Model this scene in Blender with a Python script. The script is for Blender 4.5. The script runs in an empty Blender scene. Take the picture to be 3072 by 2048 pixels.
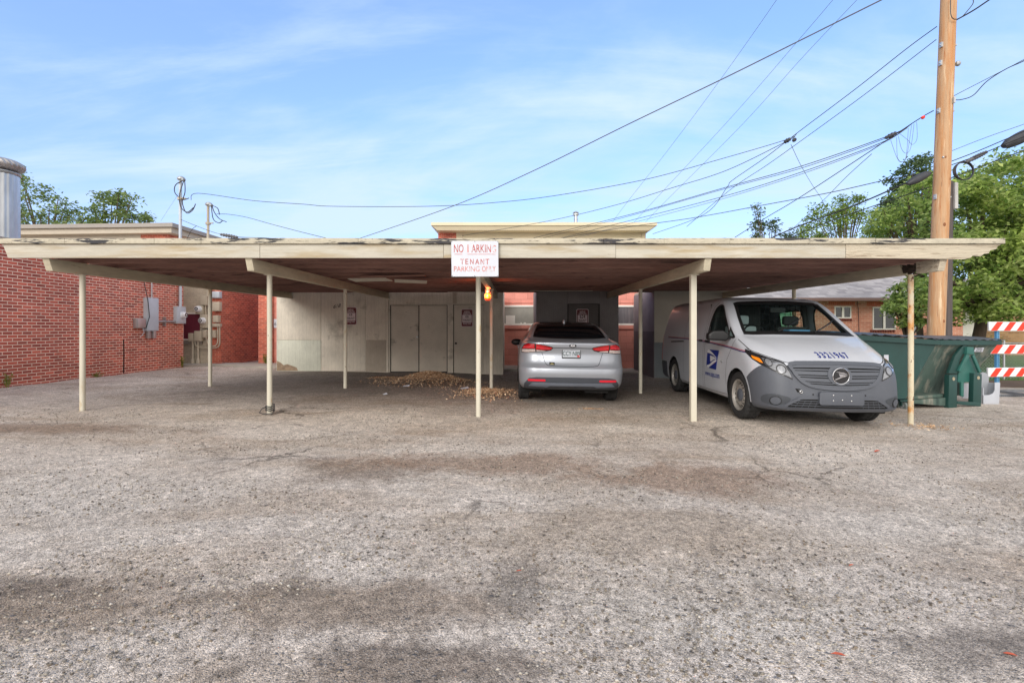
import bpy, bmesh, math, random
import numpy as np
from mathutils import Vector, Matrix
from mathutils.bvhtree import BVHTree

SC = bpy.context.scene
COL = SC.collection
R = math.radians
random.seed(7)

# ------------------------------------------------------------------ camera
cam_d = bpy.data.cameras.new("camera")
cam = bpy.data.objects.new("camera", cam_d)
COL.objects.link(cam)
CAMZ, F, CX, CY = 1.28, 1500.0, 1545.0, 985.0
cam.location = (0, 0, CAMZ)
cam.rotation_euler = (R(90), 0, 0)
cam_d.sensor_width = 36.0
cam_d.lens = 36.0 * F / 3072.0
cam_d.shift_x = (1536 - CX) / 3072.0
cam_d.shift_y = (CY - 1024) / 3072.0
cam_d.clip_start = 0.05
cam_d.clip_end = 2000
SC.camera = cam

# ------------------------------------------------------------------ light
SUN_EL, SUN_AZ = 23.0, 200.0            # azimuth measured clockwise from +Y (the view direction)
EXPOSURE = 0.47
SKY_STRENGTH = 0.13
SUN_STRENGTH = 1.6
SUN_ANGLE = 28.0
SC.view_settings.view_transform = 'Standard'
SC.view_settings.look = 'None'
SC.view_settings.exposure = EXPOSURE
SC.view_settings.gamma = 1.0

world = bpy.data.worlds.new("World")
SC.world = world
world.use_nodes = True
nt = world.node_tree
for n in list(nt.nodes):
    nt.nodes.remove(n)
def wn(t, **k):
    n = nt.nodes.new(t)
    for a, b in k.items():
        setattr(n, a, b)
    return n
wl = nt.links.new
sky = wn('ShaderNodeTexSky')
sky.sky_type = 'NISHITA'
sky.sun_disc = False
sky.sun_elevation = R(SUN_EL)
sky.sun_rotation = R(SUN_AZ)
sky.altitude = 1600
sky.air_density = 1.0
sky.dust_density = 0.1
sky.ozone_density = 2.2
tc = wn('ShaderNodeTexCoord')
sep = wn('ShaderNodeSeparateXYZ')
wl(tc.outputs['Generated'], sep.inputs[0])
zz = wn('ShaderNodeMath', operation='MAXIMUM'); wl(sep.outputs['Z'], zz.inputs[0]); zz.inputs[1].default_value = 0.0
za = wn('ShaderNodeMath', operation='ADD'); wl(zz.outputs[0], za.inputs[0]); za.inputs[1].default_value = 0.22
dx = wn('ShaderNodeMath', operation='DIVIDE'); wl(sep.outputs['X'], dx.inputs[0]); wl(za.outputs[0], dx.inputs[1])
dy = wn('ShaderNodeMath', operation='DIVIDE'); wl(sep.outputs['Y'], dy.inputs[0]); wl(za.outputs[0], dy.inputs[1])
cmb = wn('ShaderNodeCombineXYZ'); wl(dx.outputs[0], cmb.inputs[0]); wl(dy.outputs[0], cmb.inputs[1])
def cloud_layer(rot, scale, loc, nscale, detail, rough, lo, hi):
    mp = wn('ShaderNodeMapping')
    mp.inputs['Rotation'].default_value = (0, 0, R(rot))
    mp.inputs['Scale'].default_value = scale
    mp.inputs['Location'].default_value = loc
    wl(cmb.outputs[0], mp.inputs[0])
    no = wn('ShaderNodeTexNoise')
    no.inputs['Scale'].default_value = nscale
    no.inputs['Detail'].default_value = detail
    no.inputs['Roughness'].default_value = rough
    no.inputs['Distortion'].default_value = 0.5
    wl(mp.outputs[0], no.inputs['Vector'])
    mr = wn('ShaderNodeMapRange')
    mr.interpolation_type = 'SMOOTHSTEP'
    mr.inputs['From Min'].default_value = lo
    mr.inputs['From Max'].default_value = hi
    wl(no.outputs['Fac'], mr.inputs[0])
    return mr.outputs[0]
c1 = cloud_layer(-14, (0.55, 1.0, 1), (5.6, 2.9, 0), 1.0, 9, 0.58, 0.40, 0.68)
c2 = cloud_layer(-22, (0.4, 1.7, 1), (7.3, 4.4, 0), 2.2, 9, 0.62, 0.42, 0.74)
cm = wn('ShaderNodeMath', operation='MULTIPLY'); wl(c2, cm.inputs[0]); cm.inputs[1].default_value = 0.6
ca = wn('ShaderNodeMath', operation='ADD', use_clamp=True); wl(c1, ca.inputs[0]); wl(cm.outputs[0], ca.inputs[1])
cs = wn('ShaderNodeMapRange'); wl(ca.outputs[0], cs.inputs[0])
cs.inputs['To Min'].default_value = 0.26; cs.inputs['To Max'].default_value = 0.90
# thin cloud: the sky's own radiance lifted towards a pale veil
veil = wn('ShaderNodeRGB'); veil.outputs[0].default_value = (4.1, 5.1, 6.5, 1)
hs = wn('ShaderNodeMixRGB'); hs.blend_type = 'MIX'
gain = wn('ShaderNodeMixRGB'); gain.blend_type = 'MULTIPLY'; gain.inputs[0].default_value = 1.0
gcol = wn('ShaderNodeMixRGB'); gcol.inputs[1].default_value = (1.58, 1.50, 1.88, 1); gcol.inputs[2].default_value = (1.10, 1.52, 1.92, 1)
# milky air low over the roofs is a little dimmer than the model's clear-air horizon
hz = wn('ShaderNodeMapRange'); wl(sep.outputs['Z'], hz.inputs[0])
hz.inputs['From Min'].default_value = 0.0; hz.inputs['From Max'].default_value = 0.38; hz.inputs['To Min'].default_value = 0.62; hz.inputs['To Max'].default_value = 1.0
hv = wn('ShaderNodeVectorMath', operation='SCALE'); wl(sky.outputs[0], hv.inputs[0]); wl(hz.outputs[0], hv.inputs['Scale'])
wl(hv.outputs[0], gain.inputs[1])
hg = wn('ShaderNodeMapRange'); wl(sep.outputs['Z'], hg.inputs[0]); hg.inputs['From Max'].default_value = 0.5
wl(hg.outputs[0], gcol.inputs[0]); wl(gcol.outputs[0], gain.inputs[2])
wl(cs.outputs[0], hs.inputs[0]); wl(gain.outputs[0], hs.inputs[1]); wl(veil.outputs[0], hs.inputs[2])
# bright cloud deck added behind the camera, unseen, to fill the carport with light
bk = wn('ShaderNodeMapRange'); bk.interpolation_type = 'SMOOTHSTEP'
bk.inputs['From Min'].default_value = 0.15; bk.inputs['From Max'].default_value = -0.35
wl(sep.outputs['Y'], bk.inputs[0])
fill_deck = wn('ShaderNodeRGB'); fill_deck.outputs[0].default_value = (8.3, 7.9, 7.5, 1)
hs2 = wn('ShaderNodeMixRGB'); wl(bk.outputs[0], hs2.inputs[0]); wl(hs.outputs[0], hs2.inputs[1]); wl(fill_deck.outputs[0], hs2.inputs[2])
hs = hs2
bg = wn('ShaderNodeBackground'); bg.inputs['Strength'].default_value = SKY_STRENGTH
wl(hs.outputs[0], bg.inputs['Color'])
wo = wn('ShaderNodeOutputWorld'); wl(bg.outputs[0], wo.inputs['Surface'])

sun_d = bpy.data.lights.new("sun", 'SUN')
sun_d.energy = SUN_STRENGTH
sun_d.angle = R(SUN_ANGLE)
sun_d.color = (1.0, 0.96, 0.91)
sun = bpy.data.objects.new("sun", sun_d)
COL.objects.link(sun)
_d = Vector((math.sin(R(SUN_AZ)) * math.cos(R(SUN_EL)), math.cos(R(SUN_AZ)) * math.cos(R(SUN_EL)), math.sin(R(SUN_EL))))
sun.rotation_euler = (-_d).to_track_quat('-Z', 'Y').to_euler()
sun.location = _d * 60

# ------------------------------------------------------------------ helpers
def S(r, g, b, k=1.0):
    """photo-like 0-255 sRGB to linear"""
    f = lambda c: ((c / 255) / 12.92 if c / 255 <= 0.04045 else ((c / 255 + 0.055) / 1.055) ** 2.4) * k
    return (f(r), f(g), f(b))

def U(u, v, Y):
    """photo measurement (3072x2048 pixel) at a known distance Y -> world point"""
    return Vector(((u - CX) * Y / F, Y, CAMZ + (CY - v) * Y / F))

def zg(x, y=0):
    return max(-0.115, min(0.10, -0.0175 * x))

class MB:
    def __init__(s):
        s.v = []; s.f = []; s.m = []; s.k = 0
    def add(s, vs, fs):
        o = len(s.v)
        s.v.extend([tuple(p) for p in vs])
        for f in fs:
            s.f.append(tuple(i + o for i in f)); s.m.append(s.k)
        return s
    def box(s, x0, x1, y0, y1, z0, z1):
        return s.add([(x0, y0, z0), (x1, y0, z0), (x1, y1, z0), (x0, y1, z0), (x0, y0, z1), (x1, y0, z1), (x1, y1, z1), (x0, y1, z1)],
                     [(0, 3, 2, 1), (4, 5, 6, 7), (0, 1, 5, 4), (1, 2, 6, 5), (2, 3, 7, 6), (3, 0, 4, 7)])
    def bar(s, p, q, w, h, up=(0, 0, 1)):
        p, q = Vector(p), Vector(q)
        d = (q - p).normalized(); up = Vector(up)
        if abs(d.dot(up)) > 0.99: up = Vector((0, 1, 0))
        a = d.cross(up).normalized() * (w / 2); b = a.cross(d).normalized() * (h / 2)
        vs = [p - a - b, p + a - b, p + a + b, p - a + b, q - a - b, q + a - b, q + a + b, q - a + b]
        return s.add(vs, [(0, 1, 2, 3), (7, 6, 5, 4), (0, 4, 5, 1), (1, 5, 6, 2), (2, 6, 7, 3), (3, 7, 4, 0)])
    def tube(s, pts, r, n=8, caps=True):
        pts = [Vector(p) for p in pts]
        rs = r if isinstance(r, (list, tuple)) else [r] * len(pts)
        ref = Vector((0, 0, 1))
        vs = []; fs = []
        d0 = (pts[1] - pts[0]).normalized()
        if abs(d0.dot(ref)) > 0.9: ref = Vector((1, 0, 0))
        a = d0.cross(ref).normalized()
        for i, p in enumerate(pts):
            d = (pts[min(i + 1, len(pts) - 1)] - pts[max(i - 1, 0)]).normalized()
            a = (a - d * a.dot(d))
            a = a.normalized() if a.length > 1e-6 else d.orthogonal().normalized()
            b = d.cross(a)
            for j in range(n):
                t = 2 * math.pi * j / n
                vs.append(p + (a * math.cos(t) + b * math.sin(t)) * rs[i])
        for i in range(len(pts) - 1):
            for j in range(n):
                k = (j + 1) % n
                fs.append((i * n + j, i * n + k, (i + 1) * n + k, (i + 1) * n + j))
        if caps:
            fs.append(tuple(range(n - 1, -1, -1)))
            fs.append(tuple((len(pts) - 1) * n + j for j in range(n)))
        return s.add(vs, fs)
    def lathe(s, prof, c=(0, 0, 0), axis='z', n=32, closed=False, mod=None):
        c = Vector(c); vs = []; fs = []
        for j in range(n):
            t = 2 * math.pi * j / n
            for i, (r, h) in enumerate(prof):
                rr = r if mod is None else mod(i, j, r)
                a, b = rr * math.cos(t), rr * math.sin(t)
                p = {'z': (a, b, h), 'x': (h, a, b), 'y': (b, h, a)}[axis]
                vs.append(c + Vector(p))
        m = len(prof)
        for j in range(n):
            k = (j + 1) % n
            for i in range(m - 1 + (1 if closed else 0)):
                i2 = (i + 1) % m
                fs.append((j * m + i, k * m + i, k * m + i2, j * m + i2))
        return s.add(vs, fs)
    def prism(s, poly, to3, vec):
        """polygon (2D) placed by to3(u,v) and pushed along vec"""
        n = len(poly); vec = Vector(vec)
        a = [Vector(to3(*p)) for p in poly]
        vs = a + [p + vec for p in a]
        return s.add(vs, [tuple(range(n - 1, -1, -1)), tuple(range(n, 2 * n))] + [(i, (i + 1) % n, n + (i + 1) % n, n + i) for i in range(n)])
    def ball(s, c, r, n=14, m=8, sc=(1, 1, 1)):
        c = Vector(c); vs = [c + Vector((0, 0, r * sc[2]))]
        for i in range(1, m):
            t = math.pi * i / m
            for j in range(n):
                p = 2 * math.pi * j / n
                vs.append(c + Vector((r * sc[0] * math.sin(t) * math.cos(p), r * sc[1] * math.sin(t) * math.sin(p), r * sc[2] * math.cos(t))))
        vs.append(c - Vector((0, 0, r * sc[2])))
        fs = [(0, 1 + j, 1 + (j + 1) % n) for j in range(n)]
        for i in range(m - 2):
            for j in range(n):
                fs.append((1 + i * n + j, 1 + (i + 1) * n + j, 1 + (i + 1) * n + (j + 1) % n, 1 + i * n + (j + 1) % n))
        e = len(vs) - 1
        fs += [(e, 1 + (m - 2) * n + (j + 1) % n, 1 + (m - 2) * n + j) for j in range(n)]
        return s.add(vs, fs)
    def xf(s, M):
        s.v = [tuple(M @ Vector(p)) for p in s.v]; return s
    def build(s, name, mat, parent=None, smooth=False, bevel=0.0, recalc=True, seg=2):
        me = bpy.data.meshes.new(name)
        me.from_pydata(s.v, [], s.f)
        for m in (mat if isinstance(mat, (list, tuple)) else [mat]):
            me.materials.append(m)
        if any(s.m):
            me.polygons.foreach_set('material_index', s.m)
        if recalc or bevel:
            bm = bmesh.new(); bm.from_mesh(me)
            if recalc:
                bmesh.ops.recalc_face_normals(bm, faces=bm.faces)
            if bevel:
                es = [e for e in bm.edges if len(e.link_faces) == 2 and e.calc_face_angle(0) > R(35)]
                bmesh.ops.bevel(bm, geom=es, offset=bevel, segments=seg, affect='EDGES', profile=0.6, clamp_overlap=True)
            bm.to_mesh(me); bm.free()
        if smooth or bevel:
            me.polygons.foreach_set('use_smooth', [True] * len(me.polygons))
            me.set_sharp_from_angle(angle=R(38))
        me.update()
        o = bpy.data.objects.new(name, me)
        COL.objects.link(o)
        if parent is not None:
            o.parent = parent
        return o

def tag(o, label=None, cat=None, group=None, kind=None):
    if label: o['label'] = label
    if cat: o['category'] = cat
    if group: o['group'] = group
    if kind: o['kind'] = kind
    return o

def thing(name, label, cat, loc=(0, 0, 0), rot=(0, 0, 0), group=None):
    o = bpy.data.objects.new(name, None)
    o.empty_display_size = 0.2
    COL.objects.link(o)
    o.location = loc; o.rotation_euler = rot
    return tag(o, label, cat, group)

def copy_tree(o, parent=None):
    c = o.copy(); COL.objects.link(c)
    if parent is not None:
        c.parent = parent
    for ch in list(o.children):
        copy_tree(ch, c)
    return c

def text_mb(mb, s, size, to3, align='CENTER', ext=0.0, squeeze=1.0, bold=0.0, shear=0.0):
    """flat lettering from the built-in font; to3(u,v) places each outline point"""
    cu = bpy.data.curves.new('lettering', 'FONT')
    cu.body = s; cu.size = size; cu.align_x = align; cu.align_y = 'CENTER'; cu.offset = bold; cu.shear = shear
    cu.resolution_u = 4
    ob = bpy.data.objects.new('lettering', cu)
    COL.objects.link(ob)
    bpy.context.view_layer.update()
    me = bpy.data.meshes.new_from_object(ob.evaluated_get(bpy.context.evaluated_depsgraph_get()))
    bpy.data.objects.remove(ob); bpy.data.curves.remove(cu)
    mb.add([to3(v.co.x * squeeze, v.co.y) for v in me.vertices], [tuple(p.vertices) for p in me.polygons])
    bpy.data.meshes.remove(me)

def text_fit(mb, s, x0, x1, z0, z1, to3, shear=0.0, bold=0.0):
    """lettering stretched to fill a measured rectangle"""
    f = MB(); text_mb(f, s, 1.0, lambda a, b: (a, b, 0), shear=shear, bold=bold)
    ax0, ax1 = min(p[0] for p in f.v), max(p[0] for p in f.v); az0, az1 = min(p[1] for p in f.v), max(p[1] for p in f.v)
    mb.add([to3(x0 + (p[0] - ax0) / (ax1 - ax0) * (x1 - x0), z0 + (p[1] - az0) / (az1 - az0) * (z1 - z0)) for p in f.v], f.f)

# ------------------------------------------------------------------ materials
def new_mat(name):
    m = bpy.data.materials.new(name); m.use_nodes = True
    t = m.node_tree
    for n in list(t.nodes): t.nodes.remove(n)
    out = t.nodes.new('ShaderNodeOutputMaterial')
    b = t.nodes.new('ShaderNodeBsdfPrincipled')
    t.links.new(b.outputs[0], out.inputs['Surface'])
    return m, t, b

def N(t, typ, ins=None, **k):
    n = t.nodes.new(typ)
    for a, v in k.items(): setattr(n, a, v)
    for a, v in (ins or {}).items():
        if hasattr(v, 'node'): t.links.new(v, n.inputs[a])
        else: n.inputs[a].default_value = v
    return n

def c4(c): return (c[0], c[1], c[2], 1.0)

def coords(t, scale=(1, 1, 1), rnd=True):
    tcn = N(t, 'ShaderNodeTexCoord')
    v = tcn.outputs['Object']
    if rnd:
        oi = N(t, 'ShaderNodeObjectInfo')
        mu = N(t, 'ShaderNodeMath', {0: oi.outputs['Random'], 1: 37.0}, operation='MULTIPLY')
        v = N(t, 'ShaderNodeVectorMath', {0: v, 1: mu.outputs[0]}, operation='ADD').outputs[0]
    if scale != (1, 1, 1):
        v = N(t, 'ShaderNodeVectorMath', {0: v, 1: scale}, operation='MULTIPLY').outputs[0]
    return v

def noise(t, v, scale, detail=4, rough=0.55, dist=0.0):
    return N(t, 'ShaderNodeTexNoise', {'Vector': v, 'Scale': scale, 'Detail': detail, 'Roughness': rough, 'Distortion': dist}).outputs['Fac']

def ramp(t, fac, lo, hi, tlo=0.0, thi=1.0):
    n = N(t, 'ShaderNodeMapRange', {0: fac, 'From Min': lo, 'From Max': hi, 'To Min': tlo, 'To Max': thi})
    n.clamp = True
    return n.outputs[0]

def mix(t, fac, a, b, mode='MIX'):
    n = N(t, 'ShaderNodeMixRGB', {0: fac}, blend_type=mode)
    for i, v in ((1, a), (2, b)):
        if hasattr(v, 'node'): t.links.new(v, n.inputs[i])
        else: n.inputs[i].default_value = c4(v)
    return n.outputs[0]

def mat(name, col, rough=0.6, metal=0.0, var=0.12, vscale=5.0, stretch=(1, 1, 1), spots=(), bump=None, coat=0.0, spec=0.5, emis=None, rnd=True, fine=None):
    """paint / metal / wood: base colour, broad tone variation, thresholded spots of other colours, bump"""
    m, t, b = new_mat(name)
    v = coords(t, stretch, rnd)
    c = c4(col)
    cur = None
    if var:
        f = noise(t, v, vscale, 6, 0.6)
        cur = mix(t, ramp(t, f, 0.3, 0.7), tuple(x * (1 - var) for x in col), tuple(min(1, x * (1 + var)) for x in col))
    if fine:
        f = noise(t, v, fine[0], 3, 0.6)
        cur = mix(t, ramp(t, f, 0.3, 0.7, 0, 1), mix(t, 1.0, cur if cur else col, (1 - fine[1],) * 3, 'MULTIPLY'), cur if cur else col)
    for sp in spots:
        scol, sscale, thr, soft = sp[:4]
        vv = coords(t, sp[4], rnd) if len(sp) > 4 else v
        f = ramp(t, noise(t, vv, sscale, 7, 0.65), thr, thr + soft)
        cur = mix(t, f, cur if cur else col, scol)
    if cur: t.links.new(cur, b.inputs['Base Color'])
    else: b.inputs['Base Color'].default_value = c
    b.inputs['Roughness'].default_value = rough
    b.inputs['Metallic'].default_value = metal
    b.inputs['Specular IOR Level'].default_value = spec
    b.inputs['Coat Weight'].default_value = coat
    b.inputs['Coat Roughness'].default_value = 0.05
    if bump:
        h = noise(t, v, bump[0], 5, 0.6)
        bn = N(t, 'ShaderNodeBump', {'Height': h, 'Strength': bump[1], 'Distance': bump[2] if len(bump) > 2 else 0.01})
        t.links.new(bn.outputs[0], b.inputs['Normal'])
    if emis:
        b.inputs['Emission Color'].default_value = c4(emis[0]); b.inputs['Emission Strength'].default_value = emis[1]
    return m

def wall_vec(t):
    """metres along the wall and up it, whichever way the wall faces"""
    tcn = N(t, 'ShaderNodeTexCoord'); ge = N(t, 'ShaderNodeNewGeometry')
    sp = N(t, 'ShaderNodeSeparateXYZ', {0: tcn.outputs['Object']})
    sn = N(t, 'ShaderNodeSeparateXYZ', {0: ge.outputs['True Normal']})
    ab = N(t, 'ShaderNodeMath', {0: sn.outputs['X']}, operation='ABSOLUTE')
    gt = N(t, 'ShaderNodeMath', {0: ab.outputs[0], 1: 0.6}, operation='GREATER_THAN')
    mx = N(t, 'ShaderNodeMix', {'Factor': gt.outputs[0], 2: sp.outputs['X'], 3: sp.outputs['Y']}, data_type='FLOAT')
    return N(t, 'ShaderNodeCombineXYZ', {0: mx.outputs[0], 1: sp.outputs['Z']}).outputs[0], tcn.outputs['Object']

def brick_mat(name, a, b_, mortar, bw=0.203, bh=0.0677, ms=0.006, rough=0.85, tone=0.25, bias=0.0, bump=0.6, stain=None):
    m, t, b = new_mat(name)
    v, ov = wall_vec(t)
    br = N(t, 'ShaderNodeTexBrick', {'Vector': v, 'Color1': c4(a), 'Color2': c4(b_), 'Mortar': c4(mortar), 'Scale': 1.0, 'Mortar Size': ms,
                                     'Mortar Smooth': 0.15, 'Bias': bias, 'Brick Width': bw, 'Row Height': bh}, offset=0.5)
    v2 = N(t, 'ShaderNodeVectorMath', {0: v, 1: (bw * 40, bh * 60, 0)}, operation='ADD').outputs[0]
    odd = N(t, 'ShaderNodeTexBrick', {'Vector': v2, 'Color1': (1.08, 1.05, 1.02, 1), 'Color2': (0.62, 0.60, 0.64, 1), 'Mortar': (1, 1, 1, 1), 'Scale': 1.0, 'Mortar Size': ms,
                                      'Mortar Smooth': 0.15, 'Bias': -0.45, 'Brick Width': bw, 'Row Height': bh}, offset=0.5)
    f = noise(t, ov, 1.1, 5, 0.6); f2 = noise(t, ov, 45, 4, 0.7)
    k = mix(t, ramp(t, f, 0.3, 0.7), (1 - tone,) * 3, (1 + tone * 0.4,) * 3)
    k2 = mix(t, ramp(t, f2, 0.3, 0.7), (0.82,) * 3, (1.12,) * 3)
    c0 = mix(t, min(1.0, tone * 3), br.outputs['Color'], odd.outputs['Color'], 'MULTIPLY')
    c = mix(t, 1.0, mix(t, 1.0, c0, k, 'MULTIPLY'), k2, 'MULTIPLY')
    if stain:
        c = mix(t, ramp(t, noise(t, ov, stain[1], 6, 0.65), stain[2], stain[2] + stain[3]), c, stain[0])
    t.links.new(c, b.inputs['Base Color'])
    b.inputs['Roughness'].default_value = rough
    h = N(t, 'ShaderNodeMath', {0: br.outputs['Fac'], 1: -1.0}, operation='MULTIPLY')
    hh = N(t, 'ShaderNodeMath', {0: h.outputs[0], 1: f2}, operation='ADD')
    bn = N(t, 'ShaderNodeBump', {'Height': hh.outputs[0], 'Strength': bump, 'Distance': 0.006})
    t.links.new(bn.outputs[0], b.inputs['Normal'])
    return m

def board_mat(name, col, groove=0.10, rough=0.8, var=0.16, gs=0.35, spots=()):
    """grooved plywood siding, grooves running up"""
    m, t, b = new_mat(name)
    v, ov = wall_vec(t)
    sp = N(t, 'ShaderNodeSeparateXYZ', {0: v})
    fr = N(t, 'ShaderNodeMath', {0: N(t, 'ShaderNodeMath', {0: sp.outputs[0], 1: groove}, operation='DIVIDE').outputs[0]}, operation='FRACT')
    g = N(t, 'ShaderNodeMath', {0: fr.outputs[0], 1: 0.07}, operation='LESS_THAN')
    vs = N(t, 'ShaderNodeVectorMath', {0: ov, 1: (6, 6, 0.7)}, operation='MULTIPLY').outputs[0]
    f = noise(t, ov, 1.3, 6, 0.65); f2 = noise(t, vs, 9, 5, 0.65)
    c = mix(t, ramp(t, f, 0.3, 0.72), tuple(x * (1 - var) for x in col), tuple(x * (1 + var) for x in col))
    c = mix(t, ramp(t, f2, 0.35, 0.7), mix(t, 1.0, c, (0.84,) * 3, 'MULTIPLY'), c)
    gg = N(t, 'ShaderNodeMath', {0: g.outputs[0], 1: gs}, operation='MULTIPLY')
    c = mix(t, gg.outputs[0], c, tuple(x * 0.3 for x in col))
    for scol, sscale, thr, soft in spots:
        c = mix(t, ramp(t, noise(t, ov, sscale, 7, 0.7), thr, thr + soft), c, scol)
    t.links.new(c, b.inputs['Base Color'])
    b.inputs['Roughness'].default_value = rough
    h = N(t, 'ShaderNodeMath', {0: f2, 1: g.outputs[0]}, operation='SUBTRACT')
    bn = N(t, 'ShaderNodeBump', {'Height': h.outputs[0], 'Strength': 0.35, 'Distance': 0.006})
    t.links.new(bn.outputs[0], b.inputs['Normal'])
    return m

def island_mat(name, cols, rough=0.8, trans=0.0, spec=0.3):
    """many loose bits: each bit its own tone"""
    m, t, b = new_mat(name)
    ge = N(t, 'ShaderNodeNewGeometry')
    cr = N(t, 'ShaderNodeValToRGB', {0: ge.outputs['Random Per Island']})
    e = cr.color_ramp.elements
    while len(e) < len(cols): e.new(0.5)
    for i, c in enumerate(cols):
        e[i].position = i / (len(cols) - 1); e[i].color = c4(c)
    col = cr.outputs[0]
    if trans:      # sprays of older and younger leaves
        tcn = N(t, 'ShaderNodeTexCoord')
        col = mix(t, 1.0, col, mix(t, ramp(t, noise(t, tcn.outputs['Object'], 1.1, 4, 0.65), 0.36, 0.64), (0.74, 0.80, 0.72), (1.25, 1.18, 1.05)), 'MULTIPLY')
    t.links.new(col, b.inputs['Base Color'])
    b.inputs['Roughness'].default_value = rough
    b.inputs['Specular IOR Level'].default_value = spec
    if trans:
        tr = N(t, 'ShaderNodeBsdfTranslucent', {'Color': col})
        mx = N(t, 'ShaderNodeMixShader', {0: trans, 1: b.outputs[0], 2: tr.outputs[0]})
        out = [n for n in t.nodes if n.type == 'OUTPUT_MATERIAL'][0]
        t.links.new(mx.outputs[0], out.inputs['Surface'])
    return m

def glass_mat(name, tint=(0.8, 0.88, 0.86), clear=0.8, rough=0.02):
    """a thin pane: part passes straight through, part mirrors"""
    m, t, b = new_mat(name)
    b.inputs['Base Color'].default_value = (0.01, 0.012, 0.012, 1); b.inputs['Roughness'].default_value = rough
    tr = N(t, 'ShaderNodeBsdfTransparent', {'Color': c4(tint)})
    lw = N(t, 'ShaderNodeLayerWeight', {'Blend': 0.5})
    fr = N(t, 'ShaderNodeMath', {0: lw.outputs['Facing'], 1: 4.0}, operation='POWER')
    k = N(t, 'ShaderNodeMath', {0: fr.outputs[0], 1: 0.6, 2: 1.0 - clear}, operation='MULTIPLY_ADD', use_clamp=True)
    mx = N(t, 'ShaderNodeMixShader', {0: k.outputs[0], 1: tr.outputs[0], 2: b.outputs[0]})
    out = [n for n in t.nodes if n.type == 'OUTPUT_MATERIAL'][0]
    t.links.new(mx.outputs[0], out.inputs['Surface'])
    return m

M = {}
M['black'] = mat('black_plastic', (0.012, 0.012, 0.013), 0.45, var=0.1)
M['gap'] = mat('dark_gap', (0.01, 0.01, 0.01), 0.9, var=0)
M['rubber'] = mat('tyre_rubber', (0.022, 0.022, 0.023), 0.8, var=0.25, vscale=14, bump=(60, 0.3))
M['galv'] = mat('galvanised_steel', (0.48, 0.5, 0.52), 0.42, 0.75, var=0.22, vscale=4, stretch=(1, 1, 0.3))
M['steel'] = mat('bright_steel', (0.6, 0.6, 0.6), 0.3, 1.0, var=0.1)
M['chrome'] = mat('chrome', (0.8, 0.8, 0.82), 0.12, 1.0, var=0)
M['wire'] = mat('cable_black', (0.035, 0.035, 0.038), 0.6, var=0.1)
M['wiregrey'] = mat('cable_grey', (0.12, 0.12, 0.13), 0.6, var=0.1)
M['window'] = mat('window_glass_dark', (0.02, 0.025, 0.028), 0.05, var=0.3, vscale=2, spec=0.7)
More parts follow.
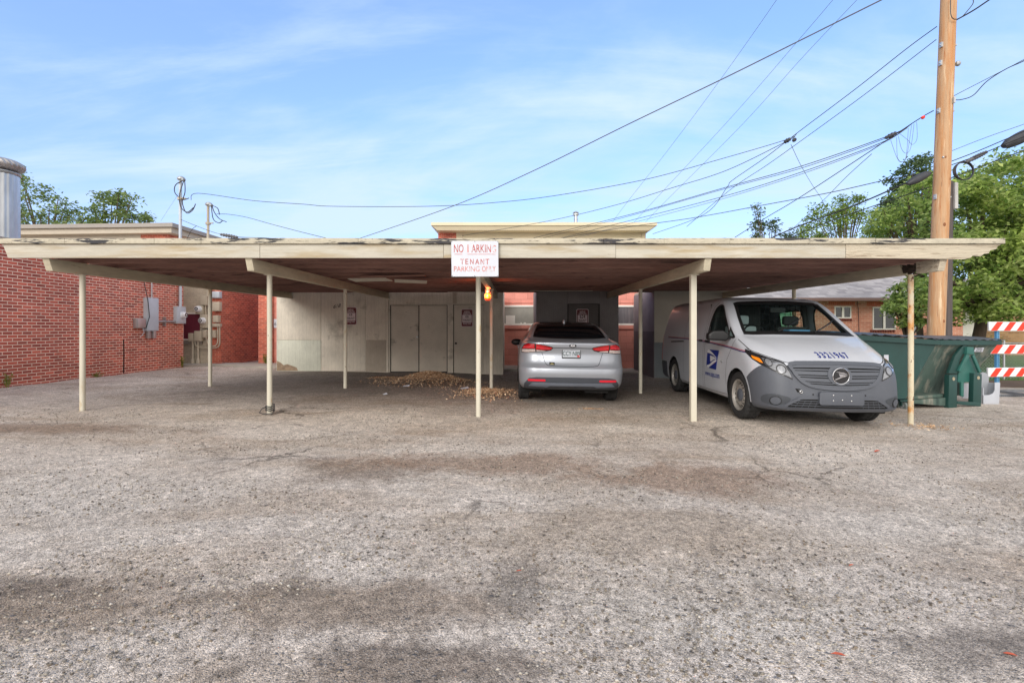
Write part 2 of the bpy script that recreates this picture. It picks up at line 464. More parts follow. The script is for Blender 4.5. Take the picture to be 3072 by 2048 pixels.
# ================================================================== GROUND
def ground_material():
    m, t, b = new_mat('gravel_lot')
    tcn = N(t, 'ShaderNodeTexCoord'); v = tcn.outputs['Object']
    big = noise(t, v, 0.42, 7, 0.6, 0.6)
    mid = noise(t, v, 1.7, 6, 0.65, 0.4)
    vst = N(t, 'ShaderNodeVectorMath', {0: v, 1: (0.6, 1.5, 1)}, operation='MULTIPLY').outputs[0]
    brn = noise(t, vst, 0.75, 6, 0.62, 0.5)
    base = mix(t, ramp(t, big, 0.36, 0.62), S(188, 174, 160), S(218, 206, 193))
    base = mix(t, ramp(t, mid, 0.40, 0.72, 0, 0.35), base, S(234, 223, 213))
    base = mix(t, ramp(t, brn, 0.48, 0.66, 0, 0.60), base, S(170, 148, 125))
    dk = noise(t, vst, 1.1, 7, 0.7, 0.9)
    base = mix(t, ramp(t, dk, 0.60, 0.72, 0, 0.55), base, S(110, 99, 88))
    # asphalt colour gets darker under the carport roof
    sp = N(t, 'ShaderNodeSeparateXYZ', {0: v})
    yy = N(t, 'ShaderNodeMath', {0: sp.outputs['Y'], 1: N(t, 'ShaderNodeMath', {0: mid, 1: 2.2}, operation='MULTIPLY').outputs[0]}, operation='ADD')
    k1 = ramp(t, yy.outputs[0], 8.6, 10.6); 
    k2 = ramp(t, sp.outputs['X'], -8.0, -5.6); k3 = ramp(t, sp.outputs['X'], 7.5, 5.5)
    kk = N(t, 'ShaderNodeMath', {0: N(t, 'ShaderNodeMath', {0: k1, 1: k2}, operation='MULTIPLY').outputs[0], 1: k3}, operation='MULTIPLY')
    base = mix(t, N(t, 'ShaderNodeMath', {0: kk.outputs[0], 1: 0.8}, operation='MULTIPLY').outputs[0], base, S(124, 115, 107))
    # soil and damp stains where they lie on the lot
    wz = noise(t, v, 1.6, 7, 0.68, 0.6); wz2 = noise(t, v, 9, 5, 0.7)
    for cx_, cy_, rx_, ry_, col_, k_ in ((-1.25, 4.45, 0.75, 0.38, S(118, 100, 84), .6), (-0.2, 4.75, 1.5, 0.4, S(150, 122, 100), .7), (1.45, 4.35, 1.0, 0.5, S(152, 126, 106), .75),
            (-2.1, 2.28, 0.75, 0.30, S(136, 117, 99), .65), (-2.35, 2.42, 0.35, 0.12, S(112, 101, 92), .55), (-0.75, 2.30, 0.85, 0.24, S(134, 116, 98), .7), (0.02, 2.50, 0.16, 0.30, S(108, 100, 93), .6),
            (-0.35, 1.88, 0.55, 0.16, S(112, 98, 86), .7), (0.75, 3.2, 1.3, 0.5, S(164, 146, 126), .6), (-5.6, 5.9, 1.6, 0.35, S(140, 116, 96), .7), (1.9, 2.05, 0.5, 0.16, S(120, 110, 102), .6), (-3.6, 3.3, 1.6, 0.9, S(214, 205, 194), .4), (2.9, 3.3, 1.2, 0.5, S(216, 207, 196), .4), (0.95, 2.35, 0.9, 0.35, S(208, 199, 187), .4)):
        mp = N(t, 'ShaderNodeMapping', {'Vector': v}, vector_type='TEXTURE')
        mp.inputs['Location'].default_value = (cx_, cy_, 0); mp.inputs['Scale'].default_value = (rx_, ry_, 50)
        ln = N(t, 'ShaderNodeVectorMath', {0: mp.outputs[0]}, operation='LENGTH').outputs['Value']
        f = N(t, 'ShaderNodeMath', {0: wz, 1: -1.9, 2: ln}, operation='MULTIPLY_ADD').outputs[0]
        f = N(t, 'ShaderNodeMath', {0: wz2, 1: -0.7, 2: f}, operation='MULTIPLY_ADD').outputs[0]
        base = mix(t, ramp(t, f, -0.15, -0.75, 0, k_), base, col_)
    # worn grain at the scale of a hand and of a coin
    ga = noise(t, v, 6.5, 8, 0.75); gb = noise(t, v, 26, 6, 0.8)
    base = mix(t, 1.0, base, mix(t, ramp(t, ga, 0.33, 0.67), (0.74,) * 3, (1.16,) * 3), 'MULTIPLY')
    base = mix(t, 1.0, base, mix(t, ramp(t, gb, 0.33, 0.67), (0.62,) * 3, (1.28,) * 3), 'MULTIPLY')
    # branching cracks in the old asphalt
    wob = N(t, 'ShaderNodeTexNoise', {'Vector': v, 'Scale': 2.2, 'Detail': 6.0, 'Roughness': 0.7})
    vw = N(t, 'ShaderNodeVectorMath', {0: v, 1: N(t, 'ShaderNodeVectorMath', {0: wob.outputs['Color'], 1: (0.55, 0.55, 0)}, operation='MULTIPLY').outputs[0]}, operation='ADD').outputs[0]
    vc = N(t, 'ShaderNodeTexVoronoi', {'Vector': vw, 'Scale': 0.75}, feature='DISTANCE_TO_EDGE')
    ck = N(t, 'ShaderNodeMath', {0: ramp(t, vc.outputs['Distance'], 0.020, 0.006), 1: ramp(t, noise(t, v, 0.5, 3, 0.5), 0.50, 0.62)}, operation='MULTIPLY').outputs[0]
    base = mix(t, N(t, 'ShaderNodeMath', {0: ck, 1: 0.7}, operation='MULTIPLY').outputs[0], base, S(74, 66, 58))
    # aggregate: three sizes of stone set in fines
    def stones(scale, amt, lo, hi):
        vo = N(t, 'ShaderNodeTexVoronoi', {'Vector': v, 'Scale': scale, 'Randomness': 1.0}, feature='F1')
        sc = N(t, 'ShaderNodeSeparateColor', {0: vo.outputs['Color']})
        tone = N(t, 'ShaderNodeMapRange', {0: sc.outputs[0], 'To Min': lo, 'To Max': hi}).outputs[0]
        rim = ramp(t, N(t, 'ShaderNodeMath', {0: vo.outputs['Distance'], 1: N(t, 'ShaderNodeMath', {0: sc.outputs[2], 1: 0.38}, operation='MULTIPLY').outputs[0]}, operation='ADD').outputs[0], 0.30, 0.58)
        return vo, sc, tone, rim
    vo1, sc1, tone1, rim1 = stones(34, 1, 0.42, 1.45)
    vo2, sc2, tone2, rim2 = stones(80, 1, 0.40, 1.55)
    vo3, sc3, tone3, rim3 = stones(190, 1, 0.5, 1.45)
    dens = ramp(t, noise(t, v, 1.3, 4, 0.6), 0.40, 0.66, 0.99, 0.72)
    keep1 = N(t, 'ShaderNodeMath', {0: sc1.outputs[1], 1: dens}, operation='GREATER_THAN').outputs[0]
    keep2 = N(t, 'ShaderNodeMath', {0: sc2.outputs[1], 1: 0.35}, operation='GREATER_THAN').outputs[0]
    g1 = N(t, 'ShaderNodeMath', {0: keep1, 1: N(t, 'ShaderNodeMath', {0: 1.0, 1: rim1}, operation='SUBTRACT').outputs[0]}, operation='MULTIPLY').outputs[0]
    g2 = N(t, 'ShaderNodeMath', {0: keep2, 1: N(t, 'ShaderNodeMath', {0: 1.0, 1: rim2}, operation='SUBTRACT').outputs[0]}, operation='MULTIPLY').outputs[0]
    def tint(tone):
        return N(t, 'ShaderNodeCombineColor', {0: tone, 1: tone, 2: tone}).outputs[0]
    c = mix(t, 1.0, base, tint(tone3), 'MULTIPLY')
    st2 = mix(t, 1.0, mix(t, 0.5, base, S(172, 163, 155)), tint(tone2), 'MULTIPLY')
    c = mix(t, g2, c, st2)
    st1 = mix(t, 1.0, S(142, 133, 126), tint(tone1), 'MULTIPLY')
    c = mix(t, N(t, 'ShaderNodeMath', {0: g1, 1: 0.85}, operation='MULTIPLY').outputs[0], c, st1)
    t.links.new(c, b.inputs['Base Color'])
    b.inputs['Roughness'].default_value = 0.9
    b.inputs['Specular IOR Level'].default_value = 0.25
    h1 = N(t, 'ShaderNodeMath', {0: g1, 1: 1.0}, operation='MULTIPLY').outputs[0]
    h2 = N(t, 'ShaderNodeMath', {0: g2, 1: 0.5}, operation='MULTIPLY').outputs[0]
    h3 = N(t, 'ShaderNodeMath', {0: vo3.outputs['Distance'], 1: -0.35}, operation='MULTIPLY').outputs[0]
    hs_ = N(t, 'ShaderNodeMath', {0: N(t, 'ShaderNodeMath', {0: h1, 1: h2}, operation='ADD').outputs[0], 1: h3}, operation='ADD').outputs[0]
    bn = N(t, 'ShaderNodeBump', {'Height': hs_, 'Strength': 1.0, 'Distance': 0.012})
    t.links.new(bn.outputs[0], b.inputs['Normal'])
    return m
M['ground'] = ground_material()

def build_ground():
    xs = sorted(set([-400, -200, -100, -60, -40, -30, -20] + [round(-14 + 0.2 * i, 3) for i in range(141)] + [20, 30, 40, 60, 100, 200, 400]))
    ys = sorted(set([-60, -20, -6, -2] + [round(0.2 * i, 3) for i in range(92)] + [20, 24, 30, 40, 60, 100, 200, 500]))
    rng = np.random.RandomState(3)
    ph = rng.rand(14, 3) * 6.28; fr = rng.randn(14, 2) * 2.2
    def bump(x, y):
        if y > 17 or abs(x) > 14 or y < 0: return 0
        return sum(math.sin(fr[i, 0] * x + fr[i, 1] * y + ph[i, 0]) for i in range(14)) * 0.0022
    vs = [(x, y, zg(x) + bump(x, y)) for y in ys for x in xs]
    nx = len(xs)
    fs = [(j * nx + i, j * nx + i + 1, (j + 1) * nx + i + 1, (j + 1) * nx + i) for j in range(len(ys) - 1) for i in range(nx - 1)]
    mb = MB(); mb.add(vs, fs)
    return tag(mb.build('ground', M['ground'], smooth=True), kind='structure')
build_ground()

M['concrete'] = mat('sidewalk_concrete', S(172, 166, 156), 0.85, var=0.14, vscale=2.5, fine=(40, 0.15), bump=(50, 0.3), rnd=False)
sw = MB()
for x0, x1 in [(-12.4, -10.4), (-10.396, -8.4), (-8.396, -5.5), (-5.496, -2.2), (-2.196, 0.4), (0.404, 3.0), (3.004, 6.2)]:
    z = (zg(x0) + zg(x1)) / 2 + 0.06
    sw.box(x0, x1, 15.45 if x0 < -8.4 else 14.9, 16.42, z - 0.3, z)
tag(sw.build('sidewalk', M['concrete'], bevel=0.012), kind='structure')

# ================================================================== CARPORT
CREAM = S(212, 202, 174)
M['cream_wood'] = mat('weathered_cream_paint', S(192, 187, 173), 0.75, var=0.10, vscale=2.2, stretch=(0.5, 3, 3), fine=(14, 0.10),
                      spots=[(S(168, 152, 122), 1.6, 0.48, 0.2, (0.6, 1, 5)), (S(160, 148, 124), 7.0, 0.58, 0.14, (0.25, 1, 9)), (S(100, 84, 66), 5.0, 0.68, 0.03, (0.35, 1, 8)), (S(86, 72, 56), 9, 0.72, 0.02)], bump=(9, 0.3))
M['edge_wood'] = mat('peeling_roof_edge', S(190, 183, 164), 0.8, var=0.12, vscale=3, fine=(20, 0.15),
                     spots=[(S(58, 58, 62), 1.6, 0.53, 0.03, (1.0, 2, 9)), (S(92, 84, 74), 5.0, 0.60, 0.03, (1.2, 4, 9))], bump=(12, 0.5))
M['beam_wood'] = mat('beam_paint', S(196, 187, 164), 0.78, var=0.14, vscale=2.5, stretch=(3, 0.6, 3), fine=(12, 0.12),
                     spots=[(S(130, 116, 92), 4, 0.63, 0.10, (5, 0.8, 5))], bump=(9, 0.25))
M['rot_wood'] = mat('rotten_wood', S(66, 56, 48), 0.95, var=0.5, vscale=14, stretch=(3, 0.6, 3), bump=(25, 0.9, 0.02))
M['rot_fascia'] = mat('rotten_fascia_end', S(196, 186, 166), 0.85, var=0.12, vscale=4, stretch=(0.4, 3, 5),
                      spots=[(S(150, 134, 114), 2.4, 0.54, 0.10, (0.8, 3, 10)), (S(96, 82, 70), 5, 0.66, 0.03, (0.7, 3, 12))], bump=(12, 0.8, 0.02))
M['dark_wood'] = mat('stained_roof_timber', S(154, 118, 107), 0.85, var=0.32, vscale=1.6, stretch=(0.5, 4, 4), fine=(16, 0.25),
                     spots=[(S(76, 58, 54), 1.4, 0.60, 0.10, (0.7, 5, 5)), (S(178, 146, 132), 2.2, 0.64, 0.10, (0.4, 8, 8))], bump=(14, 0.4))
M['post'] = mat('post_paint', S(202, 197, 180), 0.6, var=0.08, vscale=3, stretch=(1, 1, 0.5),
                spots=[(S(120, 84, 50), 16, 0.66, 0.03), (S(186, 164, 124), 5, 0.58, 0.12), (S(70, 56, 44), 30, 0.70, 0.02)], bump=(20, 0.15))
M['post_rusty'] = mat('rusty_post', S(204, 194, 168), 0.65, var=0.10, vscale=3, stretch=(1, 1, 0.5),
                      spots=[(S(198, 146, 88), 3.2, 0.50, 0.12, (1, 1, 0.8)), (S(92, 54, 34), 11, 0.60, 0.02, (1, 1, 0.7)), (S(80, 46, 30), 22, 0.64, 0.02, (1, 1, 0.6))], bump=(18, 0.4))
M['post_patch'] = mat('post_paint_with_rust_patch', S(204, 199, 182), 0.6, var=0.08, vscale=3, spots=[(S(206, 150, 62), 3.0, 0.72, 0.04)], bump=(20, 0.15))

cp = thing('carport', 'long flat-roofed open carport with peeling cream fascia and thin pipe posts', 'carport', (0, 6.6, 0))
def L(o):          # children of the carport are modelled in world metres
    o.matrix_parent_inverse = Matrix.Translation((0, -6.6, 0)); return o
TZ = lambda y: 0.0087 * (y - 6.6)
FZ0, FZ1, RZ = 2.208, 2.389, 2.462
# fascia: several boards end to end with raked ends
fx = [-6.75, -3.36, -0.94, 1.33, 4.36]
for i in range(4):
    a, b_ = fx[i], fx[i + 1] - 0.004
    y0 = 6.585 + (0.004 if i % 2 else 0.0)
    poly = [(a + (0.075 if i == 0 else 0), FZ0), (b_, FZ0), (b_, FZ1), (a, FZ1)]
    L(MB().prism(poly, lambda u, v, y0=y0: (u, y0, v), (0, 0.04, 0)).build('fascia_board', M['cream_wood'], cp, bevel=0.004))
poly = [(4.36, FZ0), (5.2, FZ0 - 0.008), (5.92, FZ0 - 0.018), (6.0, FZ0 + 0.0), (6.03, FZ0 + 0.03), (6.14, FZ0 + 0.022), (6.18, FZ0 + 0.055), (6.24, FZ0 + 0.06), (6.26, FZ0 + 0.10), (6.34, FZ0 + 0.115),
        (6.36, FZ0 + 0.155), (6.40, FZ0 + 0.17), (6.385, FZ1), (4.36, FZ1)]
tag(L(MB().prism(poly, lambda u, v: (u, 6.585, v), (0, 0.04, 0)).build('fascia_board', M['rot_fascia'], cp, bevel=0.003)), 'rotten splintered end of the fascia')
re_ = MB()
rng = random.Random(4)
x = -6.80
while x < 6.42:
    w = min(rng.uniform(0.5, 2.2), 6.425 - x)
    j = rng.uniform(-0.004, 0.004)
    re_.box(x, x + w - 0.003, 6.55 + j, 6.62, FZ1 + 0.002, RZ + j)
    x += w
L(re_.build('roof_edge_trim', M['edge_wood'], cp, bevel=0.004))
M['roof_felt'] = mat('tar_roof', (0.05, 0.05, 0.052), 0.9, var=0.3, vscale=3)
rd = MB()
vs = [(-6.78, 6.625, 2.392), (6.38, 6.625, 2.392), (5.98, 13.86, 2.392 + TZ(13.86)), (-6.6, 13.86, 2.392 + TZ(13.86))]
M['deck_shaded'] = mat('shade_darkened_stained_deck', S(66, 50, 46), 0.9, var=0.4, vscale=1.2, stretch=(0.4, 5, 1), fine=(9, 0.4), bump=(14, 0.4))  # deck colour darkened to stand for the shade between the joists
rd.add([Vector(v) for v in vs] + [Vector(v) + Vector((0, 0, 0.055)) for v in vs], [(0, 1, 2, 3), (4, 7, 6, 5), (0, 4, 5, 1), (1, 5, 6, 2), (2, 6, 7, 3), (3, 7, 4, 0)])
L(rd.build('roof_deck', M['deck_shaded'], cp))
# joists run across, on the beams
jy = [7.2 + 0.6 * i for i in range(12)]
for i, y in enumerate(jy):
    x1 = 6.34 - 0.05 * (y - 6.6) - (0.2 if i % 3 == 0 else 0)
    z0 = FZ0 + TZ(y)
    L(MB().box(-6.62, x1, y - 0.02, y + 0.02, z0 + 0.002, FZ1 + TZ(y) + 0.001).build('joist', M['dark_wood'], cp))
# ragged boards of the deck seen between the joists
rng = random.Random(11)
for i in range(8):
    y0 = 6.9 + rng.random() * 6; x0 = -6.2 + rng.random() * 11
    z = 2.365 + TZ(y0)
    L(MB().bar((x0, y0, z), (x0 + 1.4 + rng.random(), y0 + rng.uniform(-.1, .1), z + 0.01), 0.14, 0.018).build('deck_board', M['dark_wood'], cp))
M['white_board'] = mat('pale_board', S(206, 203, 190), 0.7, var=0.08, vscale=4)
def hang(a, b_, w, tilt=0.0):
    L(MB().bar(a, b_, w, 0.012, (0.0, tilt, 1)).build('pale_patch_board', M['white_board'], cp))
hang((-3.02, 9.25, 2.172), (-2.28, 9.05, 2.166), 0.26, 0.10)
hang((-2.24, 9.30, 2.165), (-1.66, 9.42, 2.150), 0.20, 0.16)
L(MB().bar((-2.75, 8.88, 2.19), (-1.62, 9.0, 2.236), 0.12, 0.02).build('loose_lath', M['dark_wood'], cp))
L(MB().bar((0.36, 12.2, 2.195), (1.9, 12.25, 2.2), 0.08, 0.01).build('pale_patch_board', M['white_board'], cp))
L(MB().bar((-1.7, 12.6, 2.195), (-0.5, 12.7, 2.2), 0.08, 0.01).build('pale_patch_board', M['white_board'], cp))

BX = [-6.22, -3.53, -0.527, 2.56, 5.69]
BW = 0.09
for i, bx in enumerate(BX):
    y1 = 13.9
    def beam(y0, y1, rake, m, dz0=0.0, name='beam'):
        zt0, zt1 = FZ0 + TZ(y0) + dz0, FZ0 + TZ(y1)
        poly = [(y0, zt0), (y1, zt1), (y1, zt1 - 0.160), (y0 + rake, zt0 - 0.160)]
        return L(MB().prism(poly, lambda u, v: (bx - BW / 2, u, v), (BW, 0, 0)).build(name, m, cp, bevel=0.004))
    if i < 4:
        beam(6.62, y1, 0.06, M['beam_wood'])
    else:
        tag(beam(7.34, y1, -0.05, M['beam_wood']), 'beam broken off at its rotten front end')
        tag(beam(6.63, 7.04, 0.05, M['rot_fascia'], 0.0), 'short splintered stub of the rotten beam')
        rb = MB(); rg = random.Random(2)
        for k in range(16):
            y = 7.0 + k * 0.022
            h = 0.07 + 0.06 * rg.random()
            rb.bar((bx + rg.uniform(-.03, .03), y - 0.05, 2.13 + rg.uniform(-.05, .06)), (bx + rg.uniform(-.03, .03), y + 0.10, 2.13 + rg.uniform(-.05, .06)), 0.035, h * 0.5)
        tag(L(rb.build('beam', M['rot_wood'], cp)), 'black rotten gap in the beam above the rusty post')
for i, bx in enumerate(BX):
    for row, y in enumerate((7.19, 10.2)):
        bx = BX[i] + ((0, 0.068, 0.045, 0, 0)[i] if row else 0)
        z0 = zg(bx) - 0.02; z1 = FZ0 + TZ(y) - 0.163
        m = M['post_rusty'] if i == 4 else (M['post_patch'] if (i == 3 and row == 0) else M['post'])
        mb = MB()
        if i == 3 and row == 0:
            mb.box(bx - 0.040, bx + 0.040, y - 0.040, y + 0.040, z0, z1)
            mb.box(bx - 0.075, bx + 0.075, y - 0.06, y + 0.06, z1 - 0.006, z1 + 0.001)
            o = mb.build('post', m, cp, bevel=0.006)
        else:
            r = 0.036
            mb.tube([(bx, y, z0), (bx + 0.002, y, (z0 + z1) / 2), (bx, y, z1)], r, 20)
            mb.box(bx - 0.06, bx + 0.06, y - 0.05, y + 0.05, z1 - 0.005, z1 + 0.001)
            o = mb.build('post', m, cp, smooth=True)
        L(o)
        if i == 4 and row == 0: tag(o, 'rust-streaked front post under the rotten beam')
        if i == 3 and row == 0: tag(o, 'square front post with an orange rust patch')
# black wire wound round the foot of a post
wb = MB()
pts = []
for k in range(90):
    t = k / 89; a = t * 2 * math.pi * 3.3
    pts.append((-3.53 + math.cos(a) * (0.056 + 0.012 * math.sin(3 * a)), 7.19 + math.sin(a) * 0.056, zg(-3.53) + 0.03 + 0.09 * t + 0.012 * math.sin(2 * a)))
pts += [(-3.62, 7.15, zg(-3.53) + 0.07), (-3.64, 7.12, zg(-3.53) + 0.02), (-3.56, 7.08, zg(-3.53) + 0.008), (-3.44, 7.1, zg(-3.53) + 0.01), (-3.45, 7.14, zg(-3.53) + 0.05)]
wb.tube(pts, 0.007, 6)
tag(wb.build('wire_coil', M['wire'], smooth=True), 'black wire wound round the foot of a cream post', 'wire')

# ------------------------------------------------------------------ NO PARKING sign
M['signwhite'] = mat('sign_white_enamel', S(198, 202, 212), 0.4, var=0.05, vscale=6, spots=[(S(188, 190, 196), 3, 0.62, 0.1)], bump=(5, 0.1))
M['fadered'] = mat('faded_red_paint', S(178, 74, 66), 0.7, var=0.25, vscale=9, spots=[(S(206, 190, 190), 16, 0.55, 0.08), (S(214, 214, 220), 7, 0.62, 0.05)])
M['palered'] = mat('washed_out_red_paint', S(200, 124, 116), 0.7, var=0.25, vscale=9, spots=[(S(206, 196, 198), 14, 0.50, 0.10), (S(214, 214, 220), 7, 0.58, 0.05)])
sg = thing('parking_sign', 'white metal sign with faded red NO PARKING TENANT PARKING ONLY lettering on the fascia', 'sign', (-0.6, 6.57, 2.2))
SX0, SX1, SZ0, SZ1 = -0.832, -0.218, 1.956, 2.420      # about 0.61 x 0.46 m
def sgl(o): o.matrix_parent_inverse = Matrix.Translation((0.6, -6.57, -2.2)); return o
sgl(MB().prism([(SX0, SZ1), (SX0 + 0.006, SZ0), (SX1 + 0.002, SZ0 + 0.001), (SX1, SZ1)], lambda u, v: (u, 6.52, v), (0, 0.004, 0)).build('plate', M['signwhite'], sg))
sgl(MB().bar((SX0 + 0.01, 6.545, SZ1 - 0.03), (SX1 - 0.01, 6.545, SZ1 - 0.03), 0.03, 0.03).build('batten', M['beam_wood'], sg))
def sy(mbx, s, cx, cz, size, sq, sp=None, m='fadered', bold=0.0):
    text_mb(mbx, s, size, lambda a, b_: (cx + a, 6.5175, cz + b_), squeeze=sq, bold=bold)
st3 = lambda a, b_: (a, 6.5175, b_)
lt = MB(); text_fit(lt, 'NO', -.796, -.672, 2.269, 2.3725, st3); text_fit(lt, 'ARKIN', -.5675, -.314, 2.270, 2.372, st3)
sgl(lt.build('lettering', M['fadered'], sg))
lt = MB(); text_fit(lt, 'I', -.620, -.606, 2.270, 2.372, st3); text_fit(lt, 'G', -.2975, -.248, 2.268, 2.362, st3)
lt.box(-.793, -.686, 6.5172, 6.519, 2.244, 2.250); lt.box(-.620, -.251, 6.5172, 6.519, 2.244, 2.2495)
sgl(lt.build('lettering', M['palered'], sg))
lt = MB()
for ch, a0, a1 in (('T', 630, 720), ('E', 752, 820), ('N', 865, 945), ('A', 985, 1078), ('N', 1112, 1195), ('T', 1225, 1315)):
    text_fit(lt, ch, -.832 + (a0 - 415) * 5.51e-4, -.832 + (a1 - 415) * 5.51e-4, 2.115, 2.185, st3)
sgl(lt.build('lettering', M['fadered'], sg))
lt = MB(); text_fit(lt, 'PARKING', -.796, -.463, 2.022, 2.090, st3); text_fit(lt, 'ONLY', -.430, -.253, 2.022, 2.092, st3)
sgl(lt.build('lettering', M['palered'], sg))
nl = MB()
for px_, pz_ in [(SX0 + 0.008, SZ1 - 0.008), ((SX0 + SX1) / 2, SZ1 - 0.007), (SX1 - 0.008, SZ1 - 0.008), (SX0 + 0.014, SZ0 + 0.01), ((SX0 + SX1) / 2, SZ0 + 0.01), (SX1 - 0.006, SZ0 + 0.01)]:
    nl.ball((px_, 6.518, pz_), 0.005, 8, 5)
sgl(nl.build('nail', M['gap'], sg))

# ================================================================== STORAGE SHEDS under the back of the roof
BASEZ = -0.15
M['siding'] = board_mat('grey_siding', S(226, 219, 203), 0.10, gs=0.22, spots=[(S(146, 140, 126), 1.2, 0.58, 0.15)])
M['siding_green'] = board_mat('green_grey_siding', S(216, 218, 202), 0.10, gs=0.22, spots=[(S(150, 124, 100), 3.0, 0.70, 0.05)])
M['siding_panel'] = board_mat('brown_grey_panel', S(188, 178, 162), 0.05, gs=0.15)
M['door_paint'] = mat('grey_door_paint', S(212, 205, 190), 0.7, var=0.10, vscale=2, spots=[(S(110, 112, 104), 2.5, 0.60, 0.15)], fine=(30, 0.08))
M['siding_shaded'] = board_mat('shade_darkened_siding', S(150, 146, 146), 0.05, gs=0.45)  # siding colour darkened for the deep shade round the narrow shed
M['siding_pale'] = mat('pale_shed_paint', S(198, 194, 180), 0.8, var=0.06, vscale=2, fine=(30, 0.06))
M['siding_mauve'] = board_mat('mauve_grey_siding', S(150, 142, 146), 0.08, gs=0.3)
M['dado'] = mat('blue_grey_dado_paint', S(128, 136, 140), 0.8, var=0.08, vscale=2, fine=(30, 0.06))
M['dado_side'] = board_mat('grey_dado_siding', S(118, 112, 116), 0.08, gs=0.3)

def rel(o, p):
    if o.parent is p: o.matrix_parent_inverse = Matrix.Translation(-Vector(p.location))
    return o

s1 = thing('storage_shed', 'wide grey plywood storage shed with double doors and the number 618', 'shed', (-3.5, 13.9, 0))
XL, XM, XR = -6.63, -3.55, -0.335
top = 2.385
rel(MB().box(XL, XM - 0.002, 13.92, 16.0, BASEZ, top).box(XM + 0.002, XR, 13.95, 16.0, BASEZ, top).build('wall', M['siding'], s1), s1)
def sheet(x0, x1, z0, z1, y, m, p, name='siding_sheet', th=0.012):
    return rel(MB().box(x0, x1, y, y + th, z0, z1).build(name, m, p, bevel=0.002), p)
g1 = zg(-5) + 0.01
sheet(XL + 0.0, -5.40, g1, 0.955, 13.905, M['siding_green'], s1)
sheet(XL + 0.0, -5.40, 0.965, 2.30, 13.905, M['siding'], s1)
sheet(-5.39, -4.155, g1, 2.30, 13.908, M['siding'], s1)
sheet(-4.147, -3.585, 0.965, 2.30, 13.906, M['siding'], s1)
sheet(-4.147, -3.585, zg(-4) + 0.01, 0.955, 13.903, M['siding_panel'], s1)
rel(MB().box(XM - 0.03, XM + 0.03, 13.895, 13.93, 0.0, 2.30).build('corner_trim', M['siding'], s1), s1)
# above the doors
sheet(-3.50, -0.365, 1.972, 2.30, 13.934, M['siding'], s1)
# casing + double doors
rel(MB().box(-3.515, -3.475, 13.92, 13.955, zg(-3.4), 1.965).box(-1.88, -1.72, 13.92, 13.955, zg(-1.8), 1.965).box(-3.475, -1.88, 13.925, 13.955, 1.93, 1.965).build('door_casing', M['siding'], s1, bevel=0.003), s1)
def leaf(x0, x1, knob, kx, kz, z1=1.895):
    d = rel(MB().box(x0, x1, 13.935, 13.965, zg(x0) + 0.02, z1).build('door', M['door_paint'], s1, bevel=0.003), s1)
    if knob is not None:
        k = MB().lathe([(0.0, -0.06), (0.018, -0.058), (0.028, -0.045), (0.026, -0.03), (0.012, -0.02), (0.012, -0.004), (0.03, -0.003), (0.03, 0.0)], (kx, 13.932, kz), 'y', 16).build('knob', knob, d, smooth=True)
        rel(k, s1)
    return d
gp = MB()
for gx, z1_ in ((-3.465, 1.925), (-2.678, 1.918), (-1.889, 1.925), (-1.71, 1.95)): gp.box(gx - 0.011, gx + 0.011, 13.930, 13.945, zg(gx) + 0.012, z1_)
gp.box(-3.476, -1.878, 13.9302, 13.945, 1.919, 1.931).box(-1.721, -0.875, 13.9302, 13.945, 1.941, 1.95).box(-3.476, -1.878, 13.9302, 13.945, zg(-3.4) - 0.03, zg(-3.4) + 0.02)
rel(gp.build('door_gap', M['gap'], s1), s1)
d1 = leaf(-3.455, -2.683, None, 0, 0, 1.918)
d2 = leaf(-2.673, -1.90, M['steel'], -2.724, 1.043, 1.918)
hg = MB()
for hx, hz in [(-3.465, 1.72), (-3.465, 0.30), (-1.89, 1.72), (-1.89, 0.30)]:
    hg.box(hx - 0.008, hx + 0.008, 13.925, 13.94, hz, hz + 0.11)
rel(hg.build('hinge', M['gap'], s1), s1)
d3 = leaf(-1.70, -0.885, M['black'], -1.647, 0.865, 1.94)
sheet(-0.872, -0.365, zg(-.6) + 0.01, 1.93, 13.934, M['siding'], s1)
rel(MB().box(-1.735, -1.625, 13.922, 13.95, 1.972, 2.30).build('trim_board', M['siding_panel'], s1), s1)
rel(MB().box(-0.36, -0.332, 13.925, 13.96, zg(-.3), 2.30).build('corner_trim', M['siding'], s1), s1)
nm = MB()
for k, ch in enumerate('618'):
    x_ = (-5.05, -4.965, -4.915)[k]; text_fit(nm, ch, x_, x_ + (0.072, 0.035, 0.075)[k], 1.84 + 0.012 * k, 1.945 + 0.012 * k, lambda a, b_: (a, 13.897, b_), shear=0.35)
rel(nm.build('house_number', M['gap'], s1), s1)
# rotted foot of the siding
tag(rel(MB().prism([(XL + 0.01, zg(-6.5) + 0.01), (XL + 0.60, zg(-6) + 0.01), (XL + 0.55, zg(-6) + 0.10), (XL + 0.30, zg(-6) + 0.19), (XL + 0.2, zg(-6) + 0.16), (XL + 0.1, zg(-6) + 0.24), (XL + 0.01, zg(-6) + 0.28)],
           lambda u, v: (u, 13.9, v), (0, 0.004, 0)).build('siding_sheet', mat('bare_rotted_ply', S(150, 130, 108), 0.9, var=0.35, vscale=9, bump=(20, 0.5)), s1), s1), 'bare rotted foot of the siding')

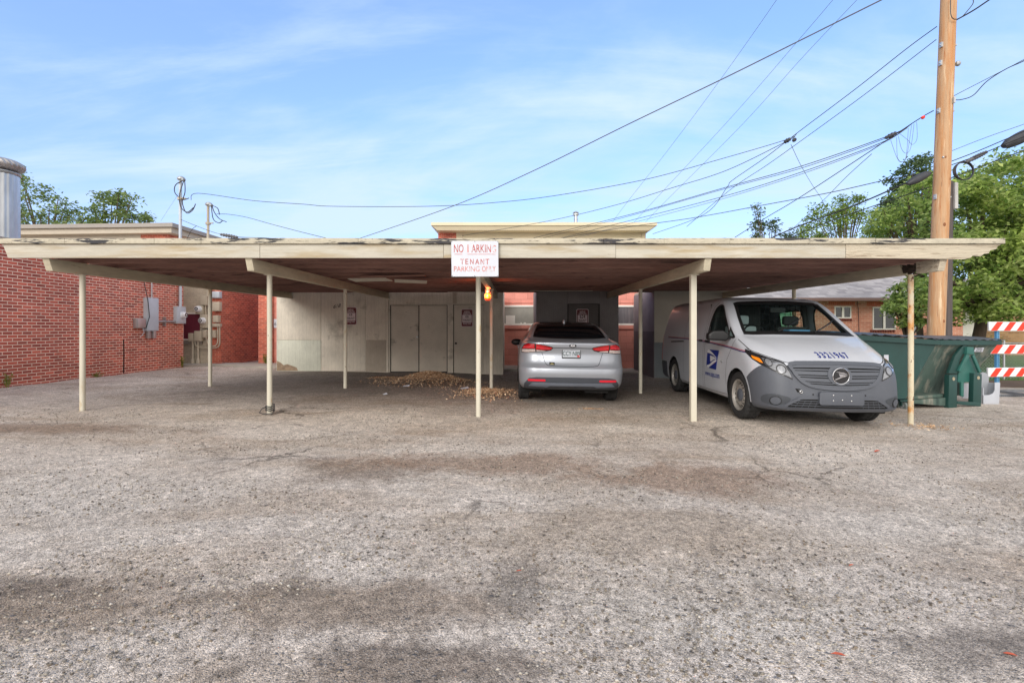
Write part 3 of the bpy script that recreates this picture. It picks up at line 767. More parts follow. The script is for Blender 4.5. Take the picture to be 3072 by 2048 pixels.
s2 = thing('storage_shed', 'narrow shade-darkened storage shed with one door, behind the silver sedan', 'shed', (1.7, 13.7, 0))
y2 = 13.65
rel(MB().box(0.585, 2.83, y2 + 0.02, 16.0, BASEZ, top).build('wall', M['siding_shaded'], s2), s2)
sheet(0.59, 1.435, zg(1), 2.30, y2, M['siding_shaded'], s2)
sheet(2.315, 2.825, zg(2.5), 2.30, y2, M['siding_shaded'], s2)
sheet(1.443, 2.307, 1.955, 2.30, y2 + 0.002, M['siding_shaded'], s2)
rel(MB().box(1.438, 1.454, y2 - 0.012, y2 + 0.015, zg(1.5), 1.952).box(2.288, 2.306, y2 - 0.012, y2 + 0.015, zg(2.3), 1.952).box(1.454, 2.288, y2 - 0.010, y2 + 0.015, 1.934, 1.950).build('door_casing', M['gap'], s2), s2)
rel(MB().box(1.458, 2.284, y2 + 0.003, y2 + 0.018, zg(1.5) + 0.02, 1.93).build('door', mat('shade_darkened_door_paint', S(104, 100, 98), 0.7, var=0.12, vscale=2), s2, bevel=0.003), s2)  # door colour darkened for the same deep shade
M['scuff'] = mat('chalk_scuff', S(168, 166, 168), 0.9)
sc = MB()
for pts in ([(2.36, 1.04), (2.52, 1.08), (2.60, 1.03)], [(2.40, 1.02), (2.70, 1.03)], [(2.50, 1.00), (2.56, 1.10), (2.60, 1.02), (2.66, 1.05)]):
    sc.tube([(a, y2 - 0.003, b_ + 0.02) for a, b_ in pts], 0.005, 5)
rel(sc.build('chalk_scuff', M['scuff'], s2), s2)

s3 = thing('storage_shed', 'two-tone pale and blue-grey painted shed behind the white van', 'shed', (4.8, 13.6, 0))
y3 = 13.6
rel(MB().box(3.80, 5.92, y3 + 0.02, 15.9, BASEZ, top).build('wall', M['siding_pale'], s3), s3)
sheet(3.79, 5.92, 0.90, 2.32, y3, M['siding_pale'], s3, 'upper_wall_paint')
sheet(3.79, 5.92, zg(4.8) - 0.05, 0.899, y3 + 0.001, M['dado'], s3, 'lower_wall_paint')
rel(MB().box(3.775, 3.79, y3 - 0.004, 15.9, 1.20, 2.32).build('side_wall', M['siding_mauve'], s3), s3)
rel(MB().box(3.775, 3.79, y3 - 0.004, 15.9, -0.2, 1.199).build('side_wall', M['dado_side'], s3), s3)

# reserved-parking signs on the sheds
M['maroon'] = mat('maroon_sign_paint', S(104, 34, 42), 0.5, var=0.08)
M['signpink'] = mat('sign_pale_face', S(222, 206, 208), 0.5, var=0.04)
M['signink'] = mat('sign_dark_ink', S(40, 30, 32), 0.6, var=0)
def reserved(x, z, y, num, label, big=False):
    s = thing('parking_sign', label, 'sign', (x, y, z), group='maroon reserved parking signs on the sheds')
    w, h = 0.33, 0.495
    def rr(w, h, r, n=5):
        out = []
        for cx_, cz_, a0 in ((w / 2 - r, h / 2 - r, 0), (-w / 2 + r, h / 2 - r, 90), (-w / 2 + r, -h / 2 + r, 180), (w / 2 - r, -h / 2 + r, 270)):
            out += [(cx_ + r * math.cos(R(a0 + 90 * i / n)), cz_ + r * math.sin(R(a0 + 90 * i / n))) for i in range(n + 1)]
        return out
    MB().prism(rr(w, h, 0.04), lambda u, v: (u, -0.006, v), (0, 0.004, 0)).build('plate', M['signpink'], s)
    MB().prism(rr(w - 0.028, h - 0.028, 0.03), lambda u, v: (u, -0.008, v), (0, 0.0018, 0)).build('printed_field', M['maroon'], s)
    MB().box(-0.131, 0.131, -0.0095, -0.0082, -0.125, 0.085).build('address_panel', M['signpink'], s)
    tw = MB()
    to = lambda cz_: (lambda a, b_: (a, -0.0105, cz_ + b_))
    text_mb(tw, 'RESERVED', 0.058, to(0.165), squeeze=0.60, bold=0.0015)
    text_mb(tw, 'PARKING FOR', 0.058, to(0.115), squeeze=0.58, bold=0.0015)
    text_mb(tw, 'VEHICLES TOWED', 0.055, to(-0.160), squeeze=0.50, bold=0.0015)
    tw.build('lettering', M['signpink'], s)
    tk = MB()
    text_mb(tk, num, 0.125 if big else 0.095, to(0.035), squeeze=0.8 if big else 0.62, bold=0.002)
    text_mb(tk, 'WALNUT', 0.085, to(-0.065), squeeze=0.60, bold=0.001)
    tk.build('lettering', M['signink'], s)
    MB().ball((0, -0.010, 0.205), 0.006, 8, 5).ball((0, -0.010, -0.19), 0.006, 8, 5).build('screw', M['steel'], s)
reserved(-4.565, 1.625, 13.900, '618', 'maroon reserved parking sign reading 618 WALNUT, half behind a post')
reserved(-1.337, 1.572, 13.93, '626', 'maroon reserved parking sign on the single grey door, its number blurred')
reserved(1.842, 1.562, 13.65, '624', 'maroon reserved parking sign reading bold 624 WALNUT above the sedan', True)

# jar light under the middle beam (lit)
jl = thing('jar_light', 'lit orange jar light in a wire guard under the middle beam', 'lamp', (-0.545, 10.03, 1.97))
MB().lathe([(0.0, 0.0), (0.055, 0.0), (0.06, -0.03), (0.05, -0.06), (0.045, -0.085), (0.0, -0.085)], (0, 0, 0.11), 'z', 20).build('fitting', M['galv'], jl, smooth=True)
m_, t_, b_ = new_mat('orange_jar_glass')
b_.inputs['Base Color'].default_value = (0.9, 0.12, 0.03, 1); b_.inputs['Roughness'].default_value = 0.25
b_.inputs['Emission Color'].default_value = (1.0, 0.07, 0.015, 1); b_.inputs['Emission Strength'].default_value = 0.55
MB().lathe([(0.0, -0.135), (0.03, -0.13), (0.055, -0.11), (0.066, -0.06), (0.060, -0.01), (0.042, 0.02), (0, 0.02)], (0, 0, 0), 'z', 20).build('jar', m_, jl, smooth=True)
m_, t_, b_ = new_mat('glowing_filament')
b_.inputs['Base Color'].default_value = (1, 0.6, 0.1, 1); b_.inputs['Emission Color'].default_value = (1, 0.42, 0.03, 1); b_.inputs['Emission Strength'].default_value = 0.9
bl = MB()
for k in range(3): bl.lathe([(0.0665, -0.082 + k * 0.030), (0.0675, -0.075 + k * 0.030), (0.0665, -0.068 + k * 0.030)], (0, 0, 0), 'z', 20)
bl.build('bulb', m_, jl, smooth=True)
gd = MB()
for k in range(6):
    a = 2 * math.pi * (k + .5) / 6
    gd.tube([(0.05 * math.cos(a), 0.05 * math.sin(a), 0.03), (0.076 * math.cos(a), 0.076 * math.sin(a), -0.05), (0.066 * math.cos(a), 0.066 * math.sin(a), -0.12), (0.01 * math.cos(a), 0.01 * math.sin(a), -0.155)], 0.0035, 6)
gd.lathe([(0.076, -0.062), (0.079, -0.058), (0.076, -0.054)], (0, 0, 0), 'z', 20)
gd.build('guard', M['galv'], jl, smooth=True)
pl = bpy.data.lights.new('jar_glow', 'POINT'); pl.energy = 9; pl.color = (1.0, 0.20, 0.06); pl.shadow_soft_size = 0.05
po = bpy.data.objects.new('jar_glow', pl); COL.objects.link(po); po.parent = jl; po.location = (-0.02, -0.10, -0.02)

# leaf litter
def litter(name, centre, rad, n, hgt, seed, label):
    rg = np.random.RandomState(seed)
    mb = MB()
    for k in range(n):
        r = abs(rg.randn()) * 0.5; a = rg.rand() * 6.283
        x = centre[0] + rad[0] * r * math.cos(a); y = centre[1] + rad[1] * r * math.sin(a)
        h = hgt * math.exp(-2.2 * r * r)
        z = zg(x) + 0.006 + h * (0.55 + 0.45 * rg.rand())
        s = 0.008 + 0.018 * rg.rand() ** 1.5; w = s * (0.35 + 0.3 * rg.rand())
        R3 = Matrix.Rotation(rg.rand() * 6.28, 3, 'Z') @ Matrix.Rotation(rg.randn() * 0.5, 3, 'X') @ Matrix.Rotation(rg.randn() * 0.4, 3, 'Y')
        c = Vector((x, y, z))
        mb.add([c + R3 @ Vector(p) for p in ((-s, 0, 0), (0, -w, s * .2), (s, 0, 0), (0, w, s * .2))], [(0, 1, 2, 3)])
    o = mb.build(name, M['litter'], recalc=False)
    o['label'] = label; o['category'] = 'leaf litter'; o['kind'] = 'stuff'
    return o
M['litter'] = island_mat('dry_leaf_litter', [S(150, 114, 84), S(200, 162, 126), S(226, 196, 160), S(178, 136, 102), S(238, 216, 184), S(124, 94, 72)], 0.85)
litter('leaf_litter', (-1.95, 11.45), (1.1, 0.9), 8000, 0.27, 1, 'largest heap of dry brown leaves before the grey double doors')
litter('leaf_litter', (-0.55, 9.75), (0.75, 0.95), 3600, 0.08, 2, 'brown leaf heap round the foot of the orange-lit post')
litter('leaf_litter', (-3.15, 12.3), (0.55, 0.35), 900, 0.03, 3, 'thin scatter of brown leaves left of the big heap')
litter('leaf_litter', (5.75, 7.0), (0.6, 0.4), 260, 0.010, 5, 'dry leaves round the foot of the rusty post')
litter('leaf_litter', (1.25, 8.05), (0.35, 0.12), 120, 0.01, 6, 'few straw-coloured leaves behind the sedan')
pp = MB()
for x, y, a, w in [(-2.25, 10.35, .1, .13), (-1.02, 10.15, .5, .16), (-2.35, 9.05, .9, .08), (-1.65, 11.9, .3, .06)]:
    c = Vector((x, y, zg(x) + 0.05)); d = Vector((math.cos(a), math.sin(a), 0.05)) * w / 2; e = Vector((-math.sin(a), math.cos(a), 0.1)) * w / 4
    o = MB().add([c - d - e, c + d - e, c + d + e, c - d + e, c - d - e + Vector((0, 0, .004)), c + d - e + Vector((0, 0, .004)), c + d + e + Vector((0, 0, .02)), c - d + e + Vector((0, 0, .004))],
                 [(0, 3, 2, 1), (4, 5, 6, 7), (0, 1, 5, 4), (1, 2, 6, 5), (2, 3, 7, 6), (3, 0, 4, 7)]).build('paper_scrap', M['signwhite'])
    tag(o, {-2.25: 'white paper scrap lying on the big leaf heap', -1.02: 'largest white paper scrap on bare ground between the leaf heaps', -2.35: 'small white paper scrap on the asphalt before the leaf heap', -1.65: 'tiny white scrap at the back of the big leaf heap'}[x], 'scrap')

# ================================================================== BUILDINGS
M['red_brick'] = brick_mat('red_brick', S(212, 106, 86), S(158, 76, 64), S(238, 208, 188), ms=0.008, tone=0.18, stain=(S(120, 66, 56), 0.8, 0.62, 0.2))
M['red_brick2'] = brick_mat('orange_red_brick', S(216, 114, 90), S(176, 86, 70), S(222, 170, 148), ms=0.006, tone=0.22)
M['tan_paint_brick'] = brick_mat('tan_painted_brick', S(200, 190, 172), S(194, 184, 166), S(172, 162, 146), ms=0.004, tone=0.15, bump=0.5)
M['pink_block'] = brick_mat('pink_painted_block', S(226, 152, 138), S(218, 144, 130), S(200, 128, 114), bw=0.406, bh=0.203, ms=0.006, tone=0.14, bump=0.5, stain=(S(220, 188, 180), 2.0, 0.69, 0.03))
M['cream_siding'] = mat('cream_siding', S(226, 215, 184), 0.7, var=0.05, vscale=1.2, rnd=False)
M['cream_trim'] = mat('cream_trim', S(216, 204, 174), 0.6, var=0.05, vscale=1.2, rnd=False)
M['grey_fascia'] = mat('taupe_metal_fascia', S(148, 142, 136), 0.6, var=0.06, vscale=0.8, rnd=False)
M['taupe_soffit'] = mat('taupe_trim', S(184, 174, 158), 0.7, var=0.06, rnd=False)
M['white_frame'] = mat('white_window_frame', S(236, 232, 224), 0.5, var=0.03)
M['blind'] = mat('grey_blind_behind_glass', S(150, 148, 140), 0.25, var=0.2, vscale=2, spec=0.6)

# --- near-left brick building
lb = thing('brick_building', 'long low red brick building with pale mortar beside the lot', 'building', (-10.2, 12, 0))
rel(MB().box(-16, -10.2, 2.0, 15.38, -0.2, 3.0).build('wall', M['red_brick'], lb), lb)
rel(MB().box(-16, -10.17, 1.97, 15.41, 3.0, 3.10).build('roof_edge', M['grey_fascia'], lb), lb)
wl_ = MB(); rg = random.Random(5)
pts = [(-10.195, 13.05, 2.7)]
z = 1.0
rel(MB().tube([(-10.192, 13.02, 1.0), (-10.192, 13.03, 0.6), (-10.192, 13.02, 0.12)], 0.012, 6).build('drain_line', M['gap'], lb), lb)

# turbine vent on its roof
tv = thing('roof_vent', 'fat galvanised pipe with a ribbed turbine cap on the brick building roof', 'vent', (-10.90, 10.55, 3.1))
prof = []
MB().lathe([(0.0, 0), (0.40, 0), (0.40, 0.04), (0.33, 0.07), (0.325, 1.44), (0, 1.44)], (0, 0, 0), 'z', 96, mod=lambda i, j, r: r * (1.0 + 0.018 * math.cos(2 * math.pi * j / 4)) if i == 4 or i == 3 else r).build('pipe', M['galv'], tv, smooth=True)
MB().lathe([(0.34, 1.42), (0.36, 1.45), (0.34, 1.48)], (0, 0, 0), 'z', 40).build('collar', M['galv'], tv, smooth=True)
cap = MB()
ca_ = [R(a) for a in range(-50, 91, 10)]
cap.lathe([(0.10 + 0.315 * math.cos(a), 1.62 + 0.145 * math.sin(a)) for a in ca_] + [(0.0, 1.77)], (0, 0, 0), 'z', 216, mod=lambda i, j, r: r * (1 + 0.028 * math.sin(2 * math.pi * (j / 8 + i * 0.16))))
cap.build('turbine_cap', mat('dull_steel_cap', S(176, 172, 170), 0.45, 0.6, var=0.2, vscale=8), tv, smooth=True)

# --- tan painted building with meters, and its brick flank
tb = thing('brick_building', 'tan-painted brick end wall with a maroon-curtained window and red brick flank', 'building', (-10, 16, 0))
rel(MB().box(-15.5, -9.80, 16.1, 23, -0.2, 3.55).build('wall', M['tan_paint_brick'], tb), tb)
rel(MB().box(-9.797, -9.45, 16.08, 23, -0.2, 3.55).build('wall', M['red_brick2'], tb), tb)
wf = rel(MB().box(-10.66, -9.93 - .12, 16.06, 16.11, 1.74, 1.80).box(-10.66, -10.05, 16.06, 16.11, 0.90, 0.95).box(-10.10, -10.05, 16.06, 16.11, 0.95, 1.74).box(-10.80, -10.66, 16.06, 16.11, 0.90, 1.80).build('window', M['white_frame'], tb), tb)
rel(MB().box(-10.66, -10.10, 16.085, 16.095, 0.95, 1.74).build('curtain', mat('maroon_curtain', S(112, 48, 66), 0.35, var=0.2, vscale=6, stretch=(3, 1, .3), spec=0.7), wf), tb)
rel(MB().box(-10.8, -10.05, 16.03, 16.11, 0.78, 0.895).build('window_sill', M['grey_fascia'], tb), tb)

# --- pink painted block building, low, behind the sheds
pb = thing('block_building', 'pink-painted block building with white windows behind the sheds', 'building', (0, 16.4, 0))
rel(MB().box(-7.915, 4.6, 16.4, 21, -0.2, 3.5).build('wall', M['pink_block'], pb), pb)
rel(MB().box(-8.34, -7.92, 16.25, 21, -0.2, 3.5).build('corner_pier', M['red_brick2'], pb), pb)
def pwin(x0, x1, z0, z1, glass, mull=None, y=16.4):
    f = rel(MB().box(x0, x1, y - 0.05, y + 0.02, z1 - 0.06, z1).box(x0, x1, y - 0.05, y + 0.02, z0, z0 + 0.06).box(x0, x0 + 0.06, y - 0.05, y + 0.02, z0 + 0.06, z1 - 0.06).box(x1 - 0.06, x1, y - 0.05, y + 0.02, z0 + 0.06, z1 - 0.06).build('window', M['white_frame'], pb, bevel=0.004), pb)
    rel(MB().box(x0 + 0.06, x1 - 0.06, y - 0.02, y - 0.012, z0 + 0.06, z1 - 0.06).build('pane', glass, f), pb)
    return f
w1 = pwin(-0.6, 0.72, 1.38, 2.04, M['blind'])
rel(MB().box(-0.3, 0.0, 16.36, 16.378, 1.44, 1.70).box(0.18, 0.22, 16.355, 16.37, 1.44, 1.475).box(0.28, 0.36, 16.355, 16.37, 1.44, 1.475).build('sill_clutter', M['white_frame'], w1), pb)
w2 = pwin(2.75, 4.02, 1.38, 2.04, mat('curtained_glass', S(112, 108, 112), 0.2, var=0.35, vscale=5, stretch=(2.5, 1, .25), spec=0.7))
rel(MB().box(-0.75, 0.95, 16.33, 16.42, 1.26, 1.375).build('window_sill', M['pink_block'], pb, bevel=0.006), pb)
rel(MB().box(2.65, 4.08, 16.33, 16.42, 1.26, 1.375).build('window_sill', M['pink_block'], pb, bevel=0.006), pb)
rel(MB().box(-7.9, 4.6, 16.37, 16.398, 2.11, 2.14).build('lintel_band', M['pink_block'], pb), pb)
rel(MB().box(-8.25, 4.65, 16.36, 21, 3.5, 3.6).build('roof', M['grey_fascia'], pb), pb)
ns = thing('number_sign', 'white wall sign with the figure 6 on pink wall, half behind a post', 'sign', (-7.55, 16.37, 1.2))
MB().box(-0.35, 0.36, 0, 0.02, 0.10, 0.385).build('plate', M['signwhite'], ns)
ln = MB(); text_fit(ln, '6', -0.325, -0.265, 0.175, 0.285, lambda a, b_: (a, -0.003, b_)); ln.build('lettering', M['signink'], ns)

# --- cream flat-roofed upper building
cb = thing('cream_building', 'cream-sided building with a deep flat cornice and brick corner, above the carport roof', 'building', (1.5, 22, 0))
cx0, cx1, cy = -3.38, 5.8, 22.0
rel(MB().box(cx0 + 1.1, cx1 - 0.25, cy, 34, 0, 5.475).build('wall', M['cream_siding'], cb), cb)
rel(MB().box(cx0, cx0 + 0.795, cy - 0.01, 34, 0, 5.475).build('brick_corner', M['red_brick2'], cb), cb)
rel(MB().box(cx0 + 0.80, cx0 + 1.095, cy - 0.03, cy + 0.3, 0, 5.475).build('corner_trim', M['cream_trim'], cb), cb)
rel(MB().box(cx1 - 0.246, cx1 - 0.05, cy - 0.03, cy + 0.3, 0, 5.475).build('corner_trim', M['cream_trim'], cb), cb)
lap = MB()
for k in range(6):
    z = 4.55 + k * 0.15
    lap.add([(cx0 + 1.1, cy - 0.016, z), (cx1 - 0.25, cy - 0.016, z), (cx1 - 0.25, cy - 0.003, z + 0.148), (cx0 + 1.1, cy - 0.003, z + 0.148), (cx0 + 1.1, cy - 0.001, z), (cx1 - 0.25, cy - 0.001, z)], [(0, 1, 2, 3), (0, 4, 5, 1)])
rel(lap.build('lap_siding', M['cream_siding'], cb), cb)
co = MB()
def ringbox(x0, x1, y0, z0, z1): co.box(x0, x1, y0, 34.3, z0, z1)
vs = []
x0, x1 = cx0 - 0.04, cx1 + 0.02
co.add([(-3.32, 21.40, 5.475), (5.74, 21.40, 5.475), (5.74, 34.4, 5.475), (-3.32, 34.4, 5.475), (-3.55, 21.3, 5.655), (6.03, 21.3, 5.655), (6.03, 34.7, 5.655), (-3.55, 34.7, 5.655)],
       [(0, 3, 2, 1), (4, 5, 6, 7), (0, 1, 5, 4), (1, 2, 6, 5), (2, 3, 7, 6), (3, 0, 4, 7)])
co.box(-3.57, 6.05, 21.25, 34.75, 5.658, 5.785)
rel(co.build('cornice', M['cream_trim'], cb), cb)
vt = MB()
for k in range(90): vt.box(-3.25 + k * 0.1, -3.19 + k * 0.1, 21.385, 21.398, 5.47, 5.488)
o = rel(vt.build('soffit_vent', M['taupe_soffit'], cb), cb)
vp = thing('vent_pipe', 'thin grey vent pipe with a cap on the cream building roof', 'vent', (2.86, 23.5, 5.76))
MB().tube([(0, 0, 0), (0, 0, 0.85)], 0.085, 16).tube([(0, 0, 0.62), (0, 0, 0.66)], 0.10, 16).build('pipe', M['galv'], vp, smooth=True)
MB().lathe([(0.09, 0.80), (0.14, 0.83), (0.14, 0.90), (0.09, 0.92)], (0, 0, 0), 'z', 16).lathe([(0.0, 1.03), (0.06, 1.01), (0.15, 0.95), (0.15, 0.94), (0, 0.94)], (0, 0, 0), 'z', 16).build('cap', M['galv'], vp, smooth=True)
rb_ = thing('rooftop_unit', 'low pale box on the cream building roof', 'rooftop unit', (1.9, 24, 5.76))
MB().box(-0.45, 0.45, -0.4, 0.4, 0, 0.26).build('cabinet', M['galv'], rb_, bevel=0.02)
MB().box(-0.40, 0.40, -0.415, -0.403, 0.05, 0.2).build('louvre', M['grey_fascia'], rb_)

# --- taupe roofed building, upper left
ub = thing('brick_building', 'pale-sided building with a taupe flat roof edge, behind the low brick building', 'building', (-18, 20, 0))
ux1, uy = -14.05, 20.3
rel(MB().box(-30, ux1 - 1.15, uy, 34, 0, 5.1).build('wall', M['taupe_soffit'], ub), ub)
rel(MB().box(ux1 - 1.145, ux1, uy, 34, 0, 5.1).build('brick_corner', M['red_brick2'], ub), ub)
def slope_box(z0, z1, out, name, m):
    a = -30; e = ux1 + out; y0 = uy - out; dz = 0.012
    v = [(a, y0, z0 - 0.012 * (e - a)), (e, y0, z0), (e, 34.2, z0), (a, 34.2, z0 - 0.2), (a, y0, z1 - 0.012 * (e - a)), (e, y0, z1), (e, 34.2, z1), (a, 34.2, z1 - 0.2)]
    rel(MB().add(v, [(0, 3, 2, 1), (4, 5, 6, 7), (0, 1, 5, 4), (1, 2, 6, 5), (2, 3, 7, 6), (3, 0, 4, 7)]).build(name, m, ub), ub)
slope_box(5.105, 5.316, 0.32, 'frieze', M['taupe_soffit'])
slope_box(5.32, 5.475, 0.45, 'roof_edge', M['grey_fascia'])

# --- red brick house, right background
M['house_brick'] = brick_mat('salmon_brick', S(226, 160, 136), S(204, 128, 106), S(226, 192, 170), bw=0.30, bh=0.10, ms=0.010, tone=0.2, bump=0.4)
M['yellow_brick'] = brick_mat('buff_brick', S(214, 190, 128), S(196, 168, 108), S(206, 190, 150), bw=0.24, bh=0.08, ms=0.008, tone=0.15)
M['shingle'] = brick_mat('grey_roof_shingles', S(176, 172, 172), S(150, 146, 147), S(140, 136, 138), bw=0.42, bh=0.11, ms=0.008, tone=0.25, bump=0.3, stain=(S(206, 204, 206), 0.5, 0.60, 0.12))
M['brown_gutter'] = mat('brown_gutter', S(112, 88, 82), 0.5, var=0.06)
M['green_louvre'] = mat('green_shutter', S(120, 172, 142), 0.6, var=0.1, vscale=3)
hb = thing('brick_house', 'salmon brick house with grey shingle roof and sliding windows', 'house', (17, 24, 0))
rel(MB().box(12.9, 21.5, 24.0, 32, -0.3, 2.62).build('wall', M['house_brick'], hb), hb)
rel(MB().box(9.0, 15.55 - 2.65, 24.05, 30, -0.3, 2.62).build('wall', M['yellow_brick'], hb), hb)
rf = MB()
e0, e1 = 8.4, 24.6
rf.add([(e0, 23.3, 2.66), (e1, 23.3, 2.66), (e1, 33, 2.66), (e0, 33, 2.66), (e0 + 3.2, 28.1, 4.75), (e1 - 3.2, 28.1, 4.75)], [(0, 1, 5, 4), (1, 2, 5), (2, 3, 4, 5), (3, 0, 4), (3, 2, 1, 0)])
ro = rel(rf.build('roof', M['shingle'], hb), hb)
rel(MB().box(e0 - 0.03, e1 + 0.03, 23.17, 23.30, 2.56, 2.70).build('gutter', M['brown_gutter'], hb), hb)
def hwin(x0, x1, z0, z1, yw=24.0, par=hb, split=0.5):
    f = MB()
    f.box(x0, x1, yw - 0.04, yw + 0.03, z1 - 0.06, z1).box(x0, x1, yw - 0.04, yw + 0.03, z0, z0 + 0.06).box(x0, x0 + 0.05, yw - 0.04, yw + 0.03, z0 + 0.06, z1 - 0.06).box(x1 - 0.05, x1, yw - 0.04, yw + 0.03, z0 + 0.06, z1 - 0.06)
    xm = x0 + (x1 - x0) * split
    f.box(xm - 0.05, xm + 0.05, yw - 0.05, yw + 0.02, z0 + 0.06, z1 - 0.06)
    fo = rel(f.build('window', M['white_frame'], par), par)
    rel(MB().box(x0 + 0.05, x1 - 0.05, yw - 0.015, yw - 0.005, z0 + 0.06, z1 - 0.06).build('pane', M['window'], fo), par)
    sl = MB()
    n = int((x1 - x0 + 0.2) / 0.12)
    for k in range(n): sl.box(x0 - 0.1 + k * 0.12, x0 - 0.03 + k * 0.12, yw - 0.07, yw, z0 - 0.12, z0 - 0.02)
    rel(sl.build('sill_bricks', mat('dark_sill_brick', S(118, 52, 44), 0.8, var=0.15), par), par)
    lt_ = MB()
    for k in range(int((x1 - x0 + 0.5) / 0.09)): lt_.box(x0 - 0.25 + k * 0.09, x0 - 0.18 + k * 0.09, yw - 0.012, yw + 0.01, z1 + 0.05, min(2.58, z1 + 0.28))
    rel(lt_.build('soldier_course', mat('soldier_brick', S(196, 106, 82), 0.8, var=0.2, vscale=4), par), par)
hwin(15.32, 16.12, 1.76, 2.35)
hwin(17.15, 18.25, 1.22, 2.32)
rel(MB().tube([(16.4, 23.97, 2.6), (16.46, 23.97, 2.2), (16.5, 23.97, 1.0)], 0.012, 6).build('wall_cable', M['wire'], hb), hb)
rel(MB().tube([(16.3, 25.6, 3.66), (16.3, 25.6, 3.95)], 0.05, 10).tube([(15.4, 25.2, 3.48), (15.4, 25.2, 3.62)], 0.05, 10).build('roof_vent_stub', M['white_frame'], hb), hb)
rel(MB().box(13.5, 13.75, 24.6, 24.85, 3.2, 3.34).build('roof_vent_box', M['brown_gutter'], hb), hb)
rel(MB().box(13.55 - 1.15, 13.55 - 0.25, 23.94, 24.04, 0.9, 2.4).build('window', M['white_frame'], hb), hb)
lv = MB()
for k in range(22): lv.bar((12.45, 23.92, 0.95 + k * 0.065), (13.25, 23.92, 0.95 + k * 0.065), 0.05, 0.02, (0, 1, .6))
rel(lv.build('shutter', M['green_louvre'], hb), hb)
gm = thing('gas_meter', 'grey meter box on the salmon brick house wall beside the rusty post', 'meter', (18.95, 23.9, 1.25))
MB().box(-0.18, 0.18, -0.1, 0.1, -0.2, 0.25).build('housing', M['galv'], gm, bevel=0.03)
MB().tube([(0.0, 0, .25), (0, 0, .42), (0.5, 0, .45)], 0.03, 8).ball((0.3, -.05, .5), .09, 10, 6).build('pipework', M['galv'], gm, smooth=True)

# second house, far right
h2 = thing('brick_house', 'tan and orange brick house with a white door, half hidden by the leafy tree', 'house', (26, 26, 0))
rel(MB().box(24.4, 26.9, 26.0, 34, -0.3, 2.5).build('wall', mat_tan := brick_mat('tan_brick', S(178, 140, 98), S(150, 112, 78), S(170, 148, 120), bw=0.3, bh=0.1, ms=0.01), h2), h2)
rel(MB().box(26.904, 40, 26.4, 34, -0.3, 2.5).build('wall', M['house_brick'], h2), h2)
rel(MB().add([(21.5, 25.4, 2.5), (41, 25.4, 2.5), (41, 34.6, 2.5), (21.5, 34.6, 2.5), (24.5, 30, 4.3), (38, 30, 4.3)], [(0, 1, 5, 4), (1, 2, 5), (2, 3, 4, 5), (3, 0, 4), (3, 2, 1, 0)]).build('roof', M['shingle'], h2), h2)
rel(MB().box(22.0, 24.395, 26.1, 34, -0.3, 2.5).build('wall', M['siding_pale'], h2), h2)
dr = rel(MB().box(22.9, 23.9, 26.04, 26.09, -0.1, 2.1).build('door', M['white_frame'], h2), h2)
rel(MB().box(23.95, 24.1, 26.02, 26.09, -0.1, 2.2).build('door_casing', M['white_frame'], h2), h2)
hwin(27.4, 29.0, 1.05, 1.9, 26.4, h2)
# ================================================================== VEHICLE TOOLS
def pchip(xs, ys, q):
    xs = np.asarray(xs, float); ys = np.asarray(ys, float); h = np.diff(xs); d = np.diff(ys) / h
    m = np.zeros_like(ys)
    for i in range(1, len(xs) - 1):
        if d[i - 1] * d[i] > 0:
            w1 = 2 * h[i] + h[i - 1]; w2 = h[i] + 2 * h[i - 1]
            m[i] = (w1 + w2) / (w1 / d[i - 1] + w2 / d[i])
    m[0] = d[0]; m[-1] = d[-1]
    q = np.asarray(q, float); k = np.clip(np.searchsorted(xs, q) - 1, 0, len(h) - 1)
    t = (q - xs[k]) / h[k]; H = h[k]
    return (2*t**3 - 3*t**2 + 1) * ys[k] + (t**3 - 2*t**2 + t) * H * m[k] + (-2*t**3 + 3*t**2) * ys[k+1] + (t**3 - t**2) * H * m[k+1]

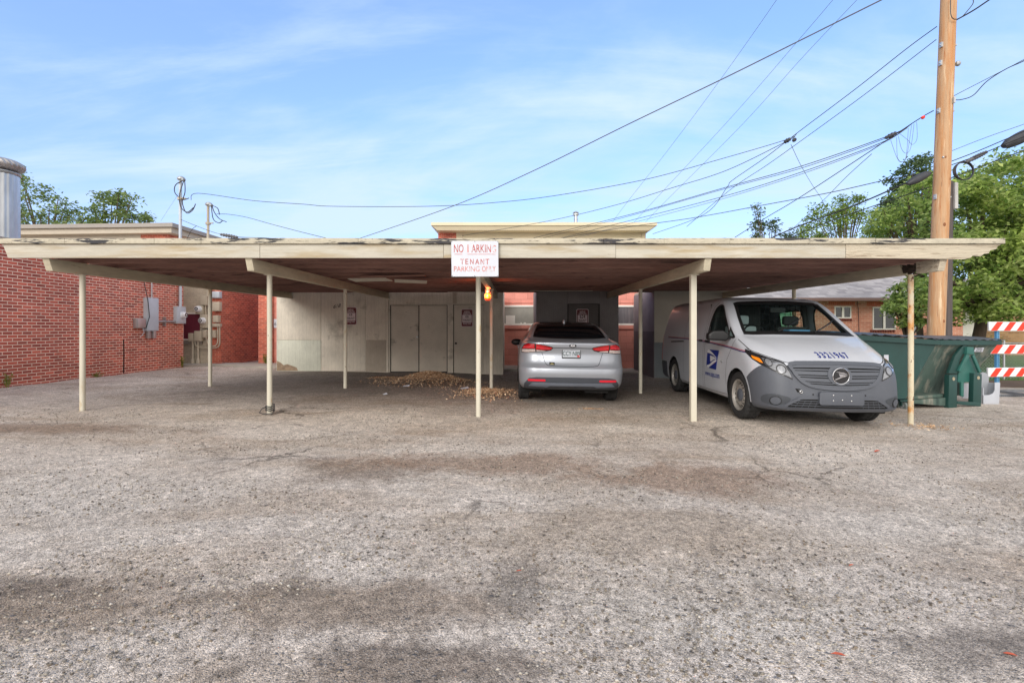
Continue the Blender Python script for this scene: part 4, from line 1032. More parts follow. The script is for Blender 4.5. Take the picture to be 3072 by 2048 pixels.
FIELDS = ('z', 'yn', 'yf', 'w', 'rxn', 'ryn', 'bn', 'rxf', 'ryf', 'bf')
def loft_body(keys, levels, nf=16, nc=14, ns=60, warp=None):
    """keys: rows of FIELDS from the sill to the roof; returns verts, faces of a closed shell"""
    K = np.array(keys, float)
    s = np.concatenate([[0], np.cumsum(np.sqrt(np.diff(K[:, 0])**2 + (0.7 * np.diff(K[:, 1]))**2 + 0.3 * np.diff(K[:, 3])**2) + 0.004)])
    q = np.linspace(0, s[-1], levels)
    P = np.stack([pchip(s, K[:, i], q) for i in range(K.shape[1])], 1)
    vs = []; n = None
    for row in P:
        z, yn, yf, w, rxn, ryn, bn, rxf, ryf, bf = row
        half = []
        for i in range(nf):
            x = (w - rxn) * i / nf
            half.append((x, yn + bn * (x / w) ** 2))
        e = 2.3
        y0 = yn + bn * ((w - rxn) / w) ** 2
        for i in range(nc + 1):
            a = math.pi / 2 * i / nc
            half.append((w - rxn + rxn * math.sin(a) ** (2 / e), y0 + ryn * (1 - math.cos(a) ** (2 / e))))
        ya = y0 + ryn; y1 = yf - bf * ((w - rxf) / w) ** 2; yb = y1 - ryf
        for i in range(1, ns):
            half.append((w, ya + (yb - ya) * i / ns))
        for i in range(nc + 1):
            a = math.pi / 2 * (1 - i / nc)
            half.append((w - rxf + rxf * math.sin(a) ** (2 / e), y1 - ryf * (1 - math.cos(a) ** (2 / e))))
        for i in range(nf - 1, -1, -1):
            x = (w - rxf) * i / nf
            half.append((x, yf - bf * (x / w) ** 2))
        loop = half + [(-x, y) for x, y in reversed(half[1:-1])]
        n = len(loop)
        vs += [(x, y, z) for x, y in loop]
    if warp: vs = [warp(*p) for p in vs]
    fs = []
    for k in range(levels - 1):
        for i in range(n):
            j = (i + 1) % n
            fs.append((k * n + i, k * n + j, (k + 1) * n + j, (k + 1) * n + i))
    # caps
    for k, rev in ((0, True), (levels - 1, False)):
        c = np.mean(np.array(vs[k * n:(k + 1) * n]), 0); vs.append(tuple(c)); ci = len(vs) - 1
        for i in range(n):
            j = (i + 1) % n
            fs.append((ci, k * n + j, k * n + i) if rev else (ci, k * n + i, k * n + j))
    return vs, fs

AX = {'n': (lambda u, v: Vector((u, -4, v)), Vector((0, 1, 0))), 'f': (lambda u, v: Vector((u, 12, v)), Vector((0, -1, 0))),
      'L': (lambda u, v: Vector((-4, u, v)), Vector((1, 0, 0))), 'R': (lambda u, v: Vector((4, u, v)), Vector((-1, 0, 0))),
      't': (lambda u, v: Vector((u, v, 6)), Vector((0, 0, -1)))}
class Skin:
    def __init__(s, vs, fs):
        s.bvh = BVHTree.FromPolygons([Vector(v) for v in vs], fs)
    def hit(s, ax, u, v):
        o, d = AX[ax]
        p, nrm, i, _ = s.bvh.ray_cast(o(u, v), d)
        if p is None:
            q = o(u, v)
            k = {'n': 1, 'f': 1, 'L': 0, 'R': 0, 't': 2}[ax]
            best = None
            for tt in (0.1, 0.5, 1, 2, 3, 4):
                q2 = Vector(q); q2[k] = tt if ax != 'L' else -0.85
                if ax == 'R': q2[k] = 0.85
                r = s.bvh.find_nearest(q2)
                if best is None or r[3] < best[3]: best = r
            p, nrm = best[0], best[1]
        if nrm.dot(d) > 0: nrm = -nrm
        return p, nrm
    def panel(s, mb, poly, ax, off=0.004, thick=0.004, step=0.04):
        bm = bmesh.new()
        f = bm.faces.new([bm.verts.new((u, v, 0)) for u, v in poly])
        bmesh.ops.triangulate(bm, faces=[f])
        for a in (0, 1):
            lo = min(p[a] for p in poly); hi = max(p[a] for p in poly)
            k = int(lo / step)
            while k * step < hi:
                if k * step > lo + 1e-4:
                    co = [0, 0, 0]; no = [0, 0, 0]; co[a] = k * step; no[a] = 1
                    bmesh.ops.bisect_plane(bm, geom=bm.verts[:] + bm.edges[:] + bm.faces[:], plane_co=co, plane_no=no)
                k += 1
        bm.verts.ensure_lookup_table(); bm.verts.index_update()
        top = []; bot = []
        for v in bm.verts:
            p, nrm = s.hit(ax, v.co.x, v.co.y)
            top.append(p + nrm * off); bot.append(p + nrm * (off - thick))
        fs = [tuple(v.index for v in f.verts) for f in bm.faces]
        n = len(top)
        sk = []
        for e in bm.edges:
            if len(e.link_faces) == 1:
                a, b = e.verts[0].index, e.verts[1].index
                sk.append((a, b, n + b, n + a))
        bm.free()
        mb.add(top + bot, fs + sk)
        return mb
    def strip(s, mb, path, ax, w=0.008, off=0.0015, closed=False, dense=0.03):
        pts = []
        P = [Vector((p[0], p[1])) for p in path]
        if closed: P.append(P[0])
        for a, b in zip(P, P[1:]):
            k = max(1, int((b - a).length / dense))
            pts += [a.lerp(b, i / k) for i in range(k)]
        pts.append(P[-1])
        vs = []; n = len(pts)
        for i, p in enumerate(pts):
            a = pts[max(0, i - 1)] if not closed else pts[i - 1 if i else n - 2]
            b = pts[min(n - 1, i + 1)] if not closed else pts[i + 1 if i < n - 1 else 1]
            d = (b - a).normalized(); nn = Vector((-d.y, d.x)) * (w / 2)
            for q in (p - nn, p + nn):
                h, nr = s.hit(ax, q.x, q.y); vs.append(h + nr * off)
        mb.add(vs, [(2 * i, 2 * i + 1, 2 * i + 3, 2 * i + 2) for i in range(n - 1)])
        return mb
    def text(s, mb, txt, size, ax, to2, off=0.003, **k):
        flat = MB(); text_mb(flat, txt, size, lambda a, b: (to2(a, b)[0], to2(a, b)[1], 0), **k)
        bm = bmesh.new(); V = [bm.verts.new(p) for p in flat.v]
        for f in flat.f:
            try: bm.faces.new([V[i] for i in f])
            except ValueError: pass
        for a in (0, 1):
            lo = min(p[a] for p in flat.v); hi = max(p[a] for p in flat.v); c = lo + 0.012
            while c < hi:
                co = [0, 0, 0]; no = [0, 0, 0]; co[a] = c; no[a] = 1
                bmesh.ops.bisect_plane(bm, geom=bm.verts[:] + bm.edges[:] + bm.faces[:], plane_co=co, plane_no=no); c += 0.012
        bm.verts.ensure_lookup_table(); bm.verts.index_update()
        out = []
        for v in bm.verts:
            p, n = s.hit(ax, v.co.x, v.co.y); out.append(p + n * off)
        mb.add(out, [tuple(v.index for v in f.verts) for f in bm.faces]); bm.free()

def smooth_poly(pts, n=4, closed=True):
    out = []; m = len(pts)
    for i in range(m if closed else m - 1):
        p0, p1, p2, p3 = (pts[(i - 1) % m] if closed or i > 0 else pts[0]), pts[i], pts[(i + 1) % m], (pts[(i + 2) % m] if closed or i < m - 2 else pts[-1])
        for k in range(n):
            t = k / n
            out.append(tuple(0.5 * (2 * p1[a] + (-p0[a] + p2[a]) * t + (2 * p0[a] - 5 * p1[a] + 4 * p2[a] - p3[a]) * t * t + (-p0[a] + 3 * p1[a] - 3 * p2[a] + p3[a]) * t ** 3) for a in (0, 1)))
    if not closed: out.append(tuple(pts[-1]))
    return out

def inset(poly, d):
    """shrink a polygon by d (miter)"""
    n = len(poly); A = sum(poly[i][0] * poly[(i + 1) % n][1] - poly[(i + 1) % n][0] * poly[i][1] for i in range(n))
    sgn = 1 if A > 0 else -1
    out = []
    for i in range(n):
        a, b, c = Vector(poly[i - 1]), Vector(poly[i]), Vector(poly[(i + 1) % n])
        d1 = (b - a).normalized(); d2 = (c - b).normalized()
        n1 = Vector((-d1.y, d1.x)) * sgn; n2 = Vector((-d2.y, d2.x)) * sgn
        m = (n1 + n2); L2 = m.length
        m = m / L2 if L2 > 1e-6 else n1
        k = min(2.0, 1 / max(0.35, m.dot(n1)))
        out.append(tuple(b + m * d * k))
    return out

def ringstrip(skin, mb, poly, ax, d, off=0.006, thick=0.006):
    """band of width d just inside the outline, lying on the skin"""
    inn = inset(poly, d); n = len(poly); vs = []
    for P, o in ((poly, off), (inn, off), (poly, off - thick), (inn, off - thick)):
        for u, v in P:
            p, nr = skin.hit(ax, u, v); vs.append(p + nr * o)
    fs = []
    for i in range(n):
        j = (i + 1) % n
        fs += [(i, j, n + j, n + i), (2 * n + i, 2 * n + j, j, i), (n + i, n + j, 3 * n + j, 3 * n + i)]
    mb.add(vs, fs); return mb

def ellipse(cx, cz, rx, rz, n=20, rot=0.0):
    return [(cx + rx * math.cos(2 * math.pi * i / n) * math.cos(rot) - rz * math.sin(2 * math.pi * i / n) * math.sin(rot),
             cz + rx * math.cos(2 * math.pi * i / n) * math.sin(rot) + rz * math.sin(2 * math.pi * i / n) * math.cos(rot)) for i in range(n)]
def rrect(x0, x1, z0, z1, r, n=4):
    out = []
    for cx, cz, a0 in ((x1 - r, z1 - r, 0), (x0 + r, z1 - r, 90), (x0 + r, z0 + r, 180), (x1 - r, z0 + r, 270)):
        out += [(cx + r * math.cos(R(a0 + 90 * i / n)), cz + r * math.sin(R(a0 + 90 * i / n))) for i in range(n + 1)]
    return out
def mirror(poly): return [(-u, v) for u, v in reversed(poly)]

def pip(poly, u, v):
    c = False; n = len(poly); j = n - 1
    for i in range(n):
        if (poly[i][1] > v) != (poly[j][1] > v) and u < (poly[j][0] - poly[i][0]) * (v - poly[i][1]) / (poly[j][1] - poly[i][1]) + poly[i][0]:
            c = not c
        j = i
    return c

def split_body(vs, fs, pick):
    """faces sorted into named sets by pick(centre, normal) -> name or None (dropped)"""
    out = {}
    V = [Vector(v) for v in vs]
    for f in fs:
        c = sum((V[i] for i in f), Vector()) / len(f)
        nrm = (V[f[1]] - V[f[0]]).cross(V[f[2]] - V[f[0]])
        if nrm.length > 1e-12: nrm.normalize()
        k = pick(c, nrm)
        if k: out.setdefault(k, []).append(f)
    res = {}
    for k, ff in out.items():
        used = {}; mb = MB(); idx = []
        for f in ff:
            idx.append(tuple(used.setdefault(i, len(used)) for i in f))
        vv = [None] * len(used)
        for a, b in used.items(): vv[b] = vs[a]
        mb.add(vv, idx); res[k] = mb
    return res

def cut(vs, fs, g):
    """split faces where g (one value per vertex) changes sign, so that outlines come out clean"""
    vs = list(vs); g = list(g); cache = {}; out = []
    for f in fs:
        sg = [g[i] > 0 for i in f]
        if all(sg) or not any(sg): out.append(f); continue
        pos = []; neg = []
        n = len(f)
        for a in range(n):
            i, j = f[a], f[(a + 1) % n]
            (pos if g[i] > 0 else neg).append(i)
            if (g[i] > 0) != (g[j] > 0):
                key = (min(i, j), max(i, j))
                if key not in cache:
                    t = g[i] / (g[i] - g[j])
                    vs.append(tuple(vs[i][k] + (vs[j][k] - vs[i][k]) * t for k in range(3))); g.append(0.0); cache[key] = len(vs) - 1
                pos.append(cache[key]); neg.append(cache[key])
        for q in (pos, neg):
            if len(q) >= 3: out.append(tuple(q))
    return vs, out

def sdist(poly, u, v):
    """signed distance to a polygon outline (positive inside), arrays"""
    P = np.array(poly, float); Q = np.roll(P, -1, 0); p = np.stack([u, v], -1)
    best = np.full(len(u), 1e9); ins = np.zeros(len(u), bool)
    for a, b in zip(P, Q):
        d = b - a; t = np.clip(((p - a) @ d) / (d @ d), 0, 1)
        best = np.minimum(best, np.linalg.norm(p - a - t[:, None] * d, axis=1))
        c = (a[1] > p[:, 1]) != (b[1] > p[:, 1])
        with np.errstate(divide='ignore', invalid='ignore'):
            ins ^= c & (p[:, 0] < (b[0] - a[0]) * (p[:, 1] - a[1]) / (b[1] - a[1]) + a[0])
    return np.where(ins, best, -best)

def wheel(parent, name, x, y, r, width, side, rimmat, style, tread=0.012):
    """wheel at axle end; side -1: outer face looks to -x"""
    w = bpy.data.objects.new(name, None); COL.objects.link(w); w.parent = parent; w.location = (x, y, r); w.empty_display_size = 0.1
    rr = 0.64 * r if style == 'steel' else 0.70 * r
    h = width / 2
    prof = [(rr, -h * 0.80), (rr + 0.02, -h * 0.95), (r * 0.86, -h), (r * 0.95, -h * 0.93), (r * 0.985, -h * 0.80)]
    prof += [(r, -h * 0.74), (r, -h * 0.42), (r, -h * 0.36), (r, -0.05 * h), (r, 0.05 * h), (r, h * 0.36), (r, h * 0.42), (r, h * 0.74)]
    prof += [(r * 0.985, h * 0.80), (r * 0.95, h * 0.93), (r * 0.86, h), (rr + 0.02, h * 0.95), (rr, h * 0.80)]
    def md(i, j, q):
        if 5 <= i <= 12:
            if i in (7, 10): return q - tread
            ph = (j + (2 if i > 8 else 0)) % 4
            return q - (tread if ph == 0 else 0)
        if i in (4, 13): return q - (tread * 0.7 if j % 4 == 0 else 0)
        return q
    MB().lathe(prof, (0, 0, 0), 'x', 112, closed=True, mod=md).build('tyre', M['rubber'], w, smooth=True)
    s = side
    if style == 'steel':
        rp = [(rr, s * h * 0.78), (rr + 0.012, s * h * 0.86), (rr + 0.004, s * h * 0.92), (rr - 0.012, s * h * 0.80), (rr - 0.02, s * h * 0.35), (rr * 0.86, s * h * 0.42), (rr * 0.70, s * h * 0.66), (rr * 0.50, s * h * 0.70), (rr * 0.40, s * h * 0.62), (0, s * h * 0.62)]
        rm = MB().lathe(rp, (0, 0, 0), 'x', 64).build('rim', rimmat, w, smooth=True)
        hl = MB()
        for k in range(16):
            a = 2 * math.pi * k / 16
            cx_, cz_ = rr * 0.775 * math.cos(a), rr * 0.775 * math.sin(a)
            pts = []
            for (u, v) in ellipse(0, 0, 0.021, 0.0125, 14):
                pts.append((s * (h * 0.58 + 0.008), cx_ + u * math.cos(a) - v * math.sin(a), cz_ + u * math.sin(a) + v * math.cos(a)))
            # follow the dish slope
            vs = []
            for p in pts:
                rad = math.hypot(p[1], p[2]); t = (rad - rr * 0.70) / (rr * 0.16)
                vs.append((s * (h * (0.66 - 0.24 * t) + 0.010), p[1], p[2]))
            hl.add(vs, [tuple(range(14))])
        hl.build('rim_hole', M['gap'], rm, recalc=False)
        MB().lathe([(rr * 0.42, s * h * 0.62), (rr * 0.42, s * (h * 0.70)), (rr * 0.33, s * h * 0.84), (0, s * h * 0.86)], (0, 0, 0), 'x', 32).build('hub_cap', M['van_grey'], w, smooth=True)
    else:
        rm = MB().lathe([(rr, s * h * 0.78), (rr + 0.01, s * h * 0.88), (rr - 0.012, s * h * 0.80), (rr - 0.02, s * h * 0.2), (0, s * h * 0.15)], (0, 0, 0), 'x', 48).build('rim', rimmat, w, smooth=True)
        sp = MB()
        for k in range(10):
            a = 2 * math.pi * (k // 2) / 5 + (0.18 if k % 2 else -0.18)
            d = Vector((0, math.cos(a), math.sin(a))); 
            sp.bar(d * 0.03 + Vector((s * h * 0.6, 0, 0)), d * (rr - 0.005) + Vector((s * h * 0.72, 0, 0)), 0.035, 0.03, (1, 0, 0))
        sp.lathe([(0.06, s * h * 0.5), (0.055, s * h * 0.72), (0, s * h * 0.74)], (0, 0, 0), 'x', 20)
        sp.build('spokes', rimmat, w, smooth=True)
    return w

def well(mb, x0, x1, y, z, r):
    """dark liner above a wheel"""
    n = 28; vs = []
    for i in range(n + 1):
        a = R(-25) + R(230) * i / n
        for x in (x0, x1): vs.append((x, y + r * math.cos(a), z + r * math.sin(a)))
    c = len(vs); vs.append((x1, y, z))
    mb.add(vs, [(2 * i, 2 * i + 1, 2 * i + 3, 2 * i + 2) for i in range(n)] + [(c, 2 * i + 1, 2 * i + 3) for i in range(n)])

# ================================================================== VAN
M['van_white'] = mat('van_white_paint', S(196, 200, 208), 0.28, var=0.03, vscale=1.5, coat=0.55, rnd=False, fine=(60, 0.02))
M['van_grey'] = mat('van_grey_plastic', S(82, 86, 94), 0.55, var=0.06, vscale=4, bump=(160, 0.06), rnd=False)
M['van_grey_shaded'] = mat('van_grey_plastic_shaded', S(62, 66, 72), 0.6, var=0.06)  # bumper grey darkened to paint the shade inside the fog-light recess
M['van_glass'] = glass_mat('van_glass', (0.80, 0.90, 0.87), 0.90)
M['bezel'] = mat('dark_bezel', (0.02, 0.02, 0.022), 0.25, var=0, spec=0.6)
M['lampglass'] = mat('headlamp_clear', (0.22, 0.23, 0.25), 0.10, 0.45, var=0.35, vscale=22, spec=0.8, coat=1.0)
M['lampbright'] = mat('headlamp_reflector', (0.24, 0.25, 0.27), 0.35, 0.3, var=0.3, vscale=40, coat=0.3)
M['amber'] = mat('amber_lens', S(242, 140, 30), 0.15, var=0.1, vscale=30, coat=1.0)
M['cabin'] = mat('cabin_dark_grey', (0.035, 0.036, 0.038), 0.8, var=0.15)
M['seatgrey'] = mat('seat_cover', S(170, 178, 182), 0.9, var=0.1)
M['blue'] = mat('postal_blue', S(22, 44, 132), 0.35, var=0.05)
M['bluestripe'] = mat('stripe_blue', S(30, 42, 110), 0.35, var=0)
M['redstripe'] = mat('stripe_red', S(170, 40, 64), 0.35, var=0)
M['decalwhite'] = mat('decal_white', S(226, 229, 234), 0.3, var=0, coat=0.4)

VROT = R(-1.4)
van = thing('delivery_van', 'white postal delivery van with grey bumper and blue eagle logo, nose out of the carport', 'van', (4.225, 6.50, -0.062), (0, R(1.0), VROT))
#        z     yn    yf    w     rxn   ryn   bn    rxf   ryf   bf
VK = [(0.215, 0.30, 4.95, 0.80, 0.34, 0.36, 0.16, 0.15, 0.15, 0.02),
      (0.235, 0.12, 5.05, 0.89, 0.36, 0.40, 0.15, 0.15, 0.15, 0.02),
      (0.30, 0.02, 5.13, 0.935, 0.38, 0.46, 0.14, 0.14, 0.14, 0.02),
      (0.42, 0.00, 5.14, 0.95, 0.38, 0.48, 0.14, 0.13, 0.13, 0.02),
      (0.56, 0.015, 5.14, 0.960, 0.38, 0.50, 0.14, 0.13, 0.13, 0.02),
      (0.72, 0.04, 5.13, 0.964, 0.39, 0.52, 0.15, 0.12, 0.12, 0.02),
      (0.82, 0.075, 5.12, 0.963, 0.42, 0.54, 0.16, 0.12, 0.12, 0.02),
      (0.868, 0.11, 5.11, 0.961, 0.44, 0.55, 0.16, 0.12, 0.12, 0.02),
      (0.925, 0.20, 5.11, 0.957, 0.45, 0.54, 0.15, 0.12, 0.12, 0.02),
      (1.01, 0.36, 5.10, 0.953, 0.44, 0.50, 0.14, 0.12, 0.12, 0.02),
      (1.10, 0.57, 5.09, 0.948, 0.36, 0.42, 0.13, 0.12, 0.12, 0.02),
      (1.17, 0.76, 5.08, 0.940, 0.24, 0.30, 0.12, 0.12, 0.12, 0.02),
      (1.215, 0.89, 5.07, 0.934, 0.15, 0.18, 0.12, 0.12, 0.12, 0.02),
      (1.26, 0.975, 5.06, 0.926, 0.11, 0.11, 0.12, 0.12, 0.12, 0.02),
      (1.40, 1.18, 5.03, 0.898, 0.10, 0.10, 0.12, 0.12, 0.12, 0.02),
      (1.58, 1.43, 4.98, 0.855, 0.10, 0.10, 0.12, 0.12, 0.12, 0.02),
      (1.72, 1.63, 4.94, 0.815, 0.11, 0.11, 0.12, 0.13, 0.13, 0.02),
      (1.80, 1.77, 4.90, 0.780, 0.13, 0.14, 0.12, 0.15, 0.15, 0.02),
      (1.84, 1.91, 4.86, 0.735, 0.16, 0.18, 0.12, 0.16, 0.16, 0.02),
      (1.875, 2.20, 4.76, 0.63, 0.22, 0.26, 0.12, 0.18, 0.18, 0.02),
      (1.895, 2.65, 4.5, 0.42, 0.20, 0.30, 0.10, 0.18, 0.18, 0.02)]
vvs, vfs = loft_body(VK, 130, nf=20, nc=16, ns=90)
vskin = Skin(vvs, vfs)
WF, WR, WRAD, ARCH = 0.895, 4.095, 0.345, 0.415
# openings (front view and side view outlines)
wsL = [(0.0, 1.255), (-0.40, 1.252), (-0.70, 1.242), (-0.812, 1.242), (-0.80, 1.32), (-0.757, 1.50), (-0.712, 1.66), (-0.688, 1.745), (-0.62, 1.772), (-0.30, 1.79), (0.0, 1.795)]
ws = wsL + [(-u, v) for u, v in reversed(wsL[1:-1])]
sideW = [(1.36, 1.200), (2.13, 1.195), (2.21, 1.25), (2.195, 1.50), (2.12, 1.66), (2.00, 1.725), (1.86, 1.725), (1.76, 1.68), (1.58, 1.52), (1.36, 1.335)]
quarterW = [(1.06, 1.185), (1.30, 1.197), (1.30, 1.345), (1.24, 1.315)]
slideW = [(2.50, 1.24), (3.35, 1.24), (3.38, 1.30), (3.34, 1.62), (3.26, 1.68), (2.58, 1.69), (2.52, 1.62)]
def bumper_side(y, z):
    # grey plastic wraps from the nose to the wheel arch
    return z < 0.80 - 0.16 * max(0, (y - 0.30) / 0.3) and y < 0.62
def vlim(x, y):
    ax_ = abs(x)
    lim = 0.842 if ax_ < 0.62 else 0.842 - (ax_ - 0.62) * 0.06
    if y > 0.30: lim = min(lim, 0.84 - (y - 0.30) * 0.72)
    return lim
def V3(): return np.array(vvs, float)
A_ = V3(); vvs, vfs = cut(vvs, vfs, [z - vlim(x, y) if y < 0.75 else 1.0 for x, y, z in vvs])
for wy in (WF, WR):
    vvs, vfs = cut(vvs, vfs, [math.hypot(y - wy, z - WRAD) - ARCH if abs(x) > 0.45 else 1.0 for x, y, z in vvs])
A_ = V3(); vvs, vfs = cut(vvs, vfs, np.where((A_[:, 1] < 2.5) & (A_[:, 2] > 1.15), sdist(ws, A_[:, 0], A_[:, 2]), -1.0).tolist())
for poly, both in ((sideW, True), (quarterW, True), (slideW, False)):
    A_ = V3(); vvs, vfs = cut(vvs, vfs, np.where((A_[:, 0] > 0.5) | ((A_[:, 0] < -0.5) & both), sdist(poly, A_[:, 1], A_[:, 2]), -1.0).tolist())
vvs, vfs = cut(vvs, vfs, [x if z < 0.62 and y > 4.4 else 1.0 for x, y, z in [(4.62 - y, y, z) for x, y, z in vvs]])
vvs, vfs = cut(vvs, vfs, [z - 0.60 if y > 4.5 else 1.0 for x, y, z in vvs])
def vpick(c, n):
    ax_ = abs(c.x)
    if ax_ > 0.55:
        for wy in (WF, WR):
            if math.hypot(c.y - wy, c.z - WRAD) < ARCH: return None
    if n.y < -0.15 and c.y < 2.3 and c.z > 1.2 and pip(ws, c.x, c.z): return None
    if ax_ > 0.6 and abs(n.x) > 0.4:
        if pip(sideW, c.y, c.z) or pip(quarterW, c.y, c.z): return None
        if c.x > 0 and pip(slideW, c.y, c.z): return None
    if c.z < 0.235 and c.y > 0.6: return 'underbody'
    if c.y < 0.72 and c.z < vlim(c.x, c.y): return 'bumper'
    if c.z < 0.60 and c.y > 4.62: return 'rear_bumper'
    return 'body'
vparts = split_body(vvs, vfs, vpick)
vparts['body'].build('body', M['van_white'], van, smooth=True)
bump_o = vparts['bumper'].build('bumper', M['van_grey'], van, smooth=True)
vparts['rear_bumper'].build('rear_bumper', M['van_grey'], van, smooth=True)
vparts['underbody'].build('underbody', M['gap'], van, smooth=True)
# wheel arches
for sx in (-1, 1):
    for wy in (WF, WR):
        wmb = MB(); well(wmb, sx * 0.93, sx * 0.45, wy, WRAD, ARCH + 0.005); wmb.build('wheel_liner', M['gap'], van, recalc=False)
for ax in 'LR':
    for wy in (WF, WR):
        am = MB()
        path = [(wy + (ARCH - 0.002) * math.cos(a), WRAD + (ARCH - 0.002) * math.sin(a)) for a in [R(-6 + 192 * i / 40) for i in range(41)]]
        vskin.strip(am, path, ax, 0.035, 0.004)
        am.build('arch_lip', M['van_white'], van, smooth=True, recalc=False)
M['steelrim'] = mat('silver_steel_rim', S(176, 172, 166), 0.45, 0.5, var=0.15, vscale=12)
wheels = []
for sx in (-1, 1):
    for wy in (WF, WR):
        wheel(van, 'wheel', sx * 0.835, wy, WRAD, 0.235, sx, M['steelrim'], 'steel')
# glass and rubber seals
vskin.panel(MB(), ws, 'n', -0.004, 0.003, 0.06).build('windshield', M['van_glass'], van, smooth=True, recalc=False)
sl = MB(); ringstrip(vskin, sl, ws, 'n', 0.045, 0.003, 0.008)
vskin.panel(sl, [(-0.82, 1.238), (-0.70, 1.235), (-.4, 1.245), (0.4, 1.245), (.7, 1.235), (0.82, 1.238), (0.81, 1.262), (0.4, 1.272), (-0.4, 1.272), (-0.81, 1.262)], 'n', 0.0045, 0.006, 0.08)
sl.build('windshield_seal', M['black'], van, recalc=False)
for ax, sets in (('L', (sideW, quarterW)), ('R', (sideW, quarterW, slideW))):
    for poly in sets:
        g = vskin.panel(MB(), poly, ax, -0.004, 0.003, 0.06).build('side_window', M['van_glass'], van, smooth=True, recalc=False)
        s_ = MB(); ringstrip(vskin, s_, smooth_poly(poly, 3), ax, 0.030, 0.004, 0.008)
        s_.build('window_seal', M['black'], g, recalc=False)
# seams of doors, bonnet and panels
for ax in 'LR':
    sm = MB()
    vskin.strip(sm, [(2.28, 0.30), (2.29, 0.9), (2.29, 1.22), (2.27, 1.5), (2.19, 1.70), (2.05, 1.77)], ax, 0.007, 0.0022)
    vskin.strip(sm, [(1.315, 0.42), (1.33, 0.62), (1.28, 0.85), (1.10, 1.08), (1.02, 1.17)], ax, 0.006, 0.0022)
    vskin.strip(sm, [(2.36, 0.31), (2.37, 1.2), (2.36, 1.7)], ax, 0.005, 0.0022)
    vskin.strip(sm, [(3.45, 0.45), (3.47, 1.2), (3.45, 1.7)], ax, 0.006, 0.0022)
    vskin.strip(sm, [(1.33, 0.30), (2.0, 0.285), (3.66, 0.285)], ax, 0.006, 0.0022)
    vskin.strip(sm, [(0.60, 1.005), (0.8, 1.09), (0.98, 1.165)], ax, 0.007, 0.0022)
    sm.build('panel_seam', M['gap'], van, recalc=False)
sm = MB()
for s_ in (-1, 1):
    vskin.strip(sm, [(s_ * 0.60, 0.875), (s_ * 0.65, 0.885), (s_ * 0.72, 0.915), (s_ * 0.81, 0.96), (s_ * 0.88, 1.005), (s_ * 0.915, 1.04)], 'n', 0.008, 0.0022)
vskin.strip(sm, [(-0.60, 0.875), (-0.3, 0.886), (0, 0.889), (0.3, 0.886), (0.60, 0.875)], 'n', 0.008, 0.0022)
sm.build('panel_seam', M['gap'], van, recalc=False)
tr = MB(); vskin.panel(tr, [(3.5, 1.058), (4.35, 1.03), (4.35, 1.052), (3.5, 1.082)], 'L', 0.006, 0.008, 0.08)
vskin.panel(tr, [(3.5, 1.058), (4.35, 1.03), (4.35, 1.052), (3.5, 1.082)], 'R', 0.006, 0.008, 0.08)
tr.build('door_track', M['black'], van, recalc=False)
# stripes
for ax in 'LR':
    st = MB(); vskin.strip(st, [(0.60, 0.992), (1.2, 1.045), (2.0, 1.095), (3.0, 1.13), (4.6, 1.145)], ax, 0.011, 0.003); st.build('stripe', M['redstripe'], van, recalc=False)
    st = MB(); vskin.strip(st, [(0.60, 0.974), (1.2, 1.027), (2.0, 1.077), (3.0, 1.112), (4.6, 1.127)], ax, 0.013, 0.003); st.build('stripe', M['bluestripe'], van, recalc=False)
    hd = MB(); vskin.panel(hd, rrect(2.07, 2.23, 1.085, 1.12, 0.015), ax, 0.030, 0.012, 0.05); vskin.panel(hd, rrect(2.06, 2.10, 1.083, 1.122, 0.012), ax, 0.030, 0.03, 0.05); vskin.panel(hd, rrect(2.20, 2.24, 1.083, 1.122, 0.012), ax, 0.03, 0.03, 0.05)
    hd.build('door_handle', M['black'], van)
    hd = MB(); vskin.panel(hd, rrect(2.42, 2.54, 1.09, 1.125, 0.015), ax, 0.024, 0.02, 0.05); hd.build('door_handle', M['black'], van)
# eagle logo, lettering on the door (side view: u runs rearward, so left in the picture is larger u)
def door_logo(ax, k):
    # k=-1: picture-left is rearward
    base = 2.14; wdt = 0.44; z0, z1 = 0.645, 0.965
    X = lambda u, v: (base - wdt * u, z0 + (z1 - z0) * v)
    b = MB()
    vskin.panel(b, [X(*p) for p in [(0.0, 0.82), (-0.05, 0.12), (0.06, 0.02), (0.95, 0.0), (1.06, 0.55), (1.16, 1.0), (0.20, 1.0), (0.62, 0.80), (0.30, 0.80)]], ax, 0.0025, 0.002, 0.05)
    bo = b.build('logo', M['blue'], van, recalc=False)
    w_ = MB()
    for poly in ([(-0.02, 0.14), (0.10, 0.02), (0.16, 0.02), (0.98, 0.44), (1.0, 0.50), (0.88, 0.51), (0.62, 0.42), (0.30, 0.22)],
                 [(0.32, 0.70), (0.72, 0.655), (0.86, 0.60), (0.78, 0.585), (0.96, 0.575), (0.96, 0.535), (0.84, 0.535), (0.62, 0.47), (0.38, 0.36)],
                 [(0.12, 1.0), (0.19, 1.0), (0.62, 0.82), (0.96, 0.63), (1.0, 0.58), (0.90, 0.62), (0.78, 0.68), (0.60, 0.745), (0.30, 0.80), (0.0, 0.825), (0.0, 0.9)]):
        vskin.panel(w_, [X(*p) for p in poly], ax, 0.0045, 0.001, 0.05)
    w_.build('eagle', M['decalwhite'], bo, recalc=False)
    tx = MB(); vskin.text(tx, 'www.usps.com', 0.135, ax, lambda a, b_: (1.90 - a, 0.555 + b_), squeeze=0.80, bold=0.0015)
    tx.build('lettering', M['blue'], van, recalc=False)
door_logo('L', -1)
tx = MB()
